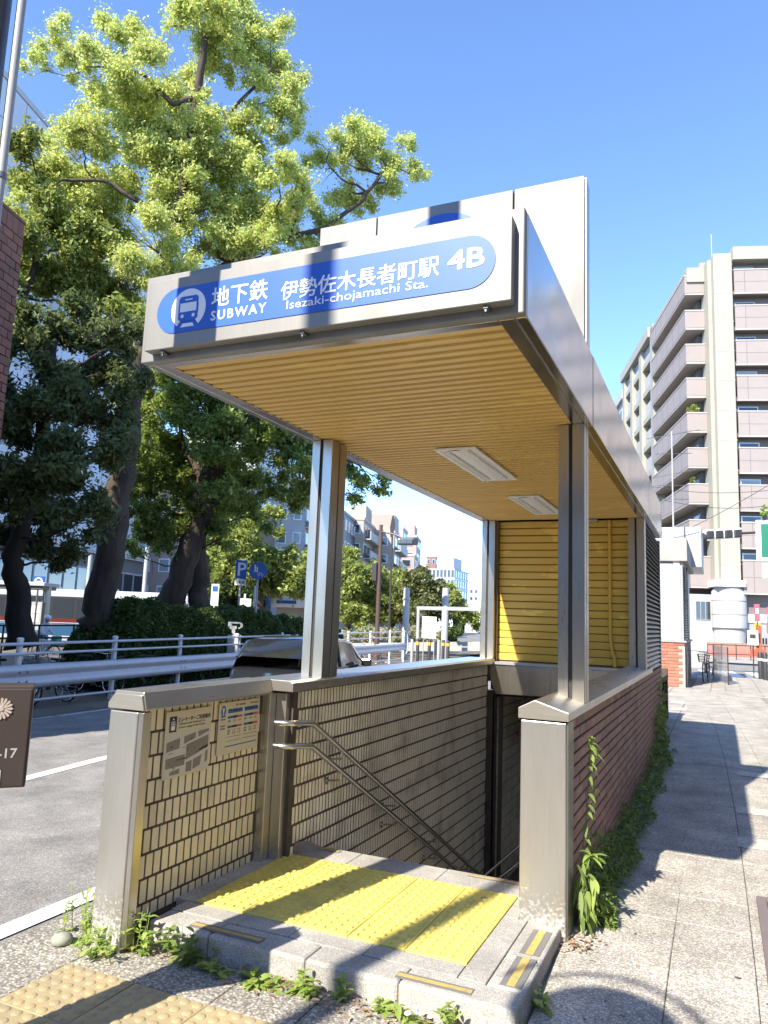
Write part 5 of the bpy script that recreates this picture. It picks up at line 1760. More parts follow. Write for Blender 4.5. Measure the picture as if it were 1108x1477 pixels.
# rider on a bicycle, white jacket and pale helmet
rl = Vector((-23.93, 21.495, 0.81))
rl.z = Hr(rl.x, rl.y)
J = [(0, 0, 0.92), (0.06, 0, 1.15), (0.14, 0, 1.38), (0.18, 0, 1.50), (0.20, 0, 1.62), (0.10, 0.17, 1.36), (0.24, 0.22, 1.12), (0.46, 0.2, 1.05), (0.10, -0.17, 1.36), (0.24, -0.22, 1.12), (0.46, -0.2, 1.05),
     (0.0, 0.1, 0.88), (0.30, 0.12, 0.72), (0.18, 0.12, 0.34), (0.30, 0.12, 0.30), (0.0, -0.1, 0.88), (0.32, -0.12, 0.82), (0.26, -0.12, 0.46), (0.38, -0.12, 0.42)]
Ed = [(0, 1), (1, 2), (2, 3), (3, 4), (2, 5), (5, 6), (6, 7), (2, 8), (8, 9), (9, 10), (0, 11), (11, 12), (12, 13), (13, 14), (0, 15), (15, 16), (16, 17), (17, 18)]
Rd = [0.15, 0.15, 0.16, 0.06, 0.10, 0.075, 0.05, 0.04, 0.075, 0.05, 0.04, 0.10, 0.075, 0.05, 0.045, 0.10, 0.075, 0.05, 0.045]
rider = person('person', 'cyclist in a white jacket and pale helmet riding past before the bus', J, Ed, Rd, M['jacket'], None, rl)
MB().lathe([(0.13, 0.0), (0.135, 0.06), (0.11, 0.13), (0.05, 0.17)], rl + Vector((0.20, 0, 1.63)), 16).build('helmet', M['white'], rider, smooth=True, angle=180)
MB().lathe([(0.085, 0.0), (0.10, 0.06), (0.095, 0.12)], rl + Vector((0.21, 0, 1.53)), 12).build('face', M['skin'], rider, smooth=True, angle=180)
MB().obox(rl + Vector((0.02, 0, 0.93)), 0.16, 0.17, 0.10).build('trousers', M['trouser'], rider, bevel=0.05)
rb_ = copy_tree(proto)
rb_.pop('group', None) if hasattr(rb_, 'pop') else None
del_keys = [k for k in ('group',) if k in rb_.keys()]
for k in del_keys:
    del rb_[k]
place(rb_, (rl.x + 0.16, rl.y, rl.z + 0.01), 0.0, 'bicycle ridden by the cyclist in a white jacket', (0.2, 0.2, 0.2))
tag(MB().obox(rl + Vector((0.78, 0, 0.85)), 0.15, 0.14, 0.18).build('shopping_bag', M['green_bag'], bevel=0.05, bseg=3), 'green shopping bag in the basket of the ridden bicycle', 'bag')
tag(MB().obox(rl + Vector((-0.42, 0, 0.98)), 0.2, 0.17, 0.2).build('carrier_box', M['white'], bevel=0.06, bseg=3), 'white box on the rear of the ridden bicycle', 'box')
# pedestrian with dark hair beyond the left pillar
pl_ = Vector((-21.839, 42.505, -0.061))
pl_.z = Hr(pl_.x, pl_.y)
J = [(0, 0, 0.95), (0, 0, 1.2), (0, 0, 1.42), (0, 0, 1.52), (0, 0.02, 1.62), (0.19, 0, 1.40), (0.24, 0.02, 1.12), (0.22, 0.1, 0.88), (-0.19, 0, 1.40), (-0.24, 0.02, 1.12), (-0.22, 0.1, 0.88), (0.1, 0, 0.9), (0.11, 0.08, 0.5), (0.1, 0.02, 0.08), (0.1, 0.14, 0.05), (-0.1, 0, 0.9), (-0.1, -0.05, 0.5), (-0.1, -0.15, 0.1), (-0.1, -0.03, 0.05)]
Ed = [(0, 1), (1, 2), (2, 3), (3, 4), (2, 5), (5, 6), (6, 7), (2, 8), (8, 9), (9, 10), (0, 11), (11, 12), (12, 13), (13, 14), (0, 15), (15, 16), (16, 17), (17, 18)]
Rd = [0.15, 0.14, 0.15, 0.06, 0.10, 0.07, 0.05, 0.045, 0.07, 0.05, 0.045, 0.10, 0.07, 0.05, 0.045, 0.10, 0.07, 0.05, 0.045]
ped = person('person', 'pedestrian with dark hair and dark clothes beyond the left pillar', J, Ed, Rd, M['trouser'], None, pl_)
MB().lathe([(0.10, 0), (0.125, 0.06), (0.12, 0.14), (0.05, 0.2)], pl_ + Vector((0, 0, 1.56)), 14).build('hair', M['black'], ped, smooth=True, angle=180)

# ------------------------------------------------------------------ big trees on the left
camphor_blobs = [(-11.08, 13.08, 15.75, 1.05), (-10.12, 14.35, 16.08, 0.81), (-9.67, 14.31, 14.38, 0.74), (-10.87, 14.30, 15.29, 0.53), (-13.66, 12.99, 16.10, 0.70), (-12.12, 12.36, 14.21, 0.84), (-13.00, 11.84, 14.07, 0.67), (-15.33, 12.90, 15.73, 0.53), (-14.73, 11.58, 15.31, 0.42), (-14.82, 11.58, 14.59, 0.39), (-13.18, 14.41, 15.20, 0.81), (-11.20, 14.09, 13.29, 0.98), (-10.76, 15.31, 13.47, 0.81), (-9.67, 14.70, 13.88, 0.46), (-13.42, 13.52, 13.66, 1.13), (-13.68, 12.12, 12.82, 0.81), (-12.45, 14.10, 12.63, 1.34), (-14.38, 13.95, 12.36, 1.16), (-14.69, 12.86, 12.10, 0.81), (-11.15, 15.04, 12.31, 0.98), (-11.57, 14.84, 11.12, 0.98), (-12.07, 13.03, 10.13, 0.98), (-14.45, 13.85, 10.76, 0.81), (-10.13, 15.17, 11.69, 0.74), (-9.25, 14.72, 11.74, 0.53), (-9.33, 13.86, 11.98, 0.63), (-13.08, 13.80, 16.97, 0.46), (-10.96, 13.67, 16.68, 0.70), (-9.72, 15.12, 15.47, 0.32), (-15.72, 12.64, 17.08, 0.28), (-13.70, 13.45, 14.67, 0.70), (-12.36, 14.49, 15.65, 0.53), (-10.28, 14.22, 13.72, 0.53), (-13.80, 14.40, 9.94, 0.70), (-14.27, 13.23, 9.50, 0.60), (-13.02, 15.08, 10.31, 0.70), (-16.24, 13.05, 12.94, 0.60), (-14.09, 12.14, 10.58, 0.63), (-14.99, 11.77, 11.09, 0.46), (-11.26, 13.29, 13.53, 0.60), (-14.91, 14.06, 11.93, 0.70), (-11.50, 14.11, 11.67, 0.77), (-15.28, 12.69, 13.38, 0.46), (-12.22, 13.43, 11.44, 0.70), (-10.27, 15.00, 10.78, 0.60)]
camphor_limb = [(-9.21, 15.91, 13.53, 0.56), (-8.59, 16.03, 14.10, 0.56), (-8.18, 16.68, 14.11, 0.67), (-7.50, 17.00, 13.95, 0.56), (-7.29, 17.75, 13.85, 0.37), (-7.93, 17.10, 13.36, 0.48), (-9.30, 16.98, 13.32, 0.63), (-10.00, 16.72, 12.08, 0.67), (-8.83, 17.35, 13.12, 0.37), (-9.32, 16.62, 12.31, 0.56), (-9.58, 15.75, 10.64, 0.48), (-8.63, 16.87, 15.07, 0.26), (-7.57, 17.59, 14.86, 0.26), (-9.99, 16.43, 14.59, 0.26)]
dark_blobs = [(-13.84, 11.30, 7.62, 0.82), (-13.26, 11.89, 7.94, 0.79), (-12.95, 10.97, 6.16, 0.98), (-13.26, 12.41, 6.63, 0.82), (-12.38, 12.24, 5.85, 0.67), (-13.40, 11.17, 4.88, 0.98), (-12.01, 11.23, 4.67, 0.82), (-12.66, 12.67, 7.06, 0.52), (-14.52, 12.71, 3.79, 0.82), (-11.99, 11.51, 3.41, 0.67), (-14.78, 12.22, 3.00, 0.61), (-11.97, 11.77, 7.25, 0.52), (-11.08, 11.47, 7.33, 0.40), (-13.58, 11.27, 3.86, 0.67), (-13.70, 12.65, 2.80, 0.46), (-15.57, 11.49, 6.56, 0.92), (-13.83, 10.42, 4.30, 0.92), (-11.83, 12.49, 6.52, 0.40), (-11.09, 11.55, 4.98, 0.46)]
mid_left_blobs = [(-15.14, 11.99, 11.97, 0.67), (-14.38, 11.71, 10.41, 0.87), (-15.62, 12.48, 9.75, 0.77), (-14.83, 13.04, 9.87, 0.77), (-13.68, 12.42, 10.38, 0.57), (-14.06, 13.49, 9.40, 0.67), (-15.07, 11.72, 8.11, 0.50), (-12.20, 12.46, 8.35, 0.43), (-14.36, 12.28, 10.70, 0.50), (-14.14, 10.91, 11.98, 0.40), (-15.36, 11.13, 9.44, 0.83)]
twin_blobs = [(-14.77, 17.53, 8.33, 1.17), (-15.90, 17.75, 7.16, 1.17), (-13.87, 17.39, 7.56, 1.02), (-12.98, 17.65, 6.52, 1.17), (-15.79, 18.66, 6.02, 1.28), (-15.85, 17.34, 4.91, 0.92), (-14.93, 19.35, 5.66, 1.17), (-13.61, 19.70, 6.13, 1.02), (-12.11, 18.89, 6.75, 1.02), (-11.46, 19.46, 6.41, 0.77), (-11.94, 19.55, 5.48, 0.87), (-13.62, 18.81, 7.49, 1.02), (-12.73, 19.05, 7.71, 0.87), (-14.56, 18.66, 4.33, 0.87), (-15.45, 18.49, 3.89, 0.87), (-11.21, 20.77, 6.91, 0.66), (-15.94, 17.95, 4.04, 0.77), (-13.76, 18.75, 3.90, 0.55), (-15.79, 17.87, 8.53, 0.77), (-15.72, 16.94, 6.52, 0.62), (-13.88, 17.63, 8.49, 0.87), (-17.05, 18.80, 3.38, 0.51), (-13.23, 18.50, 8.48, 0.62), (-14.92, 18.41, 4.73, 0.64), (-13.07, 17.78, 4.90, 0.72), (-12.60, 19.10, 4.67, 0.64), (-15.45, 18.20, 5.04, 0.72), (-10.94, 18.65, 5.59, 0.72), (-14.17, 18.43, 7.88, 0.77), (-15.71, 18.09, 5.91, 0.72), (-11.68, 18.11, 7.59, 0.60)]
twin_ext = [(-10.02, 20.43, 6.10, 0.51), (-9.56, 20.49, 5.66, 0.43), (-10.30, 20.49, 5.36, 0.38), (-9.21, 20.47, 5.82, 0.21), (-10.45, 20.28, 6.53, 0.51), (-11.07, 20.14, 5.88, 0.47)]

tree('camphor_tree', 'huge camphor tree with bright yellow-green spring leaves and a leaning trunk',
     [([(-14.425, 14.637, 1.134), (-14.237, 14.543, 2.27), (-13.947, 14.452, 3.672), (-13.68, 14.297, 5.42), (-13.446, 14.127, 7.167), (-13.228, 14.059, 8.219)], 0.42, 0.26),
      ([(-13.228, 14.059, 8.219), (-12.61, 13.906, 9.544), (-12.156, 13.659, 11.003), (-11.674, 13.403, 12.599), (-11.281, 13.139, 13.988), (-10.958, 12.876, 15.177), (-10.721, 12.825, 16.174), (-10.549, 12.772, 17.004)], 0.19, 0.05),
      ([(-13.525, 13.982, 7.859), (-13.634, 13.923, 9.331), (-14.086, 13.708, 10.818), (-14.782, 13.408, 12.145)], 0.17, 0.05),
      ([(-13.228, 14.059, 8.219), (-12.92, 14.073, 9.013), (-12.394, 14.431, 9.645), (-11.447, 15.035, 10.62), (-10.436, 15.692, 11.441), (-9.351, 16.334, 11.863), (-8.488, 16.601, 12.63), (-7.79, 16.766, 13.573)], 0.15, 0.04),
      ([(-12.156, 13.659, 11.003), (-12.649, 12.927, 11.436), (-13.259, 12.376, 11.791), (-14.014, 11.838, 11.64)], 0.09, 0.03),
      ([(-11.281, 13.139, 13.988), (-11.693, 12.783, 13.665), (-12.15, 12.279, 14.158), (-12.676, 11.802, 14.28)], 0.08, 0.03),
      ([(-11.584, 13.363, 13.107), (-10.831, 13.804, 13.864), (-9.967, 14.21, 15.153)], 0.08, 0.03)],
     camphor_blobs + camphor_limb, 430000, 0.073, M['leaf_bright'], M['bark'], spray=9, spread=0.15, upbias=0.3)
tree('evergreen_tree', 'dense dark evergreen tree with glossy leaves shading the left pavement',
     [([(-14.044, 12.111, 0.68), (-14.125, 11.873, 1.959), (-14.163, 11.738, 2.712), (-13.778, 11.671, 4.237), (-13.449, 11.579, 5.759), (-13.316, 11.495, 6.669), (-13.322, 11.478, 7.462)], 0.30, 0.07)],
     dark_blobs, 85000, 0.125, M['leaf_dark'], M['bark_dark'], spray=8, spread=0.17, aspect=0.42, upbias=0.15)
tree('broadleaf_tree', 'mid green tree rising between the brick tower and the huge camphor tree',
     [([(-17.327, 13.421, 0.58), (-16.842, 12.953, 2.828), (-16.092, 12.321, 6.164), (-15.409, 12.098, 8.121), (-14.828, 11.992, 9.751), (-14.644, 11.866, 11.076)], 0.2, 0.05)],
     mid_left_blobs, 60000, 0.11, M['leaf_park'], M['bark_dark'], spray=8, spread=0.17, upbias=0.2)
tree('twin_trunk_tree', 'green tree with two thick leaning trunks behind the clipped hedge',
     [([(-15.75, 18.476, 1.105), (-15.256, 18.513, 2.282), (-14.776, 18.51, 3.669), (-14.305, 18.437, 5.476), (-13.788, 18.467, 6.759), (-13.182, 18.587, 7.73), (-12.659, 18.702, 8.488)], 0.46, 0.2),
      ([(-14.837, 19.323, 1.145), (-14.809, 19.15, 2.323), (-14.794, 18.846, 3.597), (-14.577, 18.599, 5.079), (-14.35, 18.499, 6.361)], 0.36, 0.2),
      ([(-14.305, 18.437, 5.476), (-15.085, 18.107, 6.756), (-15.198, 17.962, 8.054)], 0.14, 0.04),
      ([(-13.185, 18.602, 7.625), (-11.883, 19.311, 6.837), (-10.91, 19.741, 6.877), (-9.954, 20.27, 6.243)], 0.12, 0.03)],
     twin_blobs + twin_ext, 140000, 0.11, M['leaf_mid'], M['bark'], spray=9, spread=0.17, upbias=0.25)

# clipped hedge behind the guardrail
hedge = thing('hedge', 'clipped dark green hedge running behind the parked bicycles', 'hedge', (-13.84, 16.06, 0.798))
ha, hb_ = Vector((-13.858, 13.847, 0.739)), Vector((-14.971, 25.564, 0.514))
hdir = Vector((hb_.x - ha.x, hb_.y - ha.y, 0))
hlen = hdir.length
hdir.normalize()
hside = Vector((hdir.y, -hdir.x, 0))
ht0 = Vector((-13.984, 15.832, 1.835)).z
def hedge_top(s):
    dip = 0.55 * math.exp(-((s - 0.47) / 0.035) ** 2) + 0.35 * math.exp(-((s - 0.76) / 0.03) ** 2)
    return ht0 + 0.05 + 0.10 * math.sin(s * 11 + 1) - 0.30 * s - dip * 0.4
hp = np.empty((120000, 3))
for i in range(len(hp)):
    s = RNG.random()
    x, y = ha.x + hdir.x * hlen * s, ha.y + hdir.y * hlen * s
    z0 = Hr(x, y)
    H_ = (hedge_top(s) - z0) * min(1.0, (0.25 + 0.75 * math.sqrt(max(0.0, min(1.0, s / 0.10)))))
    a = RNG.uniform(0, math.pi)
    e = 1 - abs(RNG.normal()) * 0.10 + 0.07 * math.sin(s * 47 + 3 * a) * math.sin(s * 29 - 5 * a)
    ca, sa_ = math.cos(a), math.sin(a)
    w_ = math.copysign(abs(ca) ** 0.6, ca) * 0.95 * e
    hh = (sa_ ** 0.5) * e
    hp[i] = (x + hside.x * w_, y + hside.y * w_, z0 + H_ * hh)
leaf_cloud('foliage', hp, 0.085, M['leaf_hedge'], hedge, 0.55, 0.5)
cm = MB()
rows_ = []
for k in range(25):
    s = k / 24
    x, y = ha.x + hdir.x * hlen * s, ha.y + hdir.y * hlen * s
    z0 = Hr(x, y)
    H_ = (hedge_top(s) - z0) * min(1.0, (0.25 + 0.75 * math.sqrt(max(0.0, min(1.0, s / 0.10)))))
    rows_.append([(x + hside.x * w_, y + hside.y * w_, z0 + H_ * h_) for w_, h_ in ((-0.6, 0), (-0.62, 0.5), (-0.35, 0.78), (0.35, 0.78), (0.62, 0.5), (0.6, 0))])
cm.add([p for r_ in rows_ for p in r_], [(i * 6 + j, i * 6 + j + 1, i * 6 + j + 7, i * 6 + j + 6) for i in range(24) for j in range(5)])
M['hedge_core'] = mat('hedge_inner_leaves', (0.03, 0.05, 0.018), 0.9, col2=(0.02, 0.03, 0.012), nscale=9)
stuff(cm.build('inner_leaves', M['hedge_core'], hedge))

# ------------------------------------------------------------------ park trees in the distance
tree('young_camphor', 'pale yellow-green tree glowing in the sun beyond the hedge', [([(-24.662, 37.767, 0.878), (-24.72, 37.393, 3.088), (-24.746, 37.064, 5.099), (-24.614, 36.743, 7.518)], 0.35, 0.1)],
     [(-23.79, 35.64, 6.15, 1.38), (-24.80, 35.17, 7.09, 0.98), (-23.93, 38.04, 5.19, 1.47), (-26.54, 37.89, 5.18, 1.38), (-22.12, 37.45, 4.53, 1.22), (-24.62, 37.13, 4.09, 1.63), (-23.27, 38.30, 3.57, 1.38), (-25.68, 35.86, 5.99, 0.98), (-21.74, 37.92, 5.18, 0.73), (-25.91, 36.08, 3.80, 0.98), (-23.73, 36.77, 6.89, 0.90)], 42000, 0.22, M['leaf_park'], M['bark'], 'trees in the park', spray=8, spread=0.26, limbs=False)
tree('evergreen_tree', 'dark tree standing behind the parking sign', [([(-29.927, 42.075, 0.701), (-29.812, 41.37, 5.507)], 0.3, 0.15)],
     [(-30.40, 41.40, 5.51, 1.57), (-28.68, 41.51, 3.91, 1.48), (-30.91, 40.79, 3.61, 1.57), (-30.33, 42.41, 2.78, 1.39), (-27.65, 41.36, 2.43, 1.11), (-31.85, 40.75, 4.98, 1.20), (-27.92, 43.42, 2.50, 1.20), (-30.29, 40.29, 7.24, 1.39)], 16000, 0.26, M['leaf_hedge'], M['bark_dark'], 'trees in the park', spray=8, spread=0.3, limbs=False)
tree('yellow_green_tree', 'yellow-green crown just right of the left pillar', [([(-31.851, 63.452, 0.114), (-31.675, 62.372, 7.481)], 0.3, 0.12)],
     [(-31.20, 61.52, 6.44, 1.43), (-31.07, 64.32, 5.35, 1.17), (-32.41, 61.20, 5.45, 1.55), (-33.76, 60.28, 6.01, 1.68), (-31.92, 62.43, 4.58, 1.30), (-31.73, 63.19, 7.69, 0.78)], 15000, 0.3, M['leaf_park'], M['bark'], 'trees in the park', spray=8, spread=0.4, limbs=False)
tree('weeping_tree', 'drooping willow-like green tree left of the brown signal pole', [([(-27.065, 56.753, 0.047), (-26.983, 56.253, 3.452), (-26.837, 56.05, 5.158)], 0.25, 0.1)],
     [(-26.10, 54.67, 4.79, 1.38), (-27.80, 55.04, 3.83, 1.26), (-25.49, 56.10, 4.04, 1.26), (-27.95, 57.37, 3.01, 1.49), (-25.96, 56.61, 2.35, 1.15), (-28.92, 57.19, 1.99, 1.03), (-26.55, 55.25, 1.74, 1.03), (-24.73, 56.57, 3.23, 0.92), (-25.82, 57.11, 5.53, 0.80)], 20000, 0.28, M['leaf_park'], M['bark'], 'trees in the park', spray=10, spread=0.34, limbs=False)
tree('broadleaf_tree', 'mid green tree between the signal pole and the round dark tree', [([(-27.039, 63.416, 0.005), (-26.934, 62.777, 4.362)], 0.25, 0.12)],
     [(-27.69, 63.93, 5.69, 1.13), (-26.17, 62.90, 4.38, 1.26), (-26.97, 61.65, 3.69, 1.26), (-26.16, 61.79, 2.18, 1.26), (-25.74, 63.63, 3.17, 1.13), (-27.18, 61.69, 1.84, 1.01)], 13000, 0.3, M['leaf_park'], M['bark'], 'trees in the park', spray=8, spread=0.36, limbs=False)
tree('round_tree', 'round dark olive tree behind the two white columns', [([(-21.937, 56.849, -0.003), (-21.864, 56.406, 3.017)], 0.35, 0.2)],
     [(-22.33, 57.36, 4.28, 1.33), (-23.18, 57.28, 3.24, 1.33), (-20.60, 55.50, 3.45, 1.22), (-21.60, 55.63, 2.45, 1.55), (-23.68, 57.10, 2.09, 1.11), (-20.86, 57.58, 2.42, 1.11), (-22.05, 57.32, 5.30, 0.67), (-22.31, 55.29, 4.50, 0.89), (-20.50, 55.14, 4.51, 0.78), (-19.89, 56.53, 1.98, 0.78)], 26000, 0.28, M['leaf_round'], M['bark_dark'], 'trees in the park', spray=8, spread=0.34, limbs=False)
tree('slender_tree', 'light green slender tree right of the round dark tree', [([(-21.34, 63.769, -0.049), (-21.343, 63.055, 4.477)], 0.2, 0.06)],
     [(-21.72, 63.79, 4.51, 0.55), (-21.10, 62.60, 3.55, 0.79), (-20.92, 63.07, 2.55, 0.92), (-20.33, 63.65, 1.98, 0.73), (-21.54, 63.05, 2.35, 0.61), (-19.65, 63.90, 2.13, 0.73), (-19.40, 65.64, 1.86, 0.86)], 11000, 0.26, M['leaf_park'], M['bark'], 'trees in the park', spray=8, spread=0.34, limbs=False)
tree('round_shrub', 'small dark rounded shrub by the right white column', [([(-17.077, 50.125, 0.29), (-17.066, 50.055, 0.766)], 0.1, 0.08)],
     [(-17.01, 49.58, 1.01, 0.38), (-16.61, 49.59, 0.83, 0.43), (-17.59, 50.40, 0.79, 0.34), (-17.22, 50.52, 0.61, 0.43)], 4000, 0.2, M['leaf_hedge'], M['bark_dark'], 'trees in the park', spray=7, spread=0.2, limbs=False)
fb = []
for k in range(36):
    a = Vector((-27.474, 52.121, 0.165)).lerp(Vector((-18.18, 51.786, 0.666)), k / 35)
    fb.append((a.x, a.y, a.z - 0.1 + random.uniform(-.3, .35), random.uniform(0.45, 0.75)))
fl = leaf_cloud('flower_bed_foliage', blob_points(fb, 12000, 7, 0.2, 0.4, 0.8), 0.16, M['flower'], None, 0.6, 0.5)
# low stone kerb of the flower bed
kb = MB()
a, b_ = Vector((-26.433, 49.312, -0.129)), Vector((-14.017, 48.13, 0.585))
d = (b_ - a).normalized()
kb.obox((a + b_) / 2 + Vector((0, 0, -0.45)), (b_ - a).length / 2, 0.2, 0.30, d, Vector((-d.y, d.x, 0)).normalized(), Z3)
tag(kb.build('planter_kerb', M['concrete']), 'pale stone kerb edging the flower bed in the park', 'kerb')

# ------------------------------------------------------------------ bus and bus stop
bu_ = Vector((0.9145, 0.4047, 0)).normalized()
bn_ = Vector((bu_.y, -bu_.x, 0))
br0 = Vector((-27.766, 34.996, 2.592))
gz = Hr(br0.x, br0.y)
bus = thing('bus', 'white city bus with a red and blue stripe half hidden by trees', 'bus', (br0.x, br0.y, gz))
Lb, Hb = 12.6, br0.z - gz
def bp_(a, h, d=0.0):
    """a metres left from the right-hand end, h above ground, d towards the viewer."""
    q = Vector((br0.x, br0.y, gz)) - bu_ * a + bn_ * d
    return Vector((q.x, q.y, gz + h))
MB().obox(bp_(Lb / 2, Hb * 0.55, -1.25), Lb / 2, 1.25, Hb * 0.43, bu_, bn_, Z3).build('body', M['bus_white'], bus, bevel=0.12, bseg=3)
MB().obox(bp_(Lb / 2, Hb - 0.06, -1.25), Lb / 2 - 0.15, 1.1, 0.12, bu_, bn_, Z3).build('roof', M['bus_white'], bus, bevel=0.08, bseg=3)
for a, w_ in ((9.2, 1.1), (5.2, 0.5)):
    MB().obox(bp_(a, Hb + 0.10, -1.2), w_, 0.7, 0.1, bu_, bn_, Z3).build('roof_unit', M['bus_white'], bus, bevel=0.04)
MB().obox(bp_(Lb / 2, Hb * 0.33, 0.006), Lb / 2 - 0.1, 0.006, 0.35, bu_, bn_, Z3).build('blue_stripe', M['bus_blue'], bus)
MB().obox(bp_(Lb / 2, Hb * 0.48, 0.006), Lb / 2 - 0.1, 0.006, 0.10, bu_, bn_, Z3).build('red_stripe', M['bus_red'], bus)
MB().obox(bp_(Lb / 2, Hb * 0.415, 0.006), Lb / 2 - 0.1, 0.006, 0.04, bu_, bn_, Z3).build('white_stripe', M['bus_white'], bus)
MB().obox(bp_(Lb / 2, Hb * 0.70, 0.005), Lb / 2 - 0.15, 0.006, Hb * 0.19, bu_, bn_, Z3).build('window_band', M['black'], bus)
a = 0.35
while a < Lb - 1.0:
    w_ = 1.25 if (int(a) % 4) else 1.0
    f_ = MB().obox(bp_(a + w_ / 2, Hb * 0.70, 0.012), w_ / 2, 0.012, Hb * 0.175, bu_, bn_, Z3).build('window', M['black'], bus)
    MB().obox(bp_(a + w_ / 2, Hb * 0.70, 0.027), w_ / 2 - 0.05, 0.003, Hb * 0.155, bu_, bn_, Z3).build('pane', M['glass_dark'], f_)
    a += w_ + 0.09
for a in (2.6, 9.4):
    w_ = MB().lathe([(0.48, 0), (0.48, 0.3)], bp_(a, 0.48, -0.25), 24, axis=bn_).build('wheel', M['rubber'], bus, smooth=True)
    MB().lathe([(0.28, 0), (0.25, 0.03)], bp_(a, 0.48, 0.055), 20, axis=bn_).build('hub', M['alu'], w_)

def simple_post(name, label, cat, p_top, r, material, group=None, ground=None):
    t = thing(name, label, cat, p_top, group)
    g = Hr(p_top[0], p_top[1]) if ground is None else ground
    MB().tube([(p_top[0], p_top[1], g - 0.1), p_top], r, 12).build('shaft', material, t, smooth=True)
    return t

sh = thing('bus_shelter', 'dark framed bus shelter with a timetable case behind the evergreen trunk', 'bus shelter', (-28.703, 25.012, 0.025))
p_ = Vector((-27.812, 25.03, 2.455))
g_ = Hr(p_.x, p_.y)
MB().box(p_.x - 0.12, p_.x + 0.12, p_.y - 0.12, p_.y + 0.12, g_, p_.z + 0.2).build('corner_post', M['steel_dark'], sh)
q_ = Vector((-30.656, 23.761, 2.401))
MB().obox((p_ + q_) / 2 + Vector((0, 0, 0.16)), (p_ - q_).length / 2 + 0.2, 0.8, 0.08, bu_, bn_, Z3).build('roof', M['bus_white'], sh, bevel=0.02)
MB().obox((p_ + q_) / 2 + Vector((0, 0, 0.0)), (p_ - q_).length / 2 + 0.1, 0.7, 0.08, bu_, bn_, Z3).build('roof_beam', M['steel_dark'], sh)
c_ = Vector((-28.11, 24.652, 1.191))
tt_ = MB().obox(c_, 0.36, 0.03, 0.62, bu_, bn_, Z3).build('timetable_case', M['conduit'], sh)
for i in range(3):
    for j in range(2):
        MB().obox(c_ + bu_ * (-0.2 + 0.2 * i) + Vector((0, 0, 0.28 - 0.4 * j)) + bn_ * 0.035, 0.08, 0.004, 0.16, bu_, bn_, Z3).build('sheet', M['white'], tt_)
for x in (-0.36, 0.36):
    MB().tube([c_ + bu_ * x + Vector((0, 0, 1.3)), (c_.x + bu_.x * x, c_.y + bu_.y * x, g_)], 0.03, 8).build('case_leg', M['steel_dark'], sh)
bs_ = thing('bus_stop_sign', 'round white ring emblem on a blue bus stop panel above the shelter', 'sign', (-27.689, 24.434, 2.364))
c_ = Vector((-27.681, 24.385, 2.7))
MB().obox(c_, 0.26, 0.03, 0.24, bu_, bn_, Z3).build('panel', M['sign_blue2'], bs_)
mb = MB()
ring(mb, 0, 0, 0.13, 0.19, c_ + bn_ * 0.032, bu_, Z3, bn_, 0.01)
mb.obox(c_ + bn_ * 0.036, 0.16, 0.005, 0.03, bu_, bn_, Z3)
mb.build('ring_emblem', M['white'], bs_)
MB().tube([(c_.x, c_.y, Hr(c_.x, c_.y)), c_ - Vector((0, 0, 0.24))], 0.04, 8).build('post', M['steel_dark'], bs_)

# ------------------------------------------------------------------ signs in the park
def face_axes(p):
    v = Vector((-p[0], -p[1], 0)).normalized()       # towards the road user
    u = Vector((-v.y, v.x, 0))
    return u, v
ps = thing('parking_sign', 'square blue parking sign with a white P and a small plate below', 'sign', (-15.765, 22.993, 0.514))
c_ = Vector((-15.7, 22.598, 3.207))
u_, v_ = face_axes(c_)
MB().tube([(c_.x - v_.x * .05, c_.y - v_.y * .05, Hr(c_.x, c_.y)), c_ - v_ * 0.05 + Vector((0, 0, 0.2))], 0.035, 10).build('post', M['conduit'], ps, smooth=True)
MB().obox(c_, 0.20, 0.012, 0.33, u_, v_, Z3).build('panel', M['sign_blue2'], ps, bevel=0.01)
lettering('P', M['white'], c_ + v_ * 0.0122 - u_ * 0.11 + Vector((0, 0, -0.23)), u_, Z3, v_, None, 0.46, 0.004, 0.02, ps)
sp = MB().obox(c_ + Vector((0, 0, -0.47)), 0.20, 0.012, 0.11, u_, v_, Z3).build('sub_plate', M['white'], ps)
lettering('自転車', M['ink'], c_ + v_ * 0.0122 - u_ * 0.16 + Vector((0, 0, -0.52)), u_, Z3, v_, 0.31, None, 0.003, 0.01, sp)
ws = thing('path_sign', 'round blue sign with white walking figures on a tall post', 'sign', (-14.111, 21.505, 0.614))
c_ = Vector((-14.02, 21.16, 3.064))
u_, v_ = face_axes(c_)
MB().tube([(c_.x - v_.x * .05, c_.y - v_.y * .05, Hr(c_.x, c_.y)), c_ - v_ * 0.05 + Vector((0, 0, 0.25))], 0.035, 10).build('post', M['conduit'], ws, smooth=True)
MB().lathe([(0.30, 0), (0.30, 0.015)], c_ - v_ * 0.008, 32, axis=v_).build('disc', M['sign_blue2'], ws)
mb = MB()
o_ = c_ + v_ * 0.0085
for (x, y, s) in ((-0.10, 0.06, 1.0), (-0.03, 0.03, 0.75)):
    mb.prism(circle2(x, y + 0.10 * s, 0.026 * s, 12), o_, u_, Z3, v_, 0.004)
    mb.prism([(x - 0.03 * s, y + 0.07 * s), (x + 0.03 * s, y + 0.07 * s), (x + 0.025 * s, y - 0.02 * s), (x + 0.05 * s, y - 0.12 * s), (x + 0.02 * s, y - 0.12 * s), (x, y - 0.05 * s), (x - 0.03 * s, y - 0.12 * s), (x - 0.05 * s, y - 0.12 * s), (x - 0.02 * s, y - 0.02 * s)], o_, u_, Z3, v_, 0.004)
mb.build('walking_figures', M['white'], ws)
mb = MB()
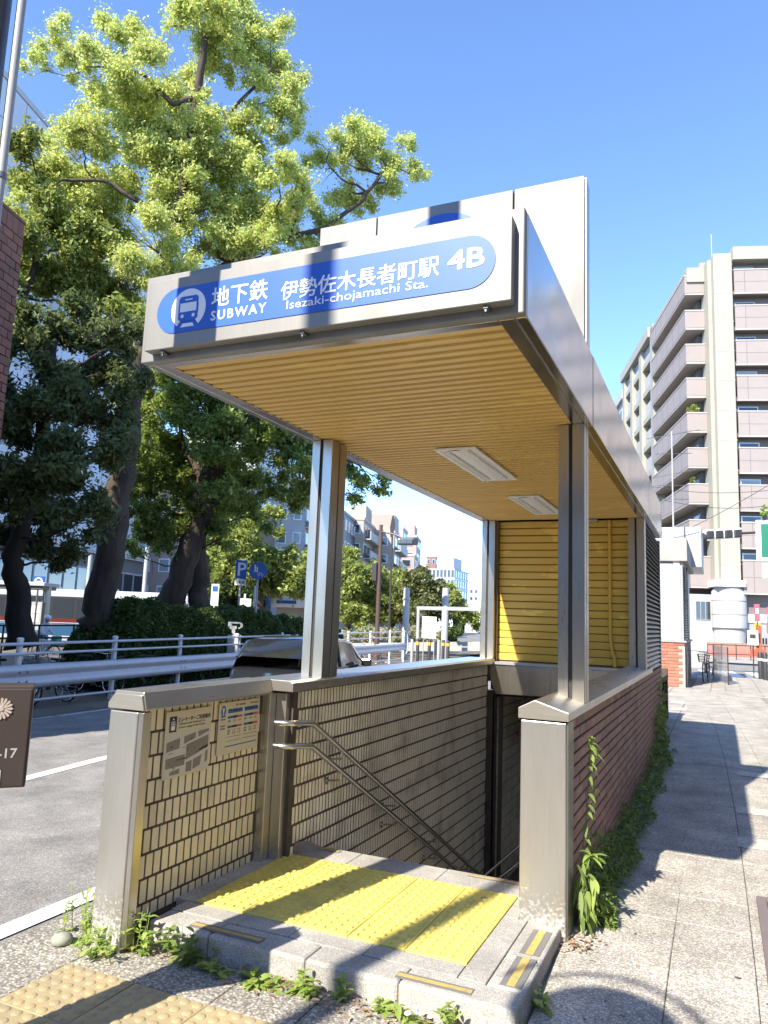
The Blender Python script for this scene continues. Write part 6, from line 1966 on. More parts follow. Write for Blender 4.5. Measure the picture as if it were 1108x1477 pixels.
for x in (0.02, 0.14):
    ring(mb, x, -0.14, 0.032, 0.042, o_, u_, Z3, v_, 0.004, n=16)
mb.prism([(0.02, -0.13), (0.05, -0.06), (0.11, -0.06), (0.14, -0.13), (0.13, -0.14), (0.105, -0.075), (0.055, -0.075), (0.03, -0.14)], o_, u_, Z3, v_, 0.004)
mb.build('bicycle_figure', M['white'], ws)
simple_post('marker_post', 'slim white post close behind the round blue sign', 'post', (-15.235, 22.897, 2.634), 0.05, M['white'])

for (c3, w, h, lab, mk) in (((-24.577, 33.108, 2.574), 0.20, 0.58, 'narrow upright white sign with a blue mark left of the parking sign', 'ink_blue'), ((-21.976, 32.12, 2.199), 0.32, 0.20, 'small white direction board behind the parking sign', None)):
    t = thing('direction_sign', lab, 'sign', c3)
    c_ = Vector(c3)
    u_, v_ = face_axes(c_)
    MB().obox(c_, w, 0.03, h, u_, v_, Z3).build('panel', M['white'], t)
    if mk:
        MB().obox(c_ + v_ * 0.033 + Vector((0, 0, h * 0.55)), w * 0.7, 0.003, h * 0.25, u_, v_, Z3).build('mark', M[mk], t)
    MB().tube([(c_.x, c_.y, Hr(c_.x, c_.y)), c_ + Vector((0, 0, h * (1.0 if mk else 2.2))) - v_ * 0.06], 0.05, 8).build('post', M['white'], t)
up_ = thing('cycle_stand_marker', 'pale grey U-shaped cycle stand marker rising over the guardrail', 'marker', (-13.287, 19.078, 0.792))
c_ = Vector((-13.295, 19, 1.264))
u_, v_ = face_axes(c_)
mb = MB()
mb.prism([(-0.20, 0.10), (0.14, 0.10), (0.22, 0.06), (0.24, 0.0), (0.22, -0.06), (0.14, -0.10), (0.10, -0.10), (0.10, -0.07), (0.15, -0.05), (0.17, 0.0), (0.15, 0.05), (-0.10, 0.05), (-0.08, -0.02), (0.06, -0.02), (0.06, -0.10), (0.02, -0.12), (0.02, -0.30), (-0.08, -0.30), (-0.08, -0.12), (-0.20, -0.08)], c_, u_, Z3, v_, 0.05)
mb.build('loop_plate', M['conduit'], up_, bevel=0.006)
MB().obox(c_ + Vector((0, 0, -0.62)) + v_ * 0.02, 0.2, 0.04, 0.34, u_, v_, Z3).build('base_case', M['conduit'], up_, bevel=0.02)
MB().tube([c_ + Vector((0, 0, -0.9)), (c_.x, c_.y, Hr(c_.x, c_.y))], 0.06, 8).build('post', M['conduit'], up_)

# a second, farther subway entrance with a white roof
kx = thing('subway_kiosk', 'small white roofed subway entrance with a blue sign beyond the hedge', 'kiosk', (-24.247, 40.296, 0.067))
c_ = Vector((-24.285, 40.014, 1.748))
g_ = Hr(c_.x, c_.y)
u_ = Vector((0.95, 0.31, 0)).normalized()
v_ = Vector((u_.y, -u_.x, 0))
def kb_(a, d, h):
    q = c_ + u_ * a + v_ * d
    return Vector((q.x, q.y, h))
zr0, zr1 = Vector((-24.275, 39.959, 2.127)).z, Vector((-24.252, 39.817, 3.095)).z
MB().obox(kb_(0.2, -1.6, (zr0 + zr1) / 2), 1.15, 1.7, (zr1 - zr0) / 2, u_, v_, Z3).build('roof', M['white'], kx, bevel=0.03)
MB().obox(kb_(0.2, -1.8, (g_ + zr0) / 2), 0.95, 1.3, (zr0 - g_) / 2, u_, v_, Z3).build('wall', M['beige_wall'], kx)
sgk = MB().obox(kb_(0.0, 0.14, zr0 + 0.32), 0.78, 0.03, 0.20, u_, v_, Z3).build('name_board', M['white'], kx)
MB().obox(kb_(0.0, 0.175, zr0 + 0.32), 0.62, 0.005, 0.10, u_, v_, Z3).build('blue_plate', M['blue'], sgk)
MB().obox(kb_(0.35, -0.45, g_ + 1.0), 0.28, 0.06, 1.0, u_, v_, Z3).build('door', M['grey_paint'], kx)
MB().obox(kb_(1.22, -0.3, (g_ + zr1) / 2 + 0.3), 0.10, 0.1, (zr1 - g_) / 2 + 0.3, u_, v_, Z3).build('side_pylon', M['white'], kx)
MB().tube([kb_(0.7, -0.6, zr1), kb_(0.7, -0.6, zr1 + 0.55), kb_(0.3, -0.6, zr1 + 0.6)], 0.03, 6).build('lamp_arm', M['conduit'], kx)
tag(MB().obox(kb_(-1.12, 0.1, zr0 + 0.6), 0.06, 0.35, 0.6, u_, v_, Z3).build('sign_blade', M['sign_blue2']), 'narrow blue blade sign at the left of the white roofed kiosk', 'sign')

# ------------------------------------------------------------------ view under the canopy: signal, columns, gate, bollards
sp_ = thing('signal_pole', 'brown traffic signal pole with a horizontal signal arm above the park', 'traffic signal', (-19.03, 42.572, 0.491))
c_ = Vector((-18.827, 41.582, 7.355))
g_ = Hr(c_.x, c_.y)
MB().tube([(c_.x, c_.y, g_), (c_.x, c_.y, c_.z)], 0.15, 14, r2=0.11).build('shaft', M['brown_pole'], sp_, smooth=True)
M['brown2'] = mat('faded_brown_pole', (0.085, 0.05, 0.038), 0.6)
sp_.children[0].data.materials[0] = M['brown2']
d_ = Vector((-16.843, 41.531, 6.307)) 
MB().tube([c_ + Vector((0, 0, -0.4)), c_.lerp(d_, 0.5) + Vector((0, 0, -0.1)), d_], 0.05, 8).build('arm', M['brown_pole'], sp_, smooth=True)
MB().obox(d_ + Vector((-0.15, 0, 0)), 0.62, 0.16, 0.22, right.to_tuple(), (-0.404, 0.914, 0), Z3).build('signal_head', M['steel_dark'], sp_, bevel=0.1, bseg=3)
for k in range(3):
    MB().lathe([(0.17, 0), (0.19, 0.22)], d_ + Vector((-0.5 + 0.36 * k, 0.1, 0.0)), 14, axis=(0.5, -0.7, 0)).build('lens_hood', M['bollard'], sp_, smooth=True)
MB().obox(c_ + Vector((-0.25, -0.1, -2.9)), 0.16, 0.16, 0.55, m=0).build('pedestrian_head', M['bollard'], sp_, bevel=0.03)
fin = thing('street_lamp', 'slim leaf-shaped lamp blade standing over the far roofs', 'lamp', (-20.643, 47.424, 7.276))
MB().prism([(-0.08, 0), (0.10, 0), (0.22, 0.9), (0.10, 1.55), (-0.02, 1.5), (-0.14, 0.7)], (-20.643, 47.424, 7.276), right.to_tuple(), Z3, fwd.to_tuple(), 0.08).build('blade', M['bollard'], fin, bevel=0.02)
MB().tube([(-20.599, 47.443, 7.278), ((-20.599, 47.443, 7.278)[0], (-20.599, 47.443, 7.278)[1], Hr(*(-20.599, 47.443, 7.278)[:2]))], 0.07, 8).build('shaft', M['brown_pole'], fin)
for (u3, lab) in (((-18.239, 44.641, 3.669), 'left of two plain white round columns before the dark tree'), ((-15.966, 45.647, 3.762), 'right of two plain white round columns, behind the steel gate frame')):
    g_ = Hr(u3[0], u3[1]) - 0.2
    t = thing('white_column', lab, 'column', (u3[0], u3[1], g_))
    MB().lathe([(0.21, 0), (0.21, u3[2] - g_ - 0.12), (0.18, u3[2] - g_)], (u3[0], u3[1], g_), 20).build('shaft', M['white_wall'], t, smooth=True)
    MB().lathe([(0.27, 0), (0.27, 0.1)], (u3[0], u3[1], u3[2] - 0.75), 20).build('collar', M['conduit'], t)
gt = thing('park_gateway', 'plain grey steel gate frame standing over the park path', 'gate', (-13.974, 36.078, -0.114))
a_, b2_ = Vector((-13.917, 35.731, 2.252)), Vector((-10.112, 35.221, 2.277))
for p in (a_, b2_):
    MB().box(p.x - 0.07, p.x + 0.07, p.y - 0.07, p.y + 0.07, Hr(p.x, p.y) - 0.2, p.z).build('upright', M['grey_paint'], gt)
d_ = (b2_ - a_)
MB().obox((a_ + b2_) / 2, d_.length / 2 + 0.07, 0.07, 0.09, d_.normalized(), Vector((-d_.y, d_.x, 0)).normalized(), Z3).build('cross_bar', M['grey_paint'], gt)
MB().obox(Vector((-10.907, 36.265, 0.414)), 1.6, 0.03, 0.03, d_.normalized(), Vector((-d_.y, d_.x, 0)).normalized(), Z3).build('low_rail', M['grey_paint'], gt)
nb = thing('notice_board', 'pale green-white notice board standing inside the gate frame', 'notice board', (-14.899, 40.027, 0.305))
c_ = Vector((-14.875, 39.886, 1.266))
u_, v_ = face_axes(c_)
MB().obox(c_, 0.40, 0.04, 0.60, u_, v_, Z3).build('panel', M['white'], nb)
for s in (-0.3, 0.3):
    MB().tube([c_ + u_ * s - v_ * 0.05, (c_.x + u_.x * s - v_.x * .05, c_.y + u_.y * s - v_.y * .05, Hr(c_.x, c_.y) - 0.2)], 0.03, 8).build('leg', M['grey_paint'], nb)
gbo = 'bollards at the park path'
bol = None
for (p_b, p_t, band, lab) in (((-13.544, 34.049, -0.069), (-13.525, 33.933, 0.722), 0, 'grey bollard, leftmost at the park path'), ((-12.564, 32.277, -0.091), (-12.543, 32.145, 0.811), 1, 'black bollard with a yellow band, just right of the leftmost grey one'), ((-12.076, 32.494, -0.071), (-12.055, 32.366, 0.8), 1, 'black banded bollard standing alone in the middle'),
                              ((-12.201, 34.092, -0.031), (-12.182, 33.978, 0.749), 0, 'grey bollard right of the middle black one'), ((-11.5, 32.744, -0.016), (-11.48, 32.625, 0.793), 1, 'black banded bollard touching the right grey one'), ((-11.299, 32.833, -0.008), (-11.28, 32.719, 0.77), 1, 'black banded bollard, rightmost at the park path')):
    t = thing('bollard', lab, 'bollard', p_b, gbo)
    p0, p1 = Vector(p_b), Vector(p_t)
    p1 = Vector((p0.x, p0.y, p1.z))
    h = p1.z - p0.z
    MB().lathe([(0.075, -0.3), (0.075, h - 0.05), (0.05, h)], p0, 14).build('body', M['bollard'] if band else M['grey_paint'], t, smooth=True)
    if band:
        MB().lathe([(0.078, h * 0.68), (0.078, h * 0.84)], p0, 14).build('band', M['yellow_band'], t, smooth=True)

# ------------------------------------------------------------------ buildings
class Frame:
    """Local axes of a building: s to the right along its front, t away from the viewer, z up."""
    def __init__(self, o, ang):
        self.o = Vector((o[0], o[1], 0))
        self.s = Vector((math.cos(ang), math.sin(ang), 0))
        self.t = Vector((-math.sin(ang), math.cos(ang), 0))
    def __call__(self, s, t, z):
        p = self.o + self.s * s + self.t * t
        return Vector((p.x, p.y, z))
    def box(self, mb, s0, s1, t0, t1, z0, z1, m=0):
        return mb.obox(self((s0 + s1) / 2, (t0 + t1) / 2, (z0 + z1) / 2), abs(s1 - s0) / 2, abs(t1 - t0) / 2, abs(z1 - z0) / 2, self.s, self.t, Z3, m)
    def part(self, name, material, parent, *b, **k):
        return self.box(MB(), *b).build(name, material, parent, **k)

A17 = rad(16.74)
# --- the apartment block on the right
F = Frame((0.62, 61.0), A17)
ap = thing('apartment_building', 'tall cream and mauve apartment block with stacked balconies beyond the crossing', 'building', (0.62, 61, -0.3))
tops = [(2.723, 61, 29.538)[2], (2.639, 61, 26.614)[2], (2.559, 61, 23.784)[2], (2.479, 61, 20.989)[2], (2.398, 61, 18.177)[2], (2.317, 61, 15.347)[2], (2.236, 61, 12.502)[2], (2.156, 61, 9.694)[2], (2.075, 61, 6.872)[2]]
roof_z = (2.778, 61, 31.471)[2]
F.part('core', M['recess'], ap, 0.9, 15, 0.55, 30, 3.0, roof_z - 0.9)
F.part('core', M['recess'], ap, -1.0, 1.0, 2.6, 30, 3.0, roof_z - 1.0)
F.part('corner_column', M['cream_wall'], ap, -0.45, 0.95, -0.15, 1.5, 5.4, roof_z - 0.4, bevel=0.06)
F.part('corner_column', M['cream_wall'], ap, -0.75, -0.46, 0.4, 2.2, 5.4, roof_z - 0.7)
for k in range(11):
    zz = 6.6 + 2.35 * k
    if zz < roof_z - 0.5:
        F.part('tile_joint', M['mauve_trim'], ap, -0.47, 0.97, -0.165, -0.15, zz, zz + 0.05)
F.part('roof_slab', M['cream_wall'], ap, 0.96, 15.5, -0.4, 30, roof_z - 1.05, roof_z)
F.part('roof_slab', M['cream_wall'], ap, -2.1, -0.76, 1.2, 14.5, roof_z - 2.1, roof_z - 0.9)
F.part('roof_slab', M['cream_wall'], ap, -1.0, 0.95, 1.5, 30, roof_z - 1.4, roof_z - 0.35)
for i, zt in enumerate(tops):
    h = 1.85 if i < 8 else 2.35
    # right-hand balconies
    b_ = MB()
    F.box(b_, 1.02, 15.4, -0.35, -0.20, zt - h, zt)
    F.box(b_, 1.02, 15.4, -0.20, 0.55, zt - h, zt - h + 0.28)
    bal = b_.build('balcony', M['mauve'], ap)
    F.part('coping', M['mauve_trim'], bal, 0.98, 15.4, -0.39, -0.16, zt + 0.001, zt + 0.09)
    F.part('underside_edge', M['mauve_trim'], bal, 1.0, 15.4, -0.37, -0.20, zt - h - 0.10, zt - h - 0.001)
    for q in (1.75, 3.5, 5.6, 8.0, 10.5, 13.0):
        F.part('panel_joint', M['recess'], bal, q, q + 0.045, -0.356, -0.35, zt - h, zt)
    F.part('panel_joint', M['recess'], bal, 1.02, 15.4, -0.357, -0.351, zt - h * 0.52, zt - h * 0.52 + 0.035)
    # windows of the recessed wall over this balcony
    zw = zt + 0.02
    for (a, c, g_) in ((1.25, 2.75, 'glass_dark' if i % 3 else 'glass_pale'), (3.9, 5.0, 'glass_dark'), (5.1, 6.2, 'glass_pale' if i % 2 else 'glass_dark'), (8.2, 10.2, 'glass_dark'), (11, 12.8, 'glass_pale')):
        w_ = F.part('window', M['alu'], ap, a, c, 0.48, 0.55, zw - 1.1, zw + 0.62)
        F.part('pane', M[g_], w_, a + 0.08, c - 0.08, 0.465, 0.48, zw - 1.02, zw + 0.54)
    # left-hand balconies, on the face along the avenue
    zl = zt + 0.35
    h = 1.4 if i < 8 else 2.2
    b_ = MB()
    F.box(b_, -2.25, -2.10, 1.35, 13.3, zl - h, zl)
    F.box(b_, -2.10, -0.76, 1.35, 1.50, zl - h, zl)
    bal = b_.build('balcony', M['mauve'], ap)
    F.part('slab', M['mauve_trim'], bal, -2.22, -0.77, 1.38, 13.3, zl - h - 0.14, zl - h - 0.001)
    F.part('coping', M['mauve_trim'], bal, -2.29, -2.06, 1.31, 13.3, zl + 0.001, zl + 0.09)
    F.part('coping', M['mauve_trim'], bal, -2.05, -0.77, 1.31, 1.54, zl + 0.001, zl + 0.09)
    for q in (3.3, 5.3, 7.3, 9.3, 11.3):
        F.part('panel_joint', M['recess'], bal, -2.257, -2.25, q, q + 0.05, zl - h, zl)
    for (a, c) in ((2.9, 4.4), (6.5, 8.5), (9.8, 11.6)):
        w_ = F.part('window', M['alu'], ap, -1.07, -1.0, a, c, zl - 1.2, zl + 0.7)
        F.part('pane', M['glass_dark'], w_, -1.085, -1.07, a + 0.08, c - 0.08, zl - 1.1, zl + 0.6)
    # the farther framed bays: infill panel and dark recess per bay
    for q in (14.6, 19.2, 23.8):
        F.part('balcony_panel', M['white_wall'], ap, -1.75, -1.6, q + 0.5, q + 4.1, zl - 1.9, zl - 0.1)
for q in (13.4, 18.6, 23.2, 27.6):
    F.part('frame_column', M['cream_wall'], ap, -2.1, -1.1, q, q + 1.1, 2.5, roof_z - 0.6)
for i, zt in enumerate(tops):
    F.part('frame_beam', M['cream_wall'], ap, -1.95, -1.1, 14.5, 28.6, zt - 1.75, zt - 1.2)
F.part('roof_slab', M['cream_wall'], ap, -2.3, -1.0, 14.5, 29, roof_z - 1.5, roof_z - 0.5)
MB().tube([F(-0.2, 1, roof_z - 0.5), F(-0.2, 1, roof_z + 1.8)], 0.04, 6).build('antenna', M['conduit'], ap)
# round base column and ground floor
zc = 5.4
bc = MB().lathe([(1.10, -0.4), (1.10, 1.9), (0.98, 1.92), (1.20, 1.95), (1.20, 4.6), (0.95, zc - 0.45)], F(0.25, 0.6, 0), 28).build('base_column', M['white_wall'], ap, smooth=True)
F.part('column_cap', M['white'], ap, -1.0, 1.1, -0.6, 1.8, zc - 0.45, zc)
for zz in (1.9, 2.9, 3.9):
    MB().lathe([(1.215, 0), (1.215, 0.04)], F(0.25, 0.6, zz), 28).build('ring_joint', M['recess'], bc)
F.part('ground_wall', M['white_wall'], ap, -2.4, -0.6, 1.2, 1.6, -0.3, 4.4)
F.part('ground_wall', M['brick_bright'], ap, -3.2, -2.41, 1.4, 8, -0.3, 4.4)
w_ = F.part('window', M['alu'], ap, -2.0, -0.95, 1.13, 1.2, 2.5, 3.9)
for a in (-1.95, -1.6, -1.25):
    F.part('pane', M['glass_dark'], w_, a, a + 0.3, 1.11, 1.13, 2.55, 3.85)
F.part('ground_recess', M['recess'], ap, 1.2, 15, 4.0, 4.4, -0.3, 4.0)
F.part('shop_band', M['grey_paint'], ap, 1.3, 15, 0.6, 0.9, 1.3, 2.4)
F.part('shop_sign', M['white'], ap, 1.5, 4.6, 0.5, 0.6, 2.4, 3.0)
F.part('planter_wall', M['brick'], ap, -4.2, 3.2, -3.0, -2.6, -0.3, 0.9)
F.part('planter_wall', M['brick_bright'], ap, -4.2, 3.2, -3.6, -3.01, -0.3, 0.35)
fp = F.part('fence_panel', M['grey_paint'], ap, 1.4, 6, -1.2, -1.15, 0.0, 0.12)
for k in range(24):
    F.part('fence_bar', M['grey_paint'], fp, 1.45 + 0.19 * k, 1.51 + 0.19 * k, -1.2, -1.16, 0.12, 1.5)
for (s, t, z, r, lab) in ((-1.6, 2.0, tops[4] + 0.5, 0.5, 'small leafy balcony plant on the fifth balcony from the top'), (-1.7, 2.2, tops[6] + 0.4, 0.3, 'small bright balcony plant two balconies lower')):
    c_ = F(s, t, z)
    pt = thing('balcony_plant', lab, 'plant', c_)
    MB().lathe([(0.14, -0.5), (0.18, -0.2)], c_, 10).build('pot', M['pink_wall'], pt)
    leaf_cloud('leaves', blob_points([(c_.x, c_.y, c_.z + 0.2, r), (c_.x, c_.y - .3, c_.z + .5, r * .6)], 420, 6, 0.1, 0.3), 0.16, M['leaf_park'], pt)

# --- pale classical block behind it
F2 = Frame((-11.505, 102.886, 18.699)[:2], A17)
zt2 = (-9.879, 101.259, 33.67)[2]
cl = thing('office_building', 'pale stone block with a heavy cornice behind the apartment balconies', 'building', (F2.o.x, F2.o.y, -1))
F2.part('wall', M['white_wall'], cl, 0.4, 16, 0, 30, -1.4, zt2 - 1.2)
F2.part('cornice', M['white_wall'], cl, 0.0, 16.4, -0.5, 30.4, zt2 - 1.2, zt2)
F2.part('cornice', M['white_wall'], cl, 0.1, 16.4, -0.3, 30.4, zt2 - 8.0, zt2 - 7.3)
for i in range(6):
    for k in range(3):
        w_ = F2.part('window', M['alu'], cl, 0.32, 0.4, 1.2 + 3.2 * i, 2.9 + 3.2 * i, zt2 - 6.6 - 5 * k, zt2 - 2.2 - 5 * k)
        F2.part('pane', M['glass_dark'], w_, 0.29, 0.32, 1.35 + 3.2 * i, 2.75 + 3.2 * i, zt2 - 6.4 - 5 * k, zt2 - 2.4 - 5 * k)
        w_ = F2.part('window', M['alu'], cl, 1.2 + 2.4 * k, 2.4 + 2.4 * k, -0.08, 0, zt2 - 4.4 - 3 * i, zt2 - 2.4 - 3 * i)
        F2.part('pane', M['glass_dark'], w_, 1.3 + 2.4 * k, 2.3 + 2.4 * k, -0.1, -0.08, zt2 - 4.3 - 3 * i, zt2 - 2.5 - 3 * i)

def block(name, label, left, top_z, w, d, wall, fl_h, nfl, win, mats_, balcony=None, cat='building', ang=A17, skip_front=False, z0=-1.4, roof_box=None, wside=None, pent=None, wr=0.56, hr=0.5):
    """Far block: front face towards the viewer, right-hand face along the avenue, each window built."""
    Fb = Frame(left[:2], ang)
    t = thing(name, label, cat, (left[0], left[1], z0))
    Fb.part('wall', wall, t, 0, w, 0, d, z0, top_z)
    Fb.part('parapet', mats_[2], t, -0.12, w + 0.12, -0.12, d + 0.12, top_z, top_z + 0.5)
    for i in range(nfl):
        zb = top_z - fl_h * (i + 1) + fl_h * 0.28
        zt_ = zb + fl_h * hr
        if zb < 2:
            break
        if not skip_front:
            n_ = win[0]
            for k in range(n_):
                a = w * (k + 0.5 - wr / 2) / n_
                c = w * (k + 0.5 + wr / 2) / n_
                w_ = Fb.part('window', mats_[0], t, a, c, -0.10, 0, zb, zt_)
                Fb.part('pane', mats_[1], w_, a + 0.14, c - 0.14, -0.13, -0.10, zb + 0.14, zt_ - 0.14)
        n_ = win[1]
        for k in range(n_):
            a = d * (k + (0.2 if not balcony else 0.12)) / n_
            c = d * (k + (0.8 if not balcony else 0.88)) / n_
            w_ = Fb.part('window', mats_[0], t, w, w + 0.10, a, c, zb, zt_)
            Fb.part('pane', mats_[1], w_, w + 0.10, w + 0.13, a + 0.15, c - 0.15, zb + 0.15, zt_ - 0.15)
        if balcony:
            b_ = MB()
            Fb.box(b_, w + 1.15, w + 1.3, 0.3, d - 0.3, zb - fl_h * 0.28, zb + fl_h * 0.16)
            Fb.box(b_, w, w + 1.15, 0.3, d - 0.3, zb - fl_h * 0.30, zb - fl_h * 0.24)
            b_.build('balcony', balcony, t)
    if pent:
        Fb.part('roof_house', pent[0], t, *pent[1], top_z + 0.5, top_z + 0.5 + pent[2])
    return t, Fb

# --- row of blocks across the park, seen under the canopy
fr = (M['alu'], M['glass_dark'], M['white_wall'])
gs = 'blocks along the far side of the park'
block('office_building', 'navy tiled office block with a white window grid beside the left pillar', (-59.381, 102.491, 11.269), (-53.541, 104.074, 17.874)[2], 6.0, 12, M['navy_wall'], 3.4, 8, (4, 4), (M['white'], M['glass_pale'], M['navy_wall']))[0]['group'] = gs
block('apartment_building', 'beige apartment block with long pale balconies next to the navy block', (-57.595, 114.195, 12.368), (-56.045, 113.941, 18.401)[2], 2.4, 15, M['beige_wall'], 3.3, 8, (1, 4), fr, balcony=M['white_wall'], pent=(M['beige_wall'], (0, 2.4, 2, 9), 2.4))[0]['group'] = gs
block('apartment_building', 'pinkish brown apartment block with small square windows behind the signal pole', (-60.035, 126.21, 13.499), (-58.516, 126.238, 17.657)[2], 5.2, 14, M['beige_wall'], 3.3, 8, (1, 3), fr, balcony=M['white_wall'], pent=(M['pink_wall'], (0.2, 5.0, 1, 9), 3.2))[0]['group'] = gs
block('apartment_building', 'narrow white apartment block right of the signal pole', (-66.709, 150.539, 15.789), (-65.037, 150.376, 21.591)[2], 3.6, 10, M['white_wall'], 3.2, 9, (1, 3), fr)[0]['group'] = gs
block('apartment_building', 'pink tiled apartment block with a flat roof left of the open sky', (-71.667, 170.171, 17.637), (-69.528, 170.425, 22.123)[2], 4.0, 14, M['pink_wall'], 3.2, 9, (1, 4), fr, pent=(M['pink_wall'], (0, 3.4, 0.5, 9), 2.6))[0]['group'] = gs
block('apartment_building', 'low pink block standing before the pink tiled block', (-62.493, 147.639, 11.06), (-60.907, 147.697, 15.221)[2], 3.4, 8, M['pink_wall'], 3.2, 6, (1, 3), fr)[0]['group'] = gs
t_, Fb = block('office_building', 'glass gridded office tower far beyond the round dark tree', (-81.327, 216.328, 13.444), (-76.963, 217.697, 17.198)[2], 8.2, 18, M['pale_panel'], 3.0, 11, (7, 6), (M['white_wall'], M['glass_dark'], M['white_wall']), ang=rad(4), pent=(M['grey_paint'], (2.0, 7.4, 2, 12), 3.6), wr=0.86, hr=0.8)
t_['group'] = gs
block('office_building', 'dark red brown block just left of the glass tower', (-87.46, 230.069, 14.183), (-86.018, 229.402, 22.531)[2], 3.2, 12, M['brown_block'], 3.2, 6, (2, 3), fr)[0]['group'] = gs
block('apartment_building', 'low white blocks far off at the end of the avenue', (-71.222, 222.125, 5.446), (-69.431, 222.653, 7.202)[2], 4, 12, M['white_wall'], 3.0, 4, (2, 3), fr)[0]['group'] = gs
block('office_building', 'white slab tower far off at the end of the avenue', (-97.738, 309.643, 7.006), (-96.431, 308.747, 16.423)[2], 4, 12, M['white_wall'], 3.0, 6, (2, 3), fr)[0]['group'] = gs
block('apartment_building', 'pale apartment block with balconies seen left of the pillar through leaves', (-54.128, 85.173, 9.638), (-50.927, 85.006, 19.828)[2], 4.0, 26, M['white_wall'], 3.2, 9, (2, 8), fr, balcony=M['white_wall'])[0]['group'] = gs

# --- tall pale panelled store on the left with raised letters along its top
W0 = Vector((-49.649, 34.623, 19.917))
e1 = Vector((-math.sin(A17), math.cos(A17), 0))
zt3 = (-48.938, 40.27, 42.35)[2]
Fw = Frame(W0[:2], A17)
st = thing('store_building', 'tall pale grey panelled store with raised grey letters near its roof', 'building', (W0.x, W0.y, -1.4))
Lw = 34.0
Fw.part('wall', M['pale_panel'], st, -20, 0, 0, Lw, 7.0, zt3)
Fw.part('base_wall', M['recess'], st, -20, -0.4, 0.3, Lw - 0.3, -1.4, 7.0)
Fw.part('parapet', M['white_wall'], st, -20.2, 0.15, -0.15, Lw + 0.15, zt3, zt3 + 0.5)
nr = 11
for i in range(nr):
    zz = 7.2 + (zt3 - 7.2) * i / nr
    for k in range(8):
        a = 0.1 + (Lw - 0.2) * k / 8
        Fw.part('panel', M['pale_panel'], st, 0.0, 0.10, a, a + (Lw - 0.2) / 8 - 0.08, zz, zz + (zt3 - 7.2) / nr - 0.08)
for i in (2, 4, 6, 8):
    zz = 7.2 + (zt3 - 7.2) * i / nr
    for k in range(14):
        a = 0.8 + (Lw - 1.5) * k / 14
        w_ = Fw.part('window', M['alu'], st, 0.10, 0.16, a, a + 1.7, zz + 0.7, zz + 2.3)
        Fw.part('pane', M['glass_pale'], w_, 0.16, 0.18, a + 0.1, a + 1.6, zz + 0.8, zz + 2.2)
for k in range(14):
    a = 0.5 + (Lw - 1.0) * k / 14
    w_ = Fw.part('window', M['white_wall'], st, -0.38, -0.2, a, a + 2.2, 0.2, 5.6)
    Fw.part('pane', M['glass_dark'], w_, -0.2, -0.17, a + 0.12, a + 2.08, 0.4, 5.4)
lettering('NISUI', M['grey_paint'], Fw(0.16, 5.0, zt3 - 3.2), Fw.t, Z3, Fw.s, 6.2, 2.1, 0.25, 0.02, st)
MB().tube([Fw(-1.5, 14.2, zt3), Fw(-1.5, 14.2, zt3 + 7.5)], 0.22, 8, r2=0.1).tube([Fw(-1.5, 14.8, zt3), Fw(-1.5, 14.2, zt3 + 5)], 0.1, 6).build('roof_mast', M['pink_wall'], st)
block('apartment_building', 'pinkish block glimpsed between the two big leaning trunks', (-67.456, 70.543, 8.272), (-63.866, 70.013, 21.879)[2], 7.5, 18, M['pink_wall'], 3.3, 9, (3, 5), (M['white'], M['glass_pale'], M['white_wall']))[0]['group'] = gs
block('office_building', 'white block with window bands behind the twin trunks', (-72.562, 87.927, 9.909), (-67.894, 86.825, 30.216)[2], 11, 20, M['white_wall'], 3.4, 9, (5, 6), fr)[0]['group'] = gs
for (u3, lab) in (((-36.696, 36.14, 5.02), 'tall pale lamp post in front of the store'), ((-31.968, 35.984, 5.429), 'pale post with a brown top between the big trunks')):
    simple_post('street_post', lab, 'post', u3, 0.13, M['conduit'])

# --- brick tower at the left edge
bt = thing('brick_tower', 'dark red brick tower rising at the far left edge behind the pole', 'tower', (-13, 10.3, -0.4))
Ft = Frame((-12.11, 9.47), A17)
zt4 = 8.89
Ft.part('core', M['mortar'], bt, -5.0, -0.022, -7.0, -0.02, -0.6, zt4 - 0.01)
tb_me = unit_block('tower_brick', 0.03, 0.143, 0.078, 0.006, M['brick_tower'])
rest = MB()
z = zt4 - 0.40
r = 0
cnt = 0
while z > 0:
    for k in range(23):
        a = -0.145 - 0.30 * k - (0.15 if r % 2 else 0.0)
        hy = 0.143
        if r % 2 and k == 0:
            piece('brick', tb_me, bt, Ft(-0.012, -0.066, z), (1, 0.45, 1), (0, 0, A17))
        c = Ft(-0.012 + random.uniform(-.004, .004), a, z)
        if z > 3.2 and -a < 0.6 + 3.6 * (z - 3.2) / 5.7 and cnt < 285:
            piece('brick', tb_me, bt, c, (1, 1, 1), (0, 0, A17))
            cnt += 1
        else:
            rest.obox(c, 0.03, hy, 0.078, Ft.s, Ft.t, Z3)
    z -= 0.17
    r += 1
stuff(rest.build('brick', M['brick_tower'], bt))
k = 0
while k < 40:
    piece('brick', tb_me, bt, Ft(-0.008, -0.10 - 0.175 * k, zt4 - 0.155), (1, 0.58, 1.95), (0, 0, A17))
    k += 1
Ft.part('coping', M['brick_tower'], bt, -5.0, 0.03, -7.0, 0.02, zt4 + 0.001, zt4 + 0.06)
Ft.part('pale_strip', M['tile_cream'], bt, 0.02, 0.04, -3.3, -2.9, 3.0, zt4 - 1.3)

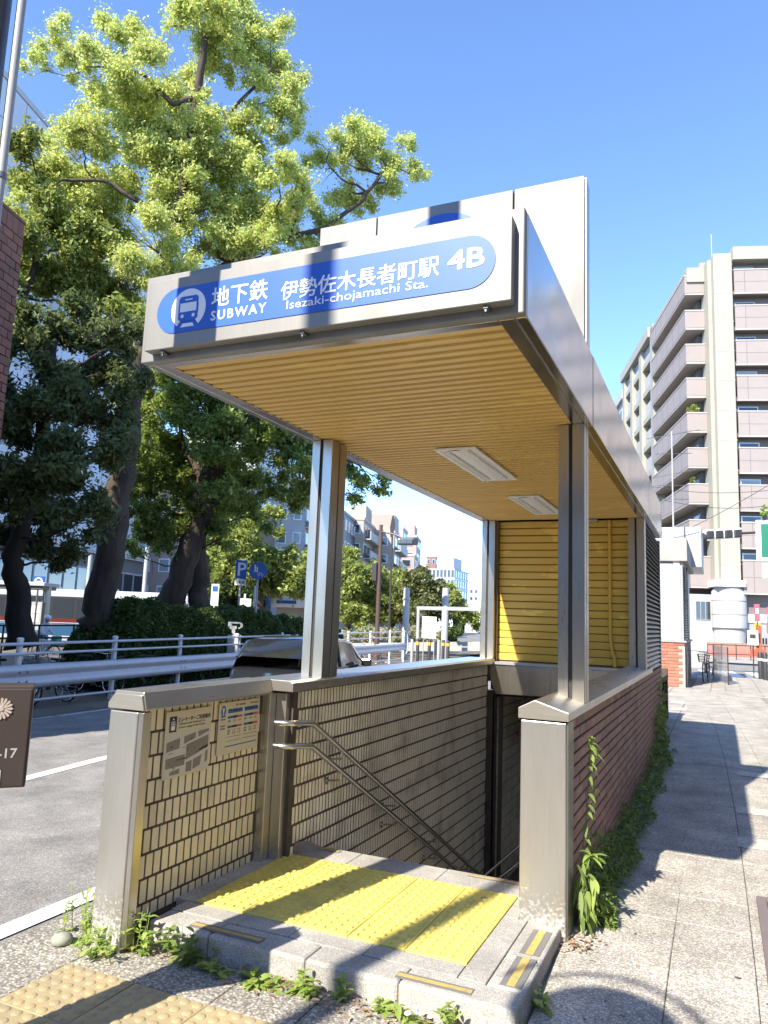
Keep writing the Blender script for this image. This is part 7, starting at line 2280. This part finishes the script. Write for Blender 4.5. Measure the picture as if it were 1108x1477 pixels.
# ------------------------------------------------------------------ the second ventilation housing down the pavement
x0, x1, y0, y1 = -2.5, -0.93, 23.6, 29.0
zb2, zw2, zr2 = 1.27, 3.62, 4.30
vh = thing('machine_housing', 'white louvred housing on a red brick base farther along the pavement', 'housing', (-1.7, 26, 0))
MB().box(x0, x1 - 0.02, y0 + 0.02, y1, -0.2, zb2).build('base_core', M['mortar_pale'], vh)
vb_me = unit_block('long_brick', 0.135, 0.012, 0.040, 0.004, M['brick_bright'])
z = zb2 - 0.045
r = 0
while z > 0.0:
    for k in range(6):
        a = x0 + 0.14 + 0.279 * k + (0.0 if r % 2 else -0.1)
        if a + 0.135 <= x1 + 0.02:
            piece('brick', vb_me, vh, (a, y0 + 0.01 + random.uniform(-.003, .003), z))
    z -= 0.09
    r += 1
rb2 = MB()
z = zb2 - 0.085
while z > -0.05:
    y = y0 + 0.05
    while y < y1 - 0.2:
        rb2.box(x1 - 0.02, x1 - 0.004 + random.uniform(-.003, .003), y, min(y + 0.27, y1), z, z + 0.08)
        y += 0.28
    z -= 0.09
stuff(rb2.build('brick', M['brick'], vh))
MB().box(x1 - 0.06, x1 + 0.004, y0 - 0.012, y0 + 0.10, -0.05, zb2 - 0.1).build('corner_pier', M['concrete'], vh)
MB().box(x0 - 0.02, x1 + 0.05, y0 - 0.04, y1, zb2, zb2 + 0.05).build('base_coping', M['concrete'], vh)
MB().box(x0, x1 - 0.02, y0 + 0.03, y1 - 0.1, zb2 + 0.05, zw2).build('wall', M['grey_paint'], vh)
dr = MB().box(x0 + 0.1, x1 - 0.30, y0 - 0.005, y0 + 0.03, zb2 + 0.06, zw2 - 0.06).build('door', M['shutter'], vh)
z = zb2 + 0.10
lv_me = MB().box(0, x1 - x0 - 0.46, -0.018, 0.0, 0, 0.050).mesh('door_slat', [M['shutter']])
while z < zw2 - 0.12:
    piece('door_slat', lv_me, dr, (x0 + 0.13, y0 - 0.005, z))
    z += 0.064
MB().box(x1 - 0.28, x1 - 0.10, y0 - 0.01, y0 + 0.03, zb2 + 0.05, zw2).build('corner_trim', M['white'], vh)
lz_me = MB().prism([(0, 0), (0.05, -0.02), (0.05, -0.005), (0, 0.04)], (0, 0, 0), X3, Z3, Y3, 2.0).mesh('louvre_slat', [M['steel_dark']])
z = zb2 + 0.1
while z < zw2 - 0.1:
    piece('louvre_slat', lz_me, vh, (x1 - 0.02, y0 + 0.25, z))
    z += 0.075
MB().box(x1 - 0.02, x1 + 0.03, y0 + 2.4, y0 + 2.55, zb2, zw2).build('side_post', M['black'], vh)
MB().box(x0 - 0.1, x1 + 0.12, y0 - 0.1, y1 + 0.1, zw2, zr2).build('roof_fascia', M['concrete'], vh, bevel=0.02)
MB().box(x0 + 0.3, x1 + 0.45, y0 + 3.2, y1 + 1.2, zr2 - 0.6, zr2 + 0.75).build('rear_roof_box', M['conduit'], vh, bevel=0.02)
MB().tube([(x1 + 0.03, y0 + 0.4, 0.0), (x1 + 0.05, y0 + 0.4, 0.8), (x1 + 0.02, y0 + 0.4, 1.15)], 0.02, 8).build('drain_pipe', M['conduit'], vh)
an = thing('antenna_mast', 'thin mast with several television aerials on the white housing roof', 'antenna', (-1.0, 25.2, zr2))
am = Vector((-1.28, 25.6, zr2))
ah = (-1.418, 27.361, 8.062)[2] - zr2
MB().tube([am, am + Vector((0, 0, ah))], 0.028, 8, r2=0.02).build('mast', M['conduit'], an)
for (f, L, dx, tilt) in ((0.97, 0.9, -0.8, 0.18), (0.62, 0.75, 0.4, 0.22), (0.80, 0.6, 0.7, 0.02), (0.40, 0.5, 0.5, 0.0), (0.52, 0.5, -0.4, 0.02)):
    c_ = am + Vector((0, 0, ah * f))
    d = Vector((1.0, 0.25, tilt)).normalized()
    mb = MB()
    mb.tube([c_ - d * L * 0.9, c_ + d * L], 0.010, 6)
    s_ = Vector((-d.y, d.x, 0)).normalized()
    for k in range(9):
        q = c_ + d * (L * (-0.85 + 1.8 * k / 8))
        w_ = 0.16 + 0.05 * math.sin(k)
        mb.tube([q - s_ * w_ - Vector((0, 0, .06)), q + s_ * w_ + Vector((0, 0, .06))], 0.006, 4)
    mb.build('aerial', M['steel_dark'], an)

# ------------------------------------------------------------------ street corner on the right
bk2 = copy_tree(proto)
del bk2['group']
place(bk2, ((-0.42, 26.61, 0.204)[0], (-0.42, 26.61, 0.204)[1], 0.0), rad(-96), 'dark bicycle with a front basket parked by the white housing', (0.03, 0.03, 0.03))
gpn = thing('glass_screen', 'smoky glass screen panel standing on the pavement beside the bicycle', 'screen', (0.039, 25.845, 0))
c0, c1 = Vector((-0.215, 28.986, 0)), Vector((0.215, 26.04, 0))
d = (c1 - c0).normalized()
hgt = (0.025, 23.892, 1.152)[2]
m_, nt_, N_, L_, b_ = new_mat('smoky_glass')
b_.inputs['Base Color'].default_value = (0.5, 0.48, 0.5, 1)
b_.inputs['Roughness'].default_value = 0.05
b_.inputs['Alpha'].default_value = 0.45
MB().obox((c0 + c1) / 2 + Vector((0, 0, hgt / 2)), (c1 - c0).length / 2, 0.01, hgt / 2, d, Vector((-d.y, d.x, 0)), Z3).build('pane', m_, gpn)
for p in (c0, c1):
    MB().tube([p, p + Vector((0, 0, hgt))], 0.02, 6).build('post', M['brown_pole'], gpn)
cn = thing('traffic_cone', 'small orange and white marker cone behind the parked bicycle', 'cone', (-0.212, 33.345, 0.224))
c_ = Vector(((-0.212, 33.345, 0.224)[0], (-0.212, 33.345, 0.224)[1], -0.1))
MB().lathe([(0.16, 0), (0.15, 0.03), (0.12, 0.04), (0.09, 0.3)], c_, 14).build('cone_base', M['orange'], cn, smooth=True)
MB().lathe([(0.09, 0.301), (0.06, 0.62), (0.02, 0.65)], c_, 14).build('cone_top', M['yellow_band'], cn, smooth=True)
wb = thing('white_cabinet', 'white sloped cabinet behind the red brick base of the housing', 'cabinet', (-1.02, 39.509, 0.971))
c_ = Vector((-1.073, 39.434, 1.298))
MB().prism([(-0.5, -0.6), (0.5, -0.6), (0.5, 0.1), (-0.1, 0.5), (-0.5, 0.5)], c_, X3, Z3, Y3, 0.8).build('case', M['white'], wb, bevel=0.03)
MB().box(c_.x - 0.42, c_.x + 0.42, c_.y - 0.02, c_.y, c_.z - 0.5, c_.z - 0.05).build('door', M['conduit'], wb)
MB().box(c_.x - 0.45, c_.x + 0.45, c_.y + 0.05, c_.y + 0.75, -0.2, c_.z - 0.6).build('plinth', M['concrete'], wb)

sa = thing('traffic_signal', 'dark traffic signal reaching in from the right in front of the apartments', 'traffic signal', (2.175, 33.555, 5.698))
a_, b2_ = Vector((2.429, 33.667, 5.709)), Vector((-0.924, 32.213, 5.379))
MB().tube([a_, b2_], 0.05, 8).build('arm', M['brown_pole'], sa)
MB().tube([a_ + Vector((0, 0, 0.6)), (a_.x, a_.y, -0.2)], 0.1, 12).build('shaft', M['brown_pole'], sa)
d = (b2_ - a_).normalized()
n_ = Vector((-d.y, d.x, 0)).normalized()
MB().obox(Vector((0.194, 32.695, 5.507)), 0.75, 0.12, 0.2, d, n_, Z3).build('signal_case', M['white'], sa, bevel=0.05)
for k in range(4):
    MB().obox(Vector((0.193, 32.699, 5.48)) + d * (-0.56 + 0.37 * k) - n_ * (-0.14), 0.15, 0.06, 0.16, d, n_, Z3).build('hood', M['bollard'], sa, bevel=0.04)
MB().lathe([(0.17, -0.35), (0.22, -0.3), (0.22, 0.3), (0.15, 0.36)], Vector((-0.749, 32.308, 5.277)), 16, axis=d).build('side_signal', M['bollard'], sa, smooth=True)
MB().tube([Vector((-0.613, 32.304, 5.694)), Vector((-1.131, 32.144, 5.234))], 0.03, 6).build('bracket', M['conduit'], sa)
gs_ = thing('shop_sign', 'tall white framed green sign at the right edge over the street', 'sign', (1.569, 28.993, 4.806))
c_ = Vector((1.657, 29.032, 4.81))
MB().obox(c_, 0.42, 0.1, 0.72, X3, Y3, Z3).build('frame', M['white'], gs_, bevel=0.03)
MB().obox(c_ + Vector((0.06, -0.105, 0)), 0.32, 0.006, 0.58, X3, Y3, Z3).build('green_face', M['green_sign'], gs_)
MB().obox(c_ + Vector((0.08, 0, -1.05)), 0.34, 0.09, 0.26, X3, Y3, Z3).build('lower_panel', M['white'], gs_, bevel=0.02)
MB().tube([(c_.x + 0.5, c_.y + 0.15, -0.1), (c_.x + 0.5, c_.y + 0.15, c_.z + 1.2)], 0.08, 10).build('post', M['conduit'], gs_)
MB().tube([(c_.x + 0.5, c_.y + 0.15, c_.z + 0.3), (c_.x + 0.2, c_.y + 0.15, c_.z + 0.3)], 0.04, 6).build('bracket', M['conduit'], gs_)
lt = thing('street_plant', 'sprig of bright leaves beside the green sign at the right edge', 'plant', (1.548, 28.834, 5.756))
c_ = Vector((1.593, 28.847, 5.806))
MB().tube([(c_.x + 0.5, c_.y + 0.3, -0.1), (c_.x + 0.45, c_.y + 0.3, 2.5), c_], 0.03, 6, r2=0.01).build('stem', M['stem'], lt)
leaf_cloud('leaves', blob_points([(c_.x, c_.y, c_.z, 0.22), (c_.x + 0.2, c_.y, c_.z - 0.2, 0.2), (c_.x + 0.1, c_.y, c_.z - 3.6, 0.25)], 260, 6, 0.07, 0.3), 0.12, M['leaf_weed'], lt)
for (c3, w, h, mk, lab, nm) in (((1.387, 33.716, 2.429), 0.10, 0.34, 'pink', 'narrow pink vertical shop sign at the right edge', 'shop_sign'), ((1.399, 33.808, 1.881), 0.12, 0.14, 'yellow_band', 'small yellow square sign under the pink one', 'shop_sign'), ((1.388, 32.784, 1.316), 0.10, 0.6, 'orange', 'orange and dark vertical banner sign by the kerb', 'banner_sign'), ((1.171, 32.667, 1.44), 0.19, 0.28, 'white', 'white advertising panel left of the orange banner', 'advert_panel'), ((1.775, 32.83, 2.128), 0.10, 0.5, 'pink', 'red and pink vertical banner at the very right edge', 'banner_sign')):
    t = thing(nm, lab, 'sign', c3)
    c_ = Vector(c3)
    MB().obox(c_, w, 0.04, h, X3, Y3, Z3).build('panel', M[mk], t, bevel=0.01)
    MB().obox(c_ + Vector((0, -0.042, h * 0.2)), w * 0.55, 0.004, h * 0.3, X3, Y3, Z3).build('mark', M['bollard' if mk != 'pink' else 'white'], t)
    MB().tube([(c_.x, c_.y + 0.06, -0.12), (c_.x, c_.y + 0.06, c_.z + h)], 0.025, 6).build('post', M['bollard'], t)
for (c3, lab) in (((1.316, 30.677, 0.423), 'dark street bollard beside the orange banner'), ((1.449, 30.179, 0.452), 'dark street bollard at the very right edge')):
    t = thing('bollard', lab, 'bollard', (c3[0], c3[1], -0.1))
    MB().lathe([(0.08, 0), (0.08, 1.0), (0.05, 1.06)], (c3[0], c3[1], -0.1), 14).build('body', M['bollard'], t, smooth=True)
    MB().lathe([(0.083, 0.75), (0.083, 0.83)], (c3[0], c3[1], -0.1), 14).build('band', M['white'], t)
cr = thing('street_railing', 'low dark railing with red panels along the far kerb', 'railing', (1.399, 51.812, 0.066))
a_, b2_ = Vector(((-1.523, 50.552, -0.264)[0], (-1.523, 50.552, -0.264)[1], 0)), Vector(((3.339, 52.704, -0.065)[0], (3.339, 52.704, -0.065)[1], 0))
for z in (0.3, 0.85):
    MB().tube([a_ + Vector((0, 0, z)), b2_ + Vector((0, 0, z))], 0.03, 6).build('bar', M['brown_pole'], cr)
for k in range(7):
    p = a_.lerp(b2_, k / 6)
    MB().tube([p - Vector((0, 0, .1)), p + Vector((0, 0, 0.9))], 0.035, 6).build('post', M['brown_pole'], cr)
d = (b2_ - a_)
MB().obox(a_.lerp(b2_, 0.75) + Vector((0, -0.04, 0.45)), d.length * 0.09, 0.01, 0.2, d.normalized(), Vector((-d.y, d.x, 0)).normalized(), Z3).build('red_panel', M['orange'], cr)

# overhead wires on the right
wr = thing('overhead_wires', 'thin overhead wires crossing in front of the apartment block', 'wire', (-0.874, 34.028, 8.065))
for (a, b_) in (((-3.885, 35.385, 4.928), (2.352, 33.305, 7.79)), ((-3.122, 37.387, 8.456), (2.419, 34.482, 7.543)), ((-2.226, 37.897, 7.768), (2.404, 34.573, 6.919))):
    a, b_ = Vector(a), Vector(b_)
    MB().tube([a.lerp(b_, k / 10) - Vector((0, 0, 0.25 * math.sin(math.pi * k / 10))) for k in range(11)], 0.012, 5).build('wire', M['bollard'], wr)
